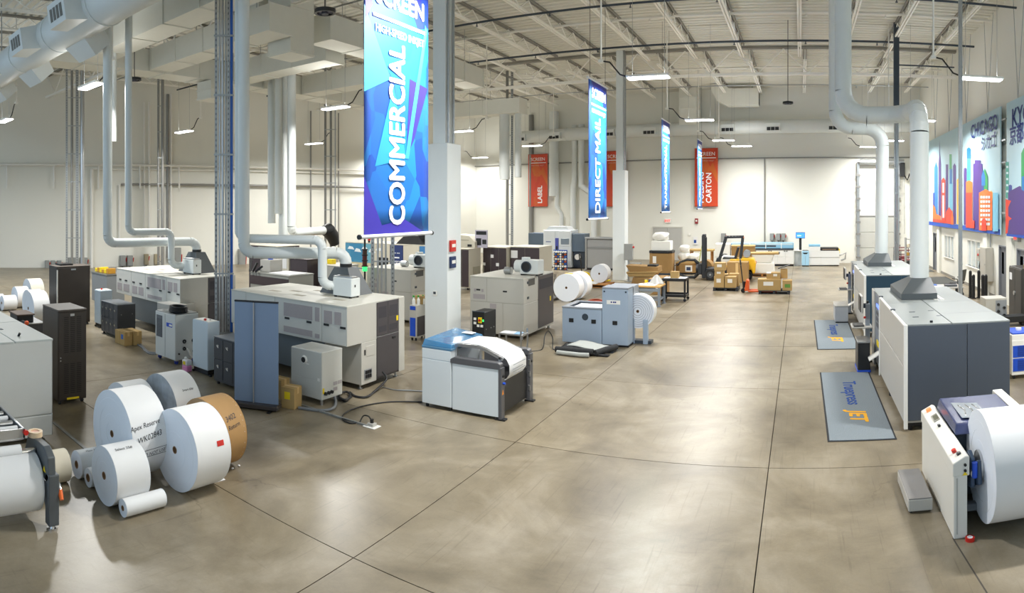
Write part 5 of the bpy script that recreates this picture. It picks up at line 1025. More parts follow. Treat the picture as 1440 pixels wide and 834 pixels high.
# ================================================================ overhead ducts, left
DG = M('duct_warm_grey', '#dcdcd3', .55, var=.04)  # even warm grey of the rectangular ducts
def box_duct(label, p, q, w, h, step=1.5, name='supply_duct'):
    """rectangular duct along X or Y with raised flanges; p, q are bottom centre points"""
    t = thing(name, label, 'duct', p); d = Vector(q) - Vector(p); al = 0 if abs(d.x) > abs(d.y) else 1; L = d[al]
    def bx(m, a, b, g=0.): 
        return m.box(a, b, -w / 2 - g, w / 2 + g, -g, h + g) if al == 0 else m.box(-w / 2 - g, w / 2 + g, a, b, -g, h + g)
    n = max(1, int(abs(L) / step))
    for k in range(n): bx(MB(), L * k / n, L * (k + 1) / n).build('section', DG, t)
    for k in range(n + 1): bx(MB(), L * k / n - .025, L * k / n + .025, .03).build('flange', DG, t)
    for k in range(1, n, 2):
        for s_ in (-1, 1):
            c = (L * k / n, s_ * w * .5, h) if al == 0 else (s_ * w * .5, L * k / n, h)
            MB().cyl(c, (c[0], c[1], ZD - p[2]), .012, 5).build('hanger_rod', GALV, t)
    return t
box_duct('long rectangular duct running down the left side above machines', (-20.2, 7.6, 8.4), (-20.2, 25.5, 8.4), 1.0, .8)
box_duct('rectangular branch duct overhead, nearer one left of the blue pipe', (-19.6, 9.6, 8.45), (-9.4, 9.6, 8.45), .9, .75)
box_duct('rectangular branch duct overhead, second one left of the blue pipe', (-19.6, 12.3, 8.45), (-13.2, 12.3, 8.45), .9, .75)
box_duct('short rectangular cross duct behind the ceiling trunk', (-19.6, 16.1, 8.45), (-14.6, 16.1, 8.45), .9, .75)
box_duct('rectangular cross duct overhead left of the big blue banner', (-19.6, 20., 8.4), (-14.5, 20., 8.4), .9, .8)
box_duct('rectangular duct from ceiling trunk running toward back, above banner', (-13.9, 14.6, 8.75), (-13.9, 24.5, 8.75), .95, .8)
box_duct('rectangular duct right of the big white pillar near the ceiling', (-18.2, 29.6, 8.3), (-13.9, 29.6, 8.3), .9, .75)
def drop(label, x, y, w, d, z0, z1):
    t = thing('duct_drop', label, 'duct', (x, y, z0)); MB().box(-w / 2, w / 2, -d / 2, d / 2, 0, z1 - z0).build('section', DG, t)
    for z in (.03, (z1 - z0) * .5): MB().box(-w / 2 - .03, w / 2 + .03, -d / 2 - .03, d / 2 + .03, z, z + .05).build('flange', DG, t)
drop('vertical rectangular trunk dropping from the ceiling over left presses', -14.1, 12.95 + .6, 1.0, 1.0, 8.1, ZD - .02)
drop('square drop hanging under the long left duct', -19.9, 14.9, .9, .9, 7.65, 8.36)
drop('square box duct on the trunk side over the left presses', -15.6, 13.6, .9, .9, 8.95, ZD - .02)
# big round duct with scoop diffusers
t = thing('round_duct', 'big round supply duct with scoop outlets at top left corner', 'duct', (-34., 7.0, 8.45)); RD = .56
for k in range(9): MB().cyl((k * 2.9, 0, 0), (k * 2.9 + 2.9, 0, 0), RD, 28).build('section', PIPEWHITE, t); MB().cyl((k * 2.9 - .03, 0, 0), (k * 2.9 + .03, 0, 0), RD + .025, 28).build('seam_ring', PIPEWHITE, t)
def scoop(x, ang):
    u = Vector((0, -cos(ang), sin(ang))); v = Vector((0, sin(ang), cos(ang))); c0 = u * (RD - .12); c1 = u * (RD + .42)
    A = [c0 + Vector((sx * .62, 0, 0)) + v * sv * .34 for sx, sv in ((-1, -1), (1, -1), (1, 1), (-1, 1))]; B = [c1 + Vector((sx * .52, 0, 0)) + v * sv * .3 for sx, sv in ((-1, -1), (1, -1), (1, 1), (-1, 1))]
    o = MB().frustum([a + Vector((x, 0, 0)) for a in A], [b + Vector((x, 0, 0)) for b in B]).build('scoop', PIPEWHITE, t)
    g0 = c1 + u * .004 + Vector((x, 0, 0))
    for k in range(4):
        a = g0 + Vector((-.3 + .2 * k, 0, 0)); MB().frustum([a + Vector((-.07, 0, 0)) - v * .16, a + Vector((.07, 0, 0)) - v * .16, a + Vector((.07, 0, 0)) + v * .16, a + Vector((-.07, 0, 0)) + v * .16], [a + Vector((-.07, 0, 0)) - v * .16 + u * .006, a + Vector((.07, 0, 0)) - v * .16 + u * .006, a + Vector((.07, 0, 0)) + v * .16 + u * .006, a + Vector((-.07, 0, 0)) + v * .16 + u * .006]).build('grille_slot', M('scoop_slot_grey', '#6b6a64', .7), o)  # dark grey plates for the grille slots
for x in (9.0, 12.6, 16.4, 19.5): scoop(x, -.15); 
for x in (10.8, 14.4, 18.4): scoop(x, pi + .85)
for x in (3, 12, 20): MB().cyl((x, 0, RD), (x, 0, ZD - 8.45), .02, 6).build('hanger_rod', GALV, t)
def sensor(label, px, py, z, dia):
    r = (z - H) * FPX / (YC - py); a = az(px); t = thing('ceiling_fan_head', label, 'fan', (r * sin(a), r * cos(a), z), 0, 'round black hanging heads'); R = dia / 2
    m = MB().lathe([(R * .75, -.03), (R, -.03), (R, .05), (R * .75, .05), (R * .75, -.03)], 24, 'z'); m.build('ring', BLACK, t); MB().cyl((0, 0, -.05), (0, 0, .08), R * .35, 16).build('hub', M('dark_hub', '#3a3a46', .5), t)
    for k in range(6): MB().bar((R * .3 * cos(k * pi / 3), R * .3 * sin(k * pi / 3), 0), (R * .8 * cos(k * pi / 3), R * .8 * sin(k * pi / 3), 0), .05, .02).build('spoke', M('spoke_violet_grey', '#6d6a7c', .5), t)
    MB().cyl((0, 0, .08), (0, 0, ZD - z), .014, 6).build('rod', BLACK, t)
sensor('round black hanging head at left, by the near lamp', 189, 112, 7.6, .45); sensor('round black hanging head above, left of the big banner', 457, 17, 7.6, .45); sensor('round black hanging head over the aisle by the right ducts', 1108, 145, 7.6, .42)
# round duct along the back wall
a, b = bwall(731, .9), CR + Vector((-.4, -.9)); b = Vector((b.x, b.y, 0)); rz = atan2(b.y - a.y, b.x - a.x); L = (b - a).length
t = thing('round_duct', 'long round duct with black vents along the back wall', 'duct', (a.x, a.y, 8.35), rz); n = 7
for k in range(n): MB().cyl((L * k / n, 0, 0), (L * (k + 1) / n, 0, 0), .42, 24).build('section', PIPEWHITE, t); MB().cyl((L * k / n - .03, 0, 0), (L * k / n + .03, 0, 0), .45, 24).build('seam_ring', PIPEWHITE, t)
for px in (737, 785, 860, 917, 1026, 1089, 1175):
    q = bwall(px, .9); x = (q - a).length; v = MB().box(x - .42, x + .42, -.62, -.3, -.32, .12).build('vent_hood', PIPEWHITE, t)
    for k in range(3): MB().box(x - .36 + .25 * k, x - .14 + .25 * k, -.63, -.615, -.3, -.1).build('vent_slot', BLACK, v)
for px, w in ((970, .56),):
    q = bwall(px, .9); x = (q - a).length; MB().box(x - w, x + w, -.45, .45, .2, ZD - 8.35 - .02).build('riser', DG, t)
    for z in (.5, 1.2, 1.9): MB().box(x - w - .03, x + w + .03, -.48, .48, z, z + .05).build('riser_flange', DG, t)
q = bwall(1012, 1.6); t = thing('elbow_duct', 'rectangular elbow duct with dark open end under the roof', 'duct', (q.x, q.y, 9.85), 0)
pr = [(-.45, 1.02), (.35, 1.02), (.45, .85), (.6, .72), (.9, .7), (2.4, .7), (2.4, -.3), (.5, -.3), (-.1, 0), (-.45, .6)]
MB().prism(pr, .8, 'y', -.4).build('elbow', DG, t); MB().box(2.4, 2.42, -.36, .36, -.25, .65).build('open_end', BLACK, t)
for x in (.75, 1.6): MB().box(x, x + .05, -.43, .43, -.33, .73).build('flange', DG, t)
# back-wall conduit rail, white pipes, left-wall rail
def wall_run(label, f, p0, p1, z, r, mat, off=.12, name='conduit_run', drops=()):
    a, b = f(p0, off), f(p1, off); a.z = b.z = z; m = MB().cyl(a, b, r, 8)
    o = tag(m.build(name, mat), label, 'pipe')
    for px, z1 in drops:
        q = f(px, off); MB().cyl((q.x, q.y, z), (q.x, q.y, z1), r * .8, 6).build('hanger', mat, o)
    return o
DULL = MATS['dull_pipe']
wall_run('thin dark conduit line high across the back wall', bwall, 646, 1283, 6.5, .04, DULL, drops=[(1075, .0), (1281, 7.2)])
wall_run('pale pipe rail with short hangers along the left wall', lwall, -30, 540, 5.85, .07, WHITE, .3, drops=[(10, 4.5), (76, 4.5), (139, 4.5), (197, 4.5), (252, 4.5)])
wall_run('second pale pipe just under the rail on the left wall', lwall, 131, 540, 5.62, .05, WHITE, .18); wall_run('grey conduit lower on the left wall, right part', lwall, 170, 540, 4.75, .07, DULL, .25)
def vpipe(label, f, px, r, z0, z1, mat, off=.25, jog=None):
    q = f(px, off); pts = [(0, 0, z0), (0, 0, z1)]
    if jog: z, dx = jog; pts = [(dx, 0, z0), (dx, 0, z - .3), (0, 0, z + .3), (0, 0, z1)]
    o = MB().tube(pts, r, 12).build('wall_pipe', mat); o.location = (q.x, q.y, 0); tag(o, label, 'pipe')
for k, (px, r, z0, z1, mt) in enumerate(((129, .09, 0, 5.6, WHITE), (168, .06, 1.4, 4.75, WHITE), (203, .05, 1.5, 9.5, WHITE), (210, .06, 1.5, 9.5, WHITE), (236, .09, .5, 10, DULL), (240.5, .06, 0, 10, WHITE), (313, .05, 0, 9.5, WHITE), (437, .05, .5, 9.5, DULL), (476, .04, .5, 9.5, DULL))):
    vpipe('thin upright wall pipe, %s' % ['short elbowed one right of the dark rack', 'one above grey disconnect switches', 'left one of a close pair by the slim duct', 'right one of a close pair by the slim duct', 'thick dull one rising from transformer', 'white one beside the thick dull pipe', 'one seen just left of blue pipe', 'one right of the white stub pipes', 'last one left of the big banner'][k], lwall, px, r, z0, z1, mt)
for k, (px, r, z0, z1, jog) in enumerate(((747, .18, .5, 10, None), (779, .33, 4.2, 10.0, None), (783, .16, 1.5, 6, (3.2, .35)), (808, .2, .2, 9., (5.0, -.1)), (817.5, .22, .2, 9., (4.6, .9)), (709.5, .28, 4.9, 8.32, None), (728.5, .18, 5.0, 8.32, None))):
    if k < 5: vpipe('white upright pipe at the back wall, %s' % ['behind the red LABEL banner', 'wide tapered one right of the LABEL banner', 'narrow jogged one under the wide one', 'jogged one left of DIRECT MAIL banner', 'strongly jogged one nearest DIRECT MAIL banner'][k], bwall, px, r, z0, z1, PIPEWHITE if k else DULL, .6 if k else .1, jog)
    else:
        rr_ = 29.6 / cos(az(px)); o = MB().cyl((0, 0, z0), (0, 0, z1), r, 14).build('stub_duct', PIPEWHITE); o.location = (rr_ * sin(az(px)), rr_ * cos(az(px)), 0); tag(o, ['white stub duct hanging under the rectangular duct right of pillar', 'thinner white stub duct beside the dark conduit right of pillar'][k - 5], 'duct')
for k, (px, r, z0, R_) in enumerate(((382, .16, 4.4, 26), (398.5, .2, 3.0, 25.5), (391.5, .14, 4.8, 25.2))):
    o = MB().cyl((0, 0, z0 - 1.6), (0, 0, ZD - .05), r, 14).build('stub_duct', PIPEWHITE); o.location = (R_ * sin(az(px)), R_ * cos(az(px)), 0); tag(o, 'white upright duct behind nearer left press, %s' % ['leftmost of three', 'rightmost and widest of three', 'short middle one of three'][k], 'duct')
r_ = 24.5; pA = (r_ * sin(az(410)), r_ * cos(az(410))); r2_ = 26; pB = (r2_ * sin(az(455)), r2_ * cos(az(455)))
t = duct('white duct with black end cone behind the nearer left press', .17, [(*pA, ZD - .05), (*pA, 2.45), (pB[0], pB[1], 2.5)]); o = Vector((pB[0] - pA[0], pB[1] - pA[1], 2.5 - ZD + .05)); u = Vector((pB[0] - pA[0], pB[1] - pA[1], 0)).normalized()
MB().cyl(o, o + u * .35, .2, 16, .3).build('end_cone', BLACK, t); MB().tube([o + u * .3, o + u * .6 + Vector((0, 0, -.25)), o + u * .75 + Vector((0, 0, -.6))], [.3, .28, .2], 14).build('black_bend', BLACK, t)
# wall electrics, left
def wbox(label, px, py0, py1, wpx, f=lwall, mat=None, name='switch_box', cat='switch', depth=.25, extras=()):
    q = f(px, .02); r = sqrt(q.x ** 2 + q.y ** 2); z0, z1 = H + (YC - py1) * r / FPX, H + (YC - py0) * r / FPX; w = wpx * r / FPX; nn = nl if f is lwall else nb
    t = thing(name, label, cat, (q.x, q.y, (z0 + z1) / 2), atan2(-nn.x, nn.y)); h = z1 - z0
    MB().box(-w / 2, w / 2, -depth, 0, -h / 2, h / 2).build('case', mat or PANELG, t, .01); MB().box(-w * .42, w * .42, -depth - .02, -depth, -h * .44, h * .44).build('cover', mat or PANELG, t, .005)
    MB().bar((w * .5 + .02, -depth * .6, -h * .1), (w * .5 + .05, -depth * .8, h * .3), .04).build('lever', RED, t); MB().cyl((0, -depth * .5, -h / 2), (0, -depth * .5, -h / 2 - .8), .04, 8).build('conduit', DULL, t)
GBX = M('switch_grey', '#8e908e', .5)
for k, (px, a, b, w) in enumerate(((66, 366, 379, 6), (74.5, 366, 379, 6), (83, 366, 379, 6))): wbox('grey switch box left of the far dark rack, %s of three' % ['leftmost', 'middle', 'rightmost'][k], px, a, b, w, mat=GBX)
for k, (px, a, b, w) in enumerate(((101, 362, 376, 11), (117, 362, 376, 11))): wbox('grey switch box behind far dark rack, %s one' % ['left', 'right'][k], px, a, b, w, mat=GBX)
for k, (px, a, b, w) in enumerate(((172, 359, 374, 8), (182, 359, 374, 8))): wbox('grey disconnect above farther left press, %s one' % ['left', 'right'][k], px, a, b, w, mat=GBX)
for k, (px, a, b, w) in enumerate(((205, 357, 372, 6), (219, 357, 372, 6))): wbox('slim control box above farther left press, %s one' % ['left', 'right'][k], px, a, b, w, mat=M('box_tan', '#a79b80', .5))
wbox('tall grey panel on left wall behind the dark hood', 248, 348, 395, 11, mat=GBX, name='electrical_panel', cat='panel'); wbox('tall grey panel on left wall right of blue pipe', 339, 350, 395, 10, mat=GBX, name='electrical_panel', cat='panel')
for k, px in enumerate((1086, 1095, 1102)): wbox('grey switch box on back wall over label press, %s of three' % ['left', 'middle', 'right'][k], px, 328, 338, 5.5, bwall, GBX)
q = G(150, 428); t = thing('tool_trolley', 'grey trolley heaped with yellow bins behind pale blue cabinet', 'trolley', q); MB().box(-.6, .6, -.3, .4, .1, 1.1).build('body', M('trolley_grey', '#7d8184', .5), t, .01); MB().box(-.62, .62, -.32, .42, 1.1, 1.14).build('top', STEEL, t)
for k in range(6): MB().box(-.55 + .18 * k, -.4 + .18 * k, -.2, .1, 1.14, 1.26 + .03 * (k % 3)).build('bin', [YEL, M('amber_bin', '#c08a2c', .5)][k % 2], t, .01)
for a in (-.5, .5): MB().cyl((a, -.2, .05), (a, .3, .05), .05, 10).build('wheel', BLACK, t)
# ================================================================ rear machines
BEI = M('beige_panel', '#cbc5b4', .45, var=.02); BRN = M('brown_black_panel', '#40363a', .45, var=.06); OCEAN = facet('ocean_print', ['#2f78a8', '#3d86ad', '#5a9bb4', '#7eb0b4', '#bcc9c0', '#e4e6e2'], .6); NAVYP = M('navy_sign', '#2c3c6c', .5)
def flatbox(name, label, cat, px0, px1, r, ytop, depth, mat, z0=.05, group=None, top=None):
    """a cabinet standing on the floor whose front spans px0-px1 at distance r (front towards the camera side, along X)"""
    a = az((px0 + px1) / 2); Y = r * cos(a); xa, xb = XonY(px0, Y), XonY(px1, Y); z = ZY((px0 + px1) / 2, ytop, Y=Y)
    t = thing(name, label, cat, ((xa + xb) / 2, Y, 0), 0, group); w = (xb - xa) / 2
    MB().box(-w, w, 0, depth, z0, z - .03).build('body', mat, t, .01); MB().box(-w - .01, w + .01, -.01, depth + .01, z - .03, z).build('top', top or mat, t, .006); MB().box(-w + .05, w - .05, .05, depth - .05, 0, z0).build('plinth', BLACK, t)
    return t, w, z
t, w, z = flatbox('finishing_press', 'long beige press with sea picture and navy sign behind big blue banner', 'printing press', 486, 606, 27, 343, 1.6, BEI, .1)
for a, b, mt in ((0, .34, OCEAN), (.34, .55, BEI), (.55, .7, NAVYP), (.7, .88, BEI), (.88, 1., M('blue_panel', '#3f7bb0', .5))): MB().box(-w + 2 * w * a + .01, -w + 2 * w * b - .01, -.03, 0, .75, z - .04).build('front_panel', mt, t, .005)
for a, b in ((0, .34), (.34, .7), (.7, 1.)): MB().box(-w + 2 * w * a + .01, -w + 2 * w * b - .01, -.025, 0, .12, .73).build('lower_panel', BEI, t, .005)
MB().box(-w + .03, -w + 2 * w * .34 - .03, -.034, -.03, .78, 1.02).build('printed_sand', M('print_sand', '#c9bd98', .6), t)
for k in range(5): MB().prism([(-w + .15 + .4 * k, z - .3 - .1 * (k % 2)), (-w + .55 + .4 * k, z - .32 - .1 * (k % 2)), (-w + .45 + .4 * k, z - .2 - .08 * (k % 2)), (-w + .25 + .4 * k, z - .17 - .08 * (k % 2))], .004, 'y', -.035).build('printed_cloud', M('print_cloud', '#e9eef0', .6), t)
text('lettering', '••• •••\n▬▬\nTruepress', .17, WTXT, t, (-w + 2 * w * .625, -.034, (z + .8) / 2), FX, .9); MB().box(-w + 2 * w * .42, -w + 2 * w * .53, -.035, -.03, .95, 1.3).build('window', BLACK, t)
m = MB().frustum([(.3, .3, z), (1.9, .3, z), (1.9, 1.1, z), (.3, 1.1, z)], [(.6, .5, z + .35), (1.6, .5, z + .35), (1.6, .9, z + .35), (.6, .9, z + .35)]); m.build('black_hood', BLACK, t)
for x in (.7, 1.2): MB().cyl((x, .7, z + .3), (x, .7, z + .95), .16, 14).build('hood_pipe', PIPEWHITE, t)
MB().cyl((1.6, .4, z + .45), (1.75, .2, z + .45), .2, 14).build('hose_mouth', BLACK, t)
MB().cyl((-w + 1.2, .2, z), (-w + 1.2, .2, z + .1), .05, 8).build('beacon_base', BLACK, t); MB().cyl((-w + 1.2, .2, z + .1), (-w + 1.25, .2, z + .3), .06, 10).build('red_beacon', RED, t)
a = az(513); r_ = 19.5; t = thing('signal_tower', 'traffic-light signal tower with lit green lamp behind white blower', 'signal light', (r_ * sin(a), r_ * cos(a), 0)); MB().cyl((0, 0, 0), (0, 0, 2.5), .03, 8).build('pole', BLACK, t); MB().cyl((0, 0, 0), (0, 0, .05), .25, 12).build('base', BLACK, t)
for k, mt in enumerate((GREENL, M('dark_amber', '#5c2a18', .4), M('dark_red', '#5c1a16', .4), M('dark_amber2', '#4a2a1a', .4))): MB().cyl((0, 0, 1.5 + .17 * k), (0, 0, 1.64 + .17 * k), .075, 12).build('lamp', mt, t); MB().cyl((0, 0, 1.64 + .17 * k), (0, 0, 1.67 + .17 * k), .1, 12).build('lamp_hood', BLACK, t)
g = 'rear finishing line units'
t, w, z = flatbox('line_unit', 'dark unit with yellow warning sticker between the white ducts', 'machine', 408, 432, 20.5, 364, 1.0, BRN, group=g); MB().box(w - .16, w - .06, -.012, 0, 1.05, 1.25).build('yellow_sticker', YEL, t); MB().box(-w + .05, w - .05, -.008, 0, .3, .5).build('vent', BLACK, t); MB().box(-.02, .02, -.03, 0, 1.0, 1.1).build('handle', BLACK, t)
t, w, z = flatbox('line_unit', 'beige pillar unit with paper label left of the dark stickered unit', 'machine', 389, 406, 21, 352, .9, BEI, group=g); MB().box(.0, .2, -.008, 0, z - .6, z - .2).build('paper_label', PAPER, t)
t, w, z = flatbox('line_unit', 'wide black-topped unit farthest left behind the nearer press', 'machine', 350, 388, 23.5, 345, 1.2, BRN, group=g, top=BEI); MB().box(-w + .1, -w + .5, -.01, 0, z - .35, z - .1).build('window', DARKSTEEL, t); MB().box(-.2, .3, -.012, 0, z - .4, z - .06).build('white_panel', TRIM, t)
t, w, z = flatbox('line_unit', 'beige unit with red tag and screen frame right of stickered unit', 'machine', 433.5, 452, 22.5, 350, .9, BEI, group=g); MB().box(-.1, .35, -.03, 0, z - .85, z - .35).build('screen_frame', BLACK, t); MB().box(-.06, .31, -.035, -.03, z - .81, z - .39).build('screen', M('screen_pink', '#c9a79a', .4), t)
t, w, z = flatbox('line_unit', 'low grey unit with dark base left of the dark hood', 'machine', 448, 478, 20, 373, .9, LGREY, group=g); MB().box(-w + .02, w - .02, -.012, 0, .1, 1.05).build('dark_front', BRN, t); MB().box(-w + .1, -w + .3, .3, .5, z, z + .15).build('parts_tray', YEL, t)
t, w, z = flatbox('feed_table', 'grey feed table with paper on top behind nearer left press', 'machine', 352, 406, 18.2, 385, 1.0, M('feed_grey', '#94958f', .5), group=None); MB().box(-w, w, -.012, 0, z - .35, z - .1).build('dark_strip', BRN, t); MB().box(-.1, w - .05, .1, .8, z, z + .02).build('paper', PAPER, t); MB().box(-w + .1, -w + .55, .3, .8, z, z + .35).build('grey_box', LGREY, t, .01); MB().cyl((-w + .35, .5, z + .35), (-w + .35, .5, z + .43), .08, 12).build('blue_cap', BLUE, t)
for k in range(3): MB().bar((-w + .1 + .12 * k, -.1, z + .02), (-w + .0 + .25 * k, .05, z + .35 - .08 * k), .06).build('arm_bar', BLACK, t)
# dark blocks right of the pillar
def press_block(label, box, pnl, notices):
    x, y, xl, yr, z = box; w, d = x - xl, yr - y; t = thing('dark_press', label, 'printing press', (x, y, 0), 0, 'dark-fronted presses right of pillar'); MB().box(-w, 0, .02, d, .1, z - .04).build('body', BEI, t, .01); MB().box(-w, .01, 0, d, z - .04, z).build('top', BEI, t, .006)
    for k in range(pnl): MB().box(-w + w * k / pnl + .008, -w + w * (k + 1) / pnl - .008, 0, .02, .14, z - .05).build('front_panel', BRN, t, .005)
    for u, zz, s_ in notices: MB().box(-w * (1 - u) - s_, -w * (1 - u) + s_, -.008, 0, zz - s_, zz + s_).build('notice', PAPER, t)
    for a in (-.1, -w + .1):
        for b in (.12, d - .12): MB().cyl((a, b, 0), (a, b, .1), .04, 8).build('foot', BLACK, t)
    return t
bx = nearbox(659, 408.7, 640, 676, 350); t = press_block('dark-fronted press nearest the big white pillar, with pale side', bx, 2, [(.1, 1.5, .1)])
for b in (.35, 1.2): MB().box(0, .01, b, b + .6, .35, .95).build('side_louvre', M('louvre_beige', '#a8a491', .5), t)
x, y, xl, yr, z = bx
t = thing('feeder_hood', 'beige hooded feeder on top of the dark press by pillar', 'feeder', (x - .7, y + .7, z)); MB().prism([(-.5, 0), (.6, 0), (.6, .25), (.3, .5), (-.4, .55), (-.5, .3)], .9, 'y', 0).build('hood', BEI, t, .01); MB().box(.25, .45, -.02, 0, .04, .14).build('port', BLACK, t); MB().box(-.45, .3, -.015, 0, .3, .33).build('seam', M('seam_beige', '#9c988a', .5), t)
q = G(676, 398); t = thing('notice_board', 'small black-and-white notice board standing on dark press', 'notice board', (x + .05, y + .9, z)); MB().box(-.25, .35, 0, .03, 0, .75).build('board', M('board_lilac', '#b9b4c4', .6), t); 
for a, b, c, d in ((-.2, .05, .1, .4), (.1, .3, .15, .35), (-.2, .3, .55, .7)): MB().box(a, b, -.004, 0, c, d).build('printed_block', BLACK, t)
r_ = 27.2; Y = r_ * cos(az(692)); xa, xb = XonY(679, Y), XonY(712, Y); t = press_block('dark-fronted press with three small white notices', (xb, Y, xa, Y + 1.4, 1.75), 3, [(.06, 1.0, .06), (.4, 1.35, .07), (.63, 1.0, .07)])
xa, xb = XonY(717.5, Y + .3), XonY(758.5, Y + .3); press_block('dark-fronted press with one large white notice', (xb, Y + .3, xa, Y + 1.7, 1.78), 2, [(.14, 1.45, .16), (.9, 1.1, .08)])
# white label machine, grey screen
VIO = M('violet_stripe', '#4b52a8', .4); SLB = M('slate_blue_box', '#5b6b7b', .45); r_ = 35.8; Y = r_ * cos(az(784)); X_ = lambda p: XonY(p, Y)
t = thing('label_machine', 'tall white machine with violet stripe and slate side boxes', 'machine', (X_(784), Y, 0)); o = X_(784)
MB().box(X_(764) - o, X_(803) - o, 0, 1.2, .05, 2.15).build('body', PWB, t, .02); MB().box(X_(745) - o, X_(819) - o, .25, 1.0, 0, .05).build('plinth', BLACK, t); MB().box(X_(766) - o, X_(781) - o, -.03, 0, .08, 2.1).build('door', PWB, t, .008); MB().box(X_(781) - o, X_(785.5) - o, -.05, 0, .05, 1.7).build('stripe', VIO, t, .005); MB().box(X_(786) - o, X_(802) - o, -.03, 0, 1.25, 2.1).build('upper_door', PWB, t, .008); MB().box(X_(789) - o, X_(800.5) - o, -.05, -.03, 1.35, 1.68).build('window', M('window_slate', '#7e8c99', .2), t, .02)
MB().box(X_(782.5) - o, X_(784.5) - o, -.07, -.05, 1.0, 1.25).build('handle', BLACK, t); MB().box(X_(768) - o, X_(775) - o, -.035, -.03, 1.46, 1.5).build('logo_strip', INKB, t)
MB().prism([(X_(767) - o, 2.15), (X_(799) - o, 2.15), (X_(795) - o, 2.35), (X_(771) - o, 2.35)], .9, 'y', .1).build('cap', PWB, t)
MB().box(X_(742) - o, X_(763.5) - o, .1, 1.0, 1.2, 1.95).build('side_box', SLB, t, .01); MB().box(X_(803.5) - o, X_(821) - o, .1, 1.0, .95, 1.95).build('side_box', SLB, t, .01); MB().box(X_(744) - o, X_(763) - o, .2, 1.0, .05, 1.2).build('side_base', DARKSTEEL, t); MB().box(X_(805) - o, X_(820) - o, .2, 1.0, .05, .95).build('side_base', DARKSTEEL, t)
MB().cyl((X_(811) - o, .08, .65), (X_(811) - o, .2, .65), .16, 14).build('reel', TRIM, t)
t = thing('spool_rack', 'rack of small colourful spools beside violet-striped machine', 'rack', (X_(796), Y - .9, 0)); MB().box(-.4, .4, 0, .08, 0, 1.1).build('frame', M('rack_blue', '#2a4d92', .5), t)
cs = [M('spool_%s' % n, c, .5) for n, c in (('cream', '#d8cfb4'), ('rust', '#a8502a'), ('black', '#222222'), ('white', '#e6e6e2'), ('gold', '#b0873a'), ('blue', '#2f5aa8'))]
for i in range(6):
    for j in range(8): MB().cyl((-.34 + .135 * i, -.12, .08 + .13 * j), (-.34 + .135 * i, 0, .08 + .13 * j), .055, 8).build('spool', cs[(i * 5 + j * 3 + i * j) % 6], t)
t, w, z = flatbox('display_back', 'grey back of a wide display frame left of far pillar', 'display', 824.5, 865, 34.5, 336, .08, M('display_grey', '#9b9c9c', .5), .12)
MB().box(-w - .05, w + .08, -.1, .15, z, z + .08).build('top_rail', STEEL, t, .01); MB().box(-w, w, -.03, 0, z * .68, z * .74).build('seam_band', M('band_grey', '#848686', .5), t)
for s_ in (-1, 1): MB().box(s_ * w - .04, s_ * w + .04, -.06, .1, 0, z).build('side_post', STEEL, t); MB().box(s_ * w - .06, s_ * w + .06, -.4, .4, 0, .06).build('foot', STEEL, t)
MB().cyl((w * .9, .03, z + .08), (-w * .2, .0, z + .12), .02, 6).build('loose_bar', STEEL, t)
# paper rolls and pallet mid-back
q = G(792, 424); R = .51; z_ = R + .06
for k, (dx, dy, lb) in enumerate(((0, 0, 'large white roll with yellow sticker on floor beside squat press'), (.1, .6, 'large white roll standing just behind the stickered roll'))):
    rr = paper_roll(lb, (q.x + dx + .12, q.y + dy, z_ - .06), R, .58, 0, group='large rolls by the squat press')
    if k == 0: MB().box(-.12, .16, .15, .3, R - .01, R + .004).build('yellow_sticker', YEL, rr)
t = thing('roll_cradle', 'low steel cradle with yellow ends beside stickered roll', 'cradle', (q.x - .55, q.y + .3, 0)); MB().box(-.1, .15, -.5, .5, .02, .08).build('beam', STEEL, t); MB().box(-.2, .2, -.55, -.4, .02, .14).build('yellow_end', YEL, t, .01)
for k in range(4): MB().tube([(-.05 + .05 * k, .2, .08), (-.1 + .05 * k, .15, .5), (-.08 + .06 * k, .1, .95)], .015, 6).build('hanging_cable', BLACK, t)
WOOD = M('pallet_wood', '#a9743a', .8, var=.15, scale=6)
def pallet(label, loc, w, d, mat=None, rz=0., n=6):
    t = thing('pallet', label, 'pallet', loc, rz); mat = mat or WOOD
    for k in range(n): a = -d / 2 + d * k / n; MB().box(-w / 2, w / 2, a + .015, a + d / n - .015, .11, .135).build('deck_board', mat, t)
    for s_ in (-1, 0, 1): MB().box(s_ * (w / 2 - .06) - .05, s_ * (w / 2 - .06) + .05, -d / 2, d / 2, .02, .11).build('stringer', mat, t); 
    for k in (0, 1, 2): a = -d / 2 + (d - .1) * k / 2; MB().box(-w / 2, w / 2, a, a + .1, 0, .02).build('bottom_board', mat, t)
    return t
q = G(836, 402); pallet('wooden pallet under white roll and plastic sheet, left of far pillar', (q.x, q.y, 0), 1.5, 1.2)
rr = paper_roll('white roll on wooden pallet left of far pillar', (q.x + .2, q.y + .05, .135 + .4), .4, .5, 0)
t = thing('plastic_sheet', 'crumpled white plastic sheet on wooden pallet by far pillar', 'sheet', (q.x - .25, q.y - .35, .14)); MB().grid(lambda u, v: (-.5 + 1.0 * u, -.22 + .4 * v, .28 * sin(pi * u) * sin(pi * v) * (.7 + .3 * sin(11 * u + 5 * v)) + .01), 12, 8, False).build('film', M('plastic_film', '#e4e4dd', .3, bump=.4, scale=8), t, thick=.006)
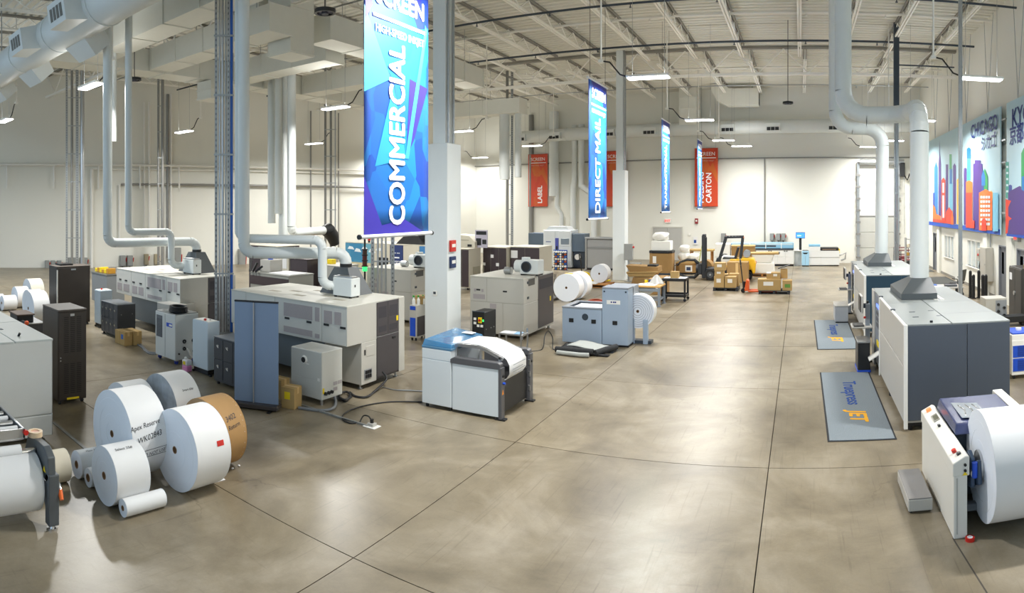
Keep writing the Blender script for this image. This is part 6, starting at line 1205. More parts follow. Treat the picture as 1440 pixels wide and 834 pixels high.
def pallet_jack(label, loc, rz, body, handle_mat=None):
    t = thing('pallet_jack', label, 'pallet jack', loc, rz); 
    for s_ in (-1, 1): MB().box(.1, 1.25, s_ * .19 - .08, s_ * .19 + .08, .06, .12).build('fork', body, t, .01)
    MB().prism([(-.05, .1), (.12, .1), (.12, .5), (.02, .55)], .5, 'y', -.25).build('body', body, t, .015); MB().cyl((-.12, -.06, .09), (-.12, .06, .09), .09, 14).build('wheel', RUBBER, t); MB().cyl((-.1, 0, .1), (-.22, 0, 1.1), .025, 8).build('handle_bar', BLACK, t)
    MB().tube([(-.22, -.1, 1.15), (-.24, -.1, 1.3), (-.25, 0, 1.36), (-.24, .1, 1.3), (-.22, .1, 1.15), (-.21, 0, 1.1), (-.22, -.1, 1.15)], .022, 8).build('handle_loop', BLACK, t); MB().cyl((-.08, 0, .2), (-.08, 0, .45), .07, 12).build('pump', BLACK, t); MB().cyl((1.15, -.19, .04), (1.15, .19, .04), .04, 8).build('load_roller', RUBBER, t)
    return t
q = G(826, 400); pallet_jack('yellow pallet jack with black handle left of pallet roll', (q.x - .2, q.y + .2, 0), .9, YEL)

o = MB().cyl((0, 0, 5.6), (0, 0, 8.46), .1, 12).build('stub_duct', PIPEWHITE); r_ = 20.5; o.location = (r_ * sin(az(160)), r_ * cos(az(160)), 0); tag(o, 'slim white stub pipe ending above rail, beside farther press duct', 'duct')
# ================================================================ far end of the aisle
# back-wall doors and signs
def on_bwall(px, z, off=0.): q = bwall(px, off); return (q.x, q.y, z)
BRZ = atan2(-nb.x, nb.y)
d = bpy.data.objects.new('door_4', None); COL.objects.link(d); d.location = on_bwall(939, 0, .04); d.rotation_euler = (0, 0, BRZ); struct(d, 'grey double door in back wall behind the stacked white foam'); DW = 2.1
for s_ in (-1, 1): MB().box(min(0, s_ * .95) + .005, max(0, s_ * .95) - .005, -.05, 0, .01, 2.1).build('leaf', M('door_pale_grey', '#b3b2ad', .5), d, .004)
m = MB(); m.box(-1.02, -.95, -.07, .04, 0, 2.18); m.box(.95, 1.02, -.07, .04, 0, 2.18); m.box(-.95, .95, -.07, .04, 2.1, 2.18); m.build('frame', M('door_frame_pale', '#c6c4bc', .5), d)
for s_ in (-1, 1): MB().box(s_ * .12 - .06, s_ * .12 + .06, -.09, -.05, .98, 1.04).build('handle', STEEL, d)
for k, (px, z, lb) in enumerate(((939, 2.55, 'lit red exit sign above the grey double door on back wall'), (660, 2.6, 'lit red exit sign on rear wall above the dark-fronted presses'))):
    t = thing('exit_sign', lb, 'sign', on_bwall(px, z, .06), BRZ); MB().box(-.2, .2, -.05, .05, -.14, .14).build('case', TRIM, t, .01); text('lettering', 'EXIT', .2, MATS['exit_red_lit'], t, (0, -.055, 0), FX, .9, bold=.006)
t = thing('fire_alarm', 'dark red fire alarm on back wall right of exit sign', 'alarm', on_bwall(979.5, 2.55, .05), BRZ); MB().box(-.1, .1, -.05, .04, -.17, .17).build('case', M('alarm_red', '#8c2a30', .5), t, .01); MB().cyl((0, -.05, .02), (0, -.07, .02), .06, 12).build('strobe', TRIM, t)
t = thing('wall_notice', 'small blue-white notice on back wall behind brown boxes', 'notice', on_bwall(978, 1.3, .04), BRZ); MB().box(-.14, .14, -.02, .02, -.25, .25).build('sheet', PAPER, t); MB().box(-.1, .06, -.024, -.02, -.15, .05).build('printed_block', INKB, t)
t = thing('wall_thermostat', 'tiny pale thermostat on back wall right of double door', 'thermostat', on_bwall(970, 1.7, .04), BRZ); MB().box(-.06, .06, -.03, .02, -.08, .08).build('case', TRIM, t)
wbox('grey meter box on back wall behind the forklift guard', 1018, 328, 341, 6, bwall, GBX)
# dock door in the back wall at right
d = bpy.data.objects.new('door_5', None); COL.objects.link(d); a, b = bwall(1207, .05), bwall(1263, .05); c = (a + b) / 2; d.location = c; d.rotation_euler = (0, 0, BRZ); struct(d, 'tall sectional dock door with steel tracks at back right'); w = (b - a).length; zt = 6.2
for k in range(6): MB().box(-w / 2 + .06, w / 2 - .06, -.05, 0, k * .95 + .005, (k + 1) * .95 - .01).build('section', M('dock_door_lit', '#e4e3de', .5) if k > 2 else M('dock_door_lower', '#b9b9b2', .5), d, .01)  # upper sections paler: lamp glare put into their colour
for s_ in (-1, 1):
    MB().box(s_ * w / 2 - .08, s_ * w / 2 + .08, -.16, .02, 0, zt).build('track', GALV, d); 
    for k in range(8): MB().box(s_ * w / 2 - .14, s_ * w / 2 + .14, -.2, -.16, .3 + .72 * k, .42 + .72 * k).build('track_bracket', DULL, d)
MB().cyl((-w / 2, -.25, zt), (w / 2 + .1, -.25, zt), .06, 10).build('shaft', STEEL, d)
for x in (-w * .22, w * .4): MB().cyl((x - .6, -.25, zt), (x + .6, -.25, zt), .16, 14).build('spring', GALV, d)
MB().box(-w / 2 + .1, w / 2 - .1, -.07, -.05, 2.86, 2.92).build('seam_bar', DULL, d)
t = thing('door_operator', 'black chain operator beside the dock door top', 'motor', on_bwall(1269, 5.4, .3), BRZ); MB().box(-.15, .15, -.2, .2, -.1, .75).build('motor', BLACK, t, .02); MB().tube([(.1, -.1, 0), (.3, -.1, -.3), (.45, -.1, .1)], .05, 8).build('chain_bag', BLACK, t); MB().cyl((.12, -.05, -3.6), (.12, -.05, 0), .015, 6).build('pull_chain', STEEL, t)
# carts and shelf at back right
MAROON = M('maroon_cart', '#7a3036', .5)
for k, (px, py, lb) in enumerate(((1267, 380, 'maroon cage cart with white contents at back right, left one'), (1275, 386, 'maroon cage cart with white contents at back right, right one'))):
    q = G(px, py); t = thing('cage_cart', lb, 'cart', q, 0, 'cage carts at back right')
    for a in (-.35, .35):
        for b in (-.3, .3): MB().box(a - .02, a + .02, b - .02, b + .02, .1, 1.25).build('post', DARKSTEEL, t); MB().cyl((a, b - .02, .05), (a, b + .02, .05), .05, 10).build('wheel', BLACK, t)
    for z in (.14, .5, .85, 1.22): m = MB(); m.box(-.37, .37, -.32, -.29, z, z + .03); m.box(-.37, .37, .29, .32, z, z + .03); m.box(-.37, -.34, -.32, .32, z, z + .03); m.box(.34, .37, -.32, .32, z, z + .03); m.build('rail', MAROON, t)
    for i in range(2): MB().box(-.3 + .32 * i, -.05 + .32 * i, -.2, .2, .17, .42).build('white_tub', TRIM, t, .02); MB().box(-.3 + .32 * i, -.05 + .32 * i, -.2, .2, .53, .78).build('red_tub', MAROON, t, .02)
q = G(1285, 392); t = thing('parts_shelf', 'tall shelf of small bins beside nearer duct at back right', 'shelf', q)
for a in (-.4, .4): MB().box(a - .02, a + .02, -.2, .2, 0, 2.0).build('upright', STEEL, t)
for z in (.3, .7, 1.1, 1.5, 1.9): MB().box(-.4, .4, -.2, .2, z, z + .03).build('shelf_board', STEEL, t)
for j in range(4):
    for i in range(5): MB().box(-.38 + .155 * i, -.25 + .155 * i, -.22, .1, .73 + .4 * j - .4, .88 + .4 * j - .4).build('bin', cs[(i + 2 * j) % 6], t, .01)
t = thing('floor_mat', 'dark ribbed mat on the floor by far right-wall door', 'mat', (6.4, 29.3, 0)); MB().box(-.8, .7, -1.6, 1.2, .001, .015).build('border', MATB, t); MB().box(-.72, .62, -1.5, 1.1, .015, .022).build('ribs', M('mat_dark_grey', '#4f514e', .9, bump=.4, scale=50), t)
t = thing('floor_mat', 'small dark mat at the farthest right-wall door', 'mat', (6.6, 33.6, 0)); MB().box(-.5, .5, -.6, .6, .001, .015).build('pile', M('mat_dark_grey', '#4f514e'), t, .004)
# label press, kiosk, pump at back wall
LPW = M('label_press_white', '#dfe0dd', .4, var=.02); LPB = M('label_press_blue', '#7fb2cf', .3, var=.08); r_ = 36.9; Y = r_ * cos(az(1083)); X_ = lambda p: XonY(p, Y); o = X_(1083)
t = thing('label_press', 'long white press with blue glazed top against the back wall', 'printing press', (o, Y, 0)); x0_, x1_ = X_(1028) - o, X_(1116) - o
MB().box(x0_, x1_, .02, 1.0, .12, .95).build('body', LPW, t); MB().box(x0_, x1_, .05, .95, .0, .12).build('plinth', BLACK, t); n = 8
for k in range(n):
    a, b = x0_ + (x1_ - x0_) * k / n, x0_ + (x1_ - x0_) * (k + 1) / n
    MB().box(a + .008, b - .008, 0, .02, .14, .54).build('lower_door', LPW, t, .004); dd = MB().box(a + .008, b - .008, 0, .02, .56, .94).build('upper_door', LPW, t, .004); MB().box(b - .1 if k % 2 == 0 else a + .03, b - .03 if k % 2 == 0 else a + .1, -.02, 0, .86, .91).build('handle', BLACK, dd)
MB().box(x0_, x1_, -.03, 1.0, .95, 1.03).build('dark_band', DARKSTEEL, t, .006); MB().box(x0_, x1_, .0, .9, 1.03, 1.36).build('glazed_hood', LPB, t, .03); MB().box(x0_ + .05, x1_ - .05, -.005, 0, 1.24, 1.34).build('pale_strip', M('pale_blue_strip', '#b7cdd6', .3), t)
for a, b in ((.32, .55), (.57, .72)): MB().box(x0_ + (x1_ - x0_) * a, x0_ + (x1_ - x0_) * b, -.006, 0, 1.13, 1.22).build('view_slot', DARKSTEEL, t)
for k in range(3): MB().box(x0_ + (x1_ - x0_) * (.3 + .25 * k), x0_ + (x1_ - x0_) * (.31 + .25 * k), -.012, 0, 1.03, 1.36).build('hood_post', TRIM, t)
o = X_(1125.5); t = thing('kiosk', 'lit blue monitor on a dark post above white desk', 'kiosk', (o, Y, 0)); MB().box(X_(1117) - o, X_(1127) - o, 0, .6, .88, .94).build('desk', LPW, t, .01); MB().box(X_(1116.7) - o, X_(1127) - o, .4, .55, 0, .88).build('desk_leg', LPW, t); MB().box(-.07, .07, .1, .2, .94, 1.85).build('post', BLACK, t); mn = MB().box(-.27, .27, .02, .1, 1.62, 1.98).build('monitor', BLACK, t, .015); MB().box(-.25, .25, .015, .02, 1.65, 1.95).build('screen', SCREENB, mn); MB().box(-.18, .05, .01, .015, 1.76, 1.8).build('screen_window', M('screen_white', '#e6f2ff', .3, emit=1.5), mn)
MB().prism([(-.35, .94), (-.05, .94), (-.12, 1.08)], .3, 'y', .1).build('paper_tray', TRIM, t)
o = X_(1132.5); t = thing('pump_unit', 'pale blue pump cabinet on floor beside the kiosk', 'pump', (o, Y - .1, 0)); PBL = M('pump_blue', '#9fcbe4', .4); MB().box(-.21, .21, 0, .6, .06, .88).build('case', PBL, t, .01); MB().box(-.2, .2, .02, .58, 0, .06).build('base', BLACK, t); MB().prism([(-.16, .8), (.16, .8), (.08, .72), (-.08, .72)], .01, 'y', -.01).build('emblem', BLACK, t); MB().box(-.16, .16, .1, .5, .88, .95).build('top_valves', STEEL, t, .02); MB().box(-.005, .005, -.008, 0, .1, .6).build('door_gap', DULL, t)
o = X_(1159); t = thing('delivery_unit', 'white cabinet with black open tray right of pale blue pump', 'machine', (o, Y, 0)); x0_, x1_ = X_(1137.5) - o, X_(1180.5) - o; xm = X_(1154) - o
MB().box(x0_, x1_, .02, .9, .06, .9).build('body', LPW, t); MB().box(x0_ + .05, x1_ - .05, .05, .85, 0, .06).build('plinth', BLACK, t)
for a, b in ((x0_, xm), (xm, x1_)): MB().box(a + .006, b - .006, 0, .02, .08, .5).build('lower_panel', LPW, t, .004); MB().box(a + .006, b - .006, 0, .02, .52, .9).build('upper_panel', LPW, t, .004)
MB().box(x0_, x1_, -.006, .02, .5, .52).build('grey_band', DULL, t); MB().box(x0_, xm - .02, .0, .8, .9, 1.14).build('raised_cabinet', LPW, t, .01); MB().box(x0_, xm - .02, .0, .8, 1.14, 1.26).build('blue_lid', LPB, t, .02); MB().box(xm, x1_ - .05, .0, .8, .9, 1.08).build('black_tray', BLACK, t, .02); MB().box(xm + .1, x1_ - .2, -.01, .0, .96, 1.0).build('tray_slot', M('tray_bronze', '#8a7460', .5), t); MB().box(x1_ - .05, x1_ + .03, .1, .6, .75, 1.0).build('yellow_edge', YEL, t, .01); MB().tube([(x1_, .3, .6), (x1_ + .4, .3, .75), (x1_ + .35, .3, .4), (x1_ + .1, .3, .3)], .05, 8).build('hose', STEEL, t)
# ---------------------------------------------------------------- forklift
FY_ = M('forklift_yellow', '#e3b01c', .4, var=.04); FK = M('forklift_black', '#25282c', .45, var=.08); q = G(1000, 392.5)
t = thing('forklift', 'yellow and black forklift with roll clamp facing left', 'forklift', (q.x, q.y, 0), .06)
def wheel(x, y, R, w, nm='wheel'):
    m = MB().lathe([(R * .55, -w / 2), (R * .94, -w / 2), (R, -w * .35), (R, w * .35), (R * .94, w / 2), (R * .55, w / 2)], 24, 'y', (x, y, R)); o = m.build('wheel', RUBBER, t); MB().cyl((x, y - w * .4, R), (x, y + w * .4, R), R * .56, 16).build('rim', M('rim_grey', '#4c4f52', .5), o); MB().cyl((x, y - w * .5, R), (x, y + w * .5, R), R * .18, 10).build('hub', STEEL, o)
for s_ in (-1, 1): wheel(0, s_ * .48, .27, .2); wheel(1.78, s_ * .45, .22, .18)
MB().prism([(-.2, .22), (1.3, .2), (1.3, .62), (.55, .62), (.45, .5), (.1, .56), (-.2, .5)], .76, 'y', -.38).build('chassis', FK, t, .02)
MB().prism([(1.2, .3), (1.52, .3), (1.55, .48), (1.95, .5), (2.0, .3), (2.12, .35), (2.16, .8), (2.05, 1.02), (1.6, 1.06), (1.2, 1.0)], 1.0, 'y', -.5).build('counterweight', FY_, t, .05, 3)
MB().prism([(.7, .6), (1.3, .6), (1.35, .98), (.95, 1.0)], .84, 'y', -.42).build('hood', FY_, t, .03, 2); MB().prism([(.55, .98), (1.1, .98), (1.15, 1.06), (.6, 1.08)], .5, 'y', -.25).build('seat', FK, t, .03, 2); MB().prism([(1.1, 1.0), (1.22, 1.0), (1.38, 1.55), (1.26, 1.55)], .48, 'y', -.24).build('seat_back', FK, t, .03, 2)
for s_ in (-1, 1):
    MB().bar((.3, s_ * .42, .6), (.72, s_ * .42, 2.0), .09, .11).build('guard_post', FK, t); MB().bar((1.42, s_ * .42, 1.0), (1.52, s_ * .42, 2.0), .12, .12).build('guard_post', FK, t); MB().bar((.66, s_ * .42, 2.02), (1.56, s_ * .42, 2.04), .09, .09).build('guard_beam', FK, t)
for k in range(6): MB().bar((.72 + .15 * k, -.42, 2.03), (.72 + .15 * k, .42, 2.03), .05).build('guard_bar', FK, t)
MB().prism([(.15, .58), (.5, .58), (.45, 1.0), (.3, 1.05)], .7, 'y', -.35).build('dashboard', FK, t, .02); MB().bar((.42, 0, 1.0), (.6, 0, 1.2), .05).build('steering_column', FK, t); MB().lathe([(.15, -.015), (.18, 0), (.15, .015)], 20, 'z', (.62, 0, 1.2)).build('steering_wheel', FK, t)
MB().cyl((1.72, -.36, 1.24), (1.72, .36, 1.24), .17, 20).build('gas_tank', STEEL, t); 
for y_ in (-.2, .2): MB().lathe([(.175, y_ - .03), (.18, y_ - .03), (.18, y_ + .03), (.175, y_ + .03)], 20, 'y', (1.72, 0, 1.24)).build('tank_strap', FK, t)
for s_ in (-1, 1):
    MB().box(-.42, -.26, s_ * .3 - .05, s_ * .3 + .05, .08, 2.1).build('mast_rail', FK, t, .01); MB().box(-.36, -.22, s_ * .2 - .04, s_ * .2 + .04, .15, 2.0).build('inner_rail', FK, t, .01)
for z in (.3, 1.1, 1.95, 2.08): MB().box(-.4, -.26, -.34, .34, z, z + .07).build('mast_crossbar', FK, t)
MB().cyl((-.3, 0, .2), (-.3, 0, 1.8), .045, 12).build('lift_cylinder', STEEL, t); 
for k in range(3): MB().box(-.44, -.42, -.3 + .05 * k, -.26 + .05 * k, .95 + .35 * k, 1.15 + .35 * k).build('mast_sticker', TRIM, t)
MB().box(-.6, -.42, -.4, .4, .25, .75).build('carriage', FK, t, .02); MB().cyl((-.72, 0, .5), (-.56, 0, .5), .22, 18).build('rotator', FK, t)
for s_, zz in ((1, .95), (-1, .2)):
    MB().tube([(-.6, s_ * .1, .5 + s_ * .2), (-.8, 0, .5 + s_ * .42), (-1.15, 0, .5 + s_ * .42), (-1.5, 0, .5 + s_ * .3), (-1.62, 0, .5 + s_ * .12 - (.28 if s_ < 0 else 0))], [.09, .08, .06, .05, .03], 10).build('clamp_arm', FK, t)
    MB().frustum([(-1.75, -.25, .5 + s_ * .12 - (.36 if s_ < 0 else 0)), (-1.3, -.25, .5 + s_ * .36 - (.1 if s_ < 0 else 0)), (-1.3, .25, .5 + s_ * .36 - (.1 if s_ < 0 else 0)), (-1.75, .25, .5 + s_ * .12 - (.36 if s_ < 0 else 0))], [(-1.75, -.25, .53 + s_ * .12 - (.36 if s_ < 0 else 0)), (-1.3, -.25, .53 + s_ * .36 - (.1 if s_ < 0 else 0)), (-1.3, .25, .53 + s_ * .36 - (.1 if s_ < 0 else 0)), (-1.75, .25, .53 + s_ * .12 - (.36 if s_ < 0 else 0))]).build('clamp_pad', FK if s_ > 0 else STEEL, t)
MB().tube([(-.4, .1, 1.9), (-.5, .1, 1.3), (-.6, .1, .8)], .02, 6).build('hydraulic_hose', M('hose_green', '#a9b83a', .5), t); MB().box(1.5, 1.6, -.46, -.38, 1.98, 2.06).build('tail_lamp', M('amber_lamp', '#c9651c', .4), t); MB().box(2.0, 2.17, .2, .4, .72, .84).build('rear_lamp', RED, t); MB().box(-.2, .2, -.5, -.4, .5, .56).build('fender', FK, t, .01); MB().box(-.2, .2, .4, .5, .5, .56).build('fender', FK, t, .01)
# ---------------------------------------------------------------- pallets of cartons and orange pallet jack
PBK = M('pallet_black', '#23262a', .6); q = G(1020.5, 409); px_ = .0287
pallet('black pallet under stacked cartons before the forklift', (q.x, q.y + .35, 0), 1.05, .9, PBK); g = 'cartons on the black pallet'; bz = .136; bx0 = q.x; by0 = q.y + .35
for k, (dx, dy, dz, sz, lb) in enumerate(((-.27, -.2, 0, (.42, .44, .46), 'bottom carton of left stack on the black pallet'), (-.27, -.2, .462, (.38, .4, .24), 'middle carton of left stack on the black pallet'), (-.24, -.2, .704, (.46, .42, .32), 'topmost carton of left stack on the black pallet'), (.2, -.2, 0, (.46, .44, .45), 'front right carton on the black pallet'), (.3, .24, 0, (.4, .4, .53), 'rear right carton with open top on black pallet'), (-.2, .24, 0, (.46, .4, .5), 'rear left carton hidden behind the stack on black pallet'))):
    carton(lb, (bx0 + dx, by0 + dy, bz + dz), sz, 0, g, None if k in (4, 5) else LABELW)
q2 = G(1034, 400); t = thing('carton', 'large plain brown box standing behind the black pallet', 'box', (q2.x + .05, q2.y + 1.0, 0)); MB().box(-.5, .45, -.4, .4, 0, .93).build('walls', CARDD, t, .006); MB().box(-.5, .45, -.4, .4, .93, .936).build('flap', CARD, t); MB().box(-.1, .02, -.402, -.4, .1, .9).build('seam_tape', TAPE, t)
ORJ = M('jack_orange', '#dd5a1c', .45); q = G(1049, 412); pallet_jack('orange pallet jack with black handle between the carton pallets', (q.x, q.y + .1, 0), .0, ORJ)
q = G(1085, 414); t_ = pallet('dark pallet under wide cartons right of orange pallet jack', (q.x + .1, q.y + .5, 0), 1.25, .95, PBK); g = 'cartons on the dark right pallet'; bx0, by0 = q.x + .1, q.y + .5
for k, (dx, dy, dz, sz, lb) in enumerate(((-.2, -.1, 0, (.92, .6, .44), 'wide bottom carton with white labels on right pallet'), (.52, -.15, 0, (.38, .5, .4), 'bottom right carton with green print on right pallet'), (.05, -.1, .442, (.36, .36, .26), 'small carton stacked on middle of right pallet'), (.38, .1, .442, (.28, .3, .38), 'upright open carton stacked at right of right pallet'), (-.22, .0, .442, (.2, .26, .2), 'little white-topped carton on left of right pallet'))):
    cc = carton(lb, (bx0 + dx, by0 + dy, bz + dz), sz, 0, g, LABELW if k in (0, 2) else None)
    if k == 1: MB().box(-.1, .12, -.253, -.25, .12, .26).build('green_print', M('green_print', '#5f8f3a', .6), cc)
    if k == 4: MB().box(-.1, .1, -.13, .13, .2, .24).build('white_top', PAPER, cc)
t = thing('black_tray', 'black tray tilted on top of the upright open carton', 'tray', (bx0 + .38, by0 + .1, bz + .442 + .385)); MB().frustum([(-.24, -.15, 0), (.24, -.15, .14), (.24, .15, .14), (-.24, .15, 0)], [(-.24, -.15, .03), (.24, -.15, .17), (.24, .15, .17), (-.24, .15, .03)]).build('tray', BLACK, t)
# wrapped goods behind the forklift
FOAM = M('white_foam', '#ecebe4', .7, var=.03, bump=.2); q = G(1071, 390)
pallet('wooden pallet with white wrapped goods right of the forklift', (q.x, q.y + .9, 0), 1.3, 1.1); t = thing('wrapped_load', 'white wrapped load on wooden pallet right of the forklift', 'load', (q.x, q.y + .9, .136))
MB().frustum([(-.6, -.5, 0), (.6, -.5, 0), (.6, .5, 0), (-.6, .5, 0)], [(-.58, -.48, .52), (.58, -.48, .52), (.58, .48, .52), (-.58, .48, .52)]).build('lower_wrap', FOAM, t, .05, 2); MB().frustum([(-.4, -.4, .52), (.45, -.4, .52), (.45, .4, .52), (-.4, .4, .52)], [(-.55, -.45, .95), (.6, -.45, .95), (.6, .45, .95), (-.55, .45, .95)]).build('upper_wrap', FOAM, t, .06, 2); MB().prism([(-.7, .95), (.85, .95), (.8, 1.05), (-.7, 1.02)], .95, 'y', -.47).build('cardboard_lid', CARD, t, .01); MB().box(.8, .86, -.3, .3, .96, 1.03).build('lid_edge', BLACK, t)
q = G(1041, 386); t = thing('carton', 'big brown carton raised behind the forklift cab', 'box', (q.x, q.y + 2.1, .0)); MB().box(-.65, .6, -.4, .4, .0, 1.35).build('walls', CARDD, t, .006); MB().box(-.66, .61, -.41, .41, 1.3, 1.37).build('lid', CARD, t, .006)
for k, (px, py, w, h, lb) in enumerate(((1013, 384, .4, 1.5, 'tall white wrapped block behind forklift mast'), (1022, 386, .35, .9, 'short white wrapped block behind the forklift cab'))):
    q = G(px, py); t = thing('foam_block', lb, 'foam', (q.x, q.y + 1.2 - k * .75, 0), 0, 'white wrapped blocks behind forklift'); MB().box(-w, w, -.3, .3, 0, h).build('block', FOAM, t, .05, 2); MB().box(-w * 1.02, w * 1.02, -.31, .31, h * .5, h * .53).build('strap', M('strap_clear', '#d5d5cc', .3), t)
# gaylords, flats, bench, cart
def octa(w, d, c): return [(-w + c, -d), (w - c, -d), (w, -d + c), (w, d - c), (w - c, d), (-w + c, d), (-w, d - c), (-w, -d + c)]
q = G(927.5, 387); t = thing('gaylord_box', 'tall octagonal brown box with black rim by double door', 'box', (q.x, q.y + .6, 0)); w = 16.3 * 32 / FPX
MB().prism(octa(w, .55, .2), 1.0, 'z', .1).build('walls', CARDD, t, .006); MB().prism(octa(w * 1.03, .57, .2), .12, 'z', 1.1).build('rim', BLACK, t, .006); MB().box(-w, w, -.55, .55, 0, .1).build('skid', DARKSTEEL, t); MB().box(-w + .22, -w + .4, -.555, -.55, .6, .95).build('label', LABELW, t); gz = 1.22
for k, (w_, h, dz, lb) in enumerate(((.5, .5, 0, 'white foam slab lying on the tall octagonal box'), (.42, .45, .5, 'rumpled white bag stacked on the white foam slab'))):
    tt = thing('foam_block' if k == 0 else 'foam_bag', lb, 'foam', (q.x + (-.0, -.05)[k], q.y + .6, gz + dz))
    if k == 0: MB().box(-w_, w_, -.35, .35, 0, h).build('block', FOAM, tt, .04, 2)
    else: MB().grid(lambda u, v: (w_ * cos(2 * pi * u) * (sin(pi * v) ** .25) * (1 + .1 * sin(6 * pi * u + 8 * v)), .32 * sin(2 * pi * u) * (sin(pi * v) ** .25), h * (1 - v) + .06 * sin(8 * pi * u + 5 * v) * sin(pi * v)), 24, 10).build('bag', FOAM, tt)
q = G(964, 386); t = thing('gaylord_box', 'low octagonal brown box with white label left of forklift', 'box', (q.x, q.y + .55, 0)); w = 16 * 32 / FPX; MB().prism(octa(w, .5, .25), .48, 'z', .08).build('walls', CARDD, t, .006); MB().prism(octa(w * .98, .48, .25), .08, 'z', 0).build('skid', BLACK, t); MB().box(-.02, .34, -.505, -.5, .14, .46).build('label', LABELW, t); MB().box(.04, .26, -.508, -.505, .2, .38).build('printed_block', M('print_dark_blue', '#33405e', .6), t); MB().prism([(-w, .56), (w, .56), (w * .8, .64), (-w * .9, .62)], .9, 'y', -.45).build('flap', CARD, t)
for k, (dx, w_, h, dz, lb) in enumerate(((-.2, .3, .45, .64, 'white foam bag on low octagonal box, left lower one'), (-.16, .26, .4, 1.09, 'white foam bag stacked uppermost on low octagonal box'), (.32, .3, .42, .64, 'white foam bag on low octagonal box, right one'))):
    tt = thing('foam_bag', lb, 'foam', (q.x + dx, q.y + .6, dz), 0, 'foam bags on the low octagonal box'); MB().grid(lambda u, v: (w_ * cos(2 * pi * u) * (sin(pi * v) ** .22) * (1 + .1 * sin(6 * pi * u + 9 * v)), .3 * sin(2 * pi * u) * (sin(pi * v) ** .22) * (1 + .08 * sin(10 * pi * u + 5)), h * (1 - v) + .04 * sin(8 * pi * u + 6 * v) * sin(pi * v)), 20, 8).build('bag', FOAM, tt)
q = G(982, 380); t = thing('table_board', 'brown board table behind low octagonal box', 'table', (q.x, q.y + .8, 0)); MB().box(-.6, .75, -.4, .4, 1.0, 1.1).build('top', CARD, t, .006); 
for a in (-.5, .65):
    for b in (-.3, .3): MB().box(a - .04, a + .04, b - .04, b + .04, 0, 1.0).build('leg', WOOD, t)
q = G(975, 391); t = thing('round_drum', 'leaning brown cardboard disc beside forklift clamp', 'disc', (q.x + .5, q.y + .6, 0)); MB().cyl((0, 0, .42), (.1, .25, .44), .42, 24).build('disc', CARDD, t)
q = G(908, 404); t = thing('cardboard_bale', 'bundle of flattened brown cartons beside the far pillar', 'cardboard', (q.x, q.y + .6, 0))
MB().prism([(-.7, 0), (.75, 0), (.85, .2), (.8, .42), (-.6, .4)], 1.0, 'y', -.5).build('lower_carton', CARDD, t, .01); MB().prism([(-.8, .42), (.3, .44), (.45, .62), (-.9, .56)], .9, 'y', -.45).build('flat_carton', CARD, t, .004); MB().prism([(-.95, .9), (-.75, .6), (.5, .66), (.5, .86)], .8, 'y', -.4).build('flat_carton', CARDD, t, .004); MB().prism([(-.9, .57), (.5, .63), (.5, .68), (-.9, .62)], .95, 'y', -.5).build('flat_carton', CARD, t); MB().box(.0, .4, -.3, .2, .86, .94).build('black_insert', BLACK, t, .01)
q = G(922, 414); t = thing('carton', 'brown octagonal carton standing behind the wooden bench', 'box', (q.x + .1, q.y + .2, 0)); MB().prism(octa(.38, .3, .12), .62, 'z', 0).build('walls', CARDD, t, .006); MB().box(-.1, .1, -.304, -.3, .2, .45).build('label', LABELW, t)
q = G(917, 431); t = thing('work_bench', 'grey steel bench with wooden top and white cloth', 'bench', (q.x - .1, q.y + .35, 0)); BW = M('bench_wood', '#c79a58', .6, var=.1); BGY = M('bench_grey', '#7b838c', .45)
MB().box(-.45, .4, -.4, .5, .66, .71).build('top', BW, t, .006)
for a in (-.4, .35):
    for b in (-.35, .45): MB().box(a - .04, a + .04, b - .04, b + .04, 0, .66).build('leg', BGY, t); MB().box(a - .07, a + .07, b - .06, b + .06, 0, .03).build('foot', BGY, t)
MB().box(-.42, .37, -.37, .47, .2, .24).build('shelf', BGY, t, .004); MB().box(-.42, .37, -.38, -.34, .52, .62).build('apron', BGY, t)
cz = (q.x - .1, q.y + .35)
t = thing('cloth', 'white printed cloth hanging over the wooden bench edge', 'cloth', (cz[0] - .05, cz[1], .713)); MB().grid(lambda u, v: (-.4 + .65 * u, -.42 - .02 + (.75 * v if v > .25 else .19) - 0, (.02 + .015 * sin(9 * u + 4 * v)) if v > .25 else (-.45 * (1 - v / .25) * (1 - abs(u - .4)) + .01)), 14, 12).build('sheet', M('cloth_white', '#e2e2de', .7, var=.04), t, thick=.006)
for k in range(4): MB().box(-.25 + .13 * k, -.2 + .13 * k, -.1 + .06 * (k % 2), -.04 + .06 * (k % 2), .036, .045).build('printed_block', M('print_dusk', '#6d5560', .6), t)
t = thing('bag_pile', 'grey plastic bag slumped behind the white cloth on bench', 'bag', (cz[0] + .1, cz[1] + .35, .713)); MB().grid(lambda u, v: (.26 * cos(2 * pi * u) * v * (1 + .1 * sin(16 * u)), .2 * sin(2 * pi * u) * v, .32 * (1 - v ** 1.5) + .01), 20, 8).build('bag', M('bag_film', '#c9c7c3', .3, bump=.4, scale=9), t)
for k, (dx, mt, lb) in enumerate(((-.55, YEL, 'yellow tin on floor tray beside the wooden bench'), (-.38, M('navy_tin', '#2c3d7a', .4), 'navy tin beside the yellow tin at wooden bench'))): tt = thing('tin', lb, 'tin', (cz[0] + .15 * k - .3, cz[1] + .42, .713)); MB().cyl((0, 0, 0), (0, 0, .13), .06, 14).build('body', mt, tt); MB().cyl((0, 0, .13), (0, 0, .14), .062, 14).build('lid', STEEL, tt)
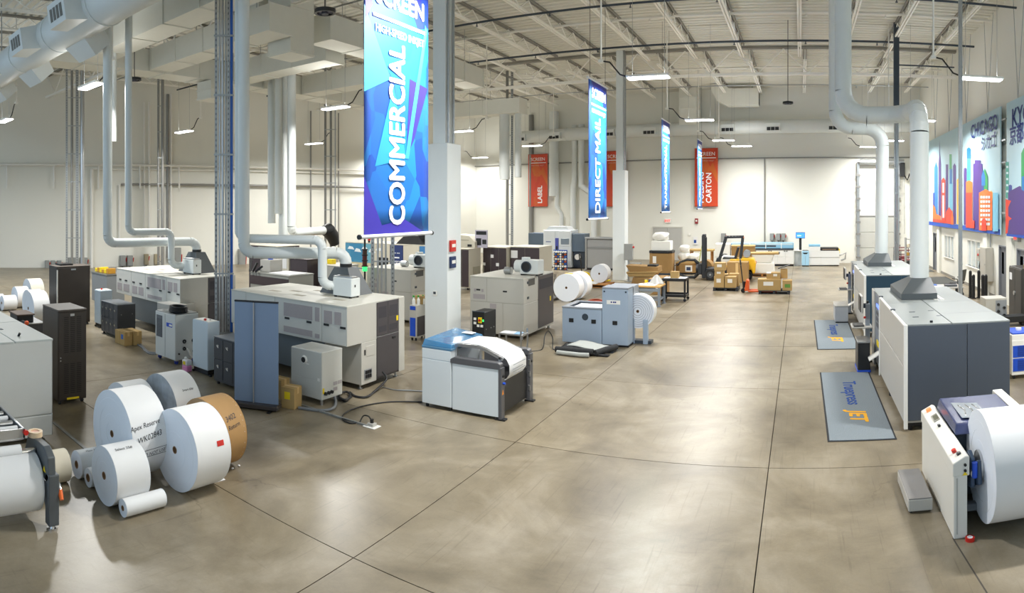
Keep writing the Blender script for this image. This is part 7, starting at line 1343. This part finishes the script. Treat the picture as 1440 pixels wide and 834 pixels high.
t = thing('yellow_strap', 'yellow strap hanging down from the wooden bench', 'strap', (cz[0] - .4, cz[1] - .5, 0)); MB().tube([(0, 0, .7), (.02, -.02, .4), (.0, 0, .15), (.06, -.03, .02)], .02, 6).build('webbing', YEL, t); MB().sphere((.06, -.03, .05), .06, 8, 6).build('hook', YEL, t)
q = G(945, 424); t = thing('utility_cart', 'black two-shelf utility cart with carton on top in aisle', 'cart', (q.x + .05, q.y + .35, 0)); 
for z in (.16, .74): m = MB().box(-.45, .45, -.35, .35, z, z + .03); m.box(-.46, .46, -.36, -.33, z, z + .09); m.box(-.46, .46, .33, .36, z, z + .09); m.box(-.46, -.43, -.36, .36, z, z + .09); m.box(.43, .46, -.36, .36, z, z + .09); m.build('shelf', BLACK, t, .006)
for a in (-.42, .42):
    for b in (-.32, .32): MB().box(a - .035, a + .035, b - .035, b + .035, .12, .78).build('leg', BLACK, t, .01); MB().cyl((a, b - .02, .055), (a, b + .02, .055), .055, 12).build('caster', BLACK, t)
carton('small carton on the black utility cart', (q.x + .05, q.y + .3, .84), (.3, .26, .24)); t = thing('paper_sheet', 'white papers spread on the black utility cart', 'paper', (q.x + .05, q.y + .35, .832)); MB().box(-.4, .42, -.2, .3, 0, .006).build('sheet', PAPER, t)
q = G(868, 404); wq = (pc.location.x, pc.location.y)
t = thing('control_post', 'grey control post with red button beside the far pillar', 'control box', (G(884, 396).x, G(884, 396).y, 0)); MB().box(-.04, .04, -.04, .04, 0, 1.0).build('post', GALV, t); MB().box(-.2, .2, -.1, .1, 1.0, 1.75).build('case', GBX, t, .01); MB().cyl((.2, 0, 1.6), (.27, 0, 1.6), .05, 10).build('red_button', RED, t); MB().box(-.15, .15, -.15, .15, 0, .03).build('base', GALV, t)
t = thing('equipment_box', 'dark small screen box on the floor right of far pillar', 'box', (G(893, 388).x, G(893, 388).y, 0)); MB().box(-.3, .3, -.2, .2, 0, .65).build('case', GBX, t, .01); MB().box(-.26, .26, -.21, -.2, .3, .6).build('screen', DARKSTEEL, t)
t = thing('red_hose', 'coil of red hose on floor beside blue-grey unwinder', 'hose', G(838, 424))
for k in range(3): MB().tube([(.3 * cos(a) * (1 - .2 * k), .22 * sin(a) * (1 - .1 * k), .02 + .02 * k) for a in [2 * pi * i / 16 for i in range(17)]], .018, 6).build('hose_loop', M('hose_red', '#a8452c', .6), t)
# floor trench cover at the left, cut joint at the right
a, b = G(75.5, 594.5), G(122, 633); tag(MB().bar((*a.xy, .006), (*b.xy, .006), .05, .012).build('trench_cover', DULL), 'narrow steel strip on floor right of the grey press', 'floor strip')
a, b = G(1340, 757), G(1388, 834); struct(MB().bar((*a.xy, .001), (*b.xy, .001), .015, .003).build('floor_joint', JOINT), 'dark sawn joint in the floor at lower right')
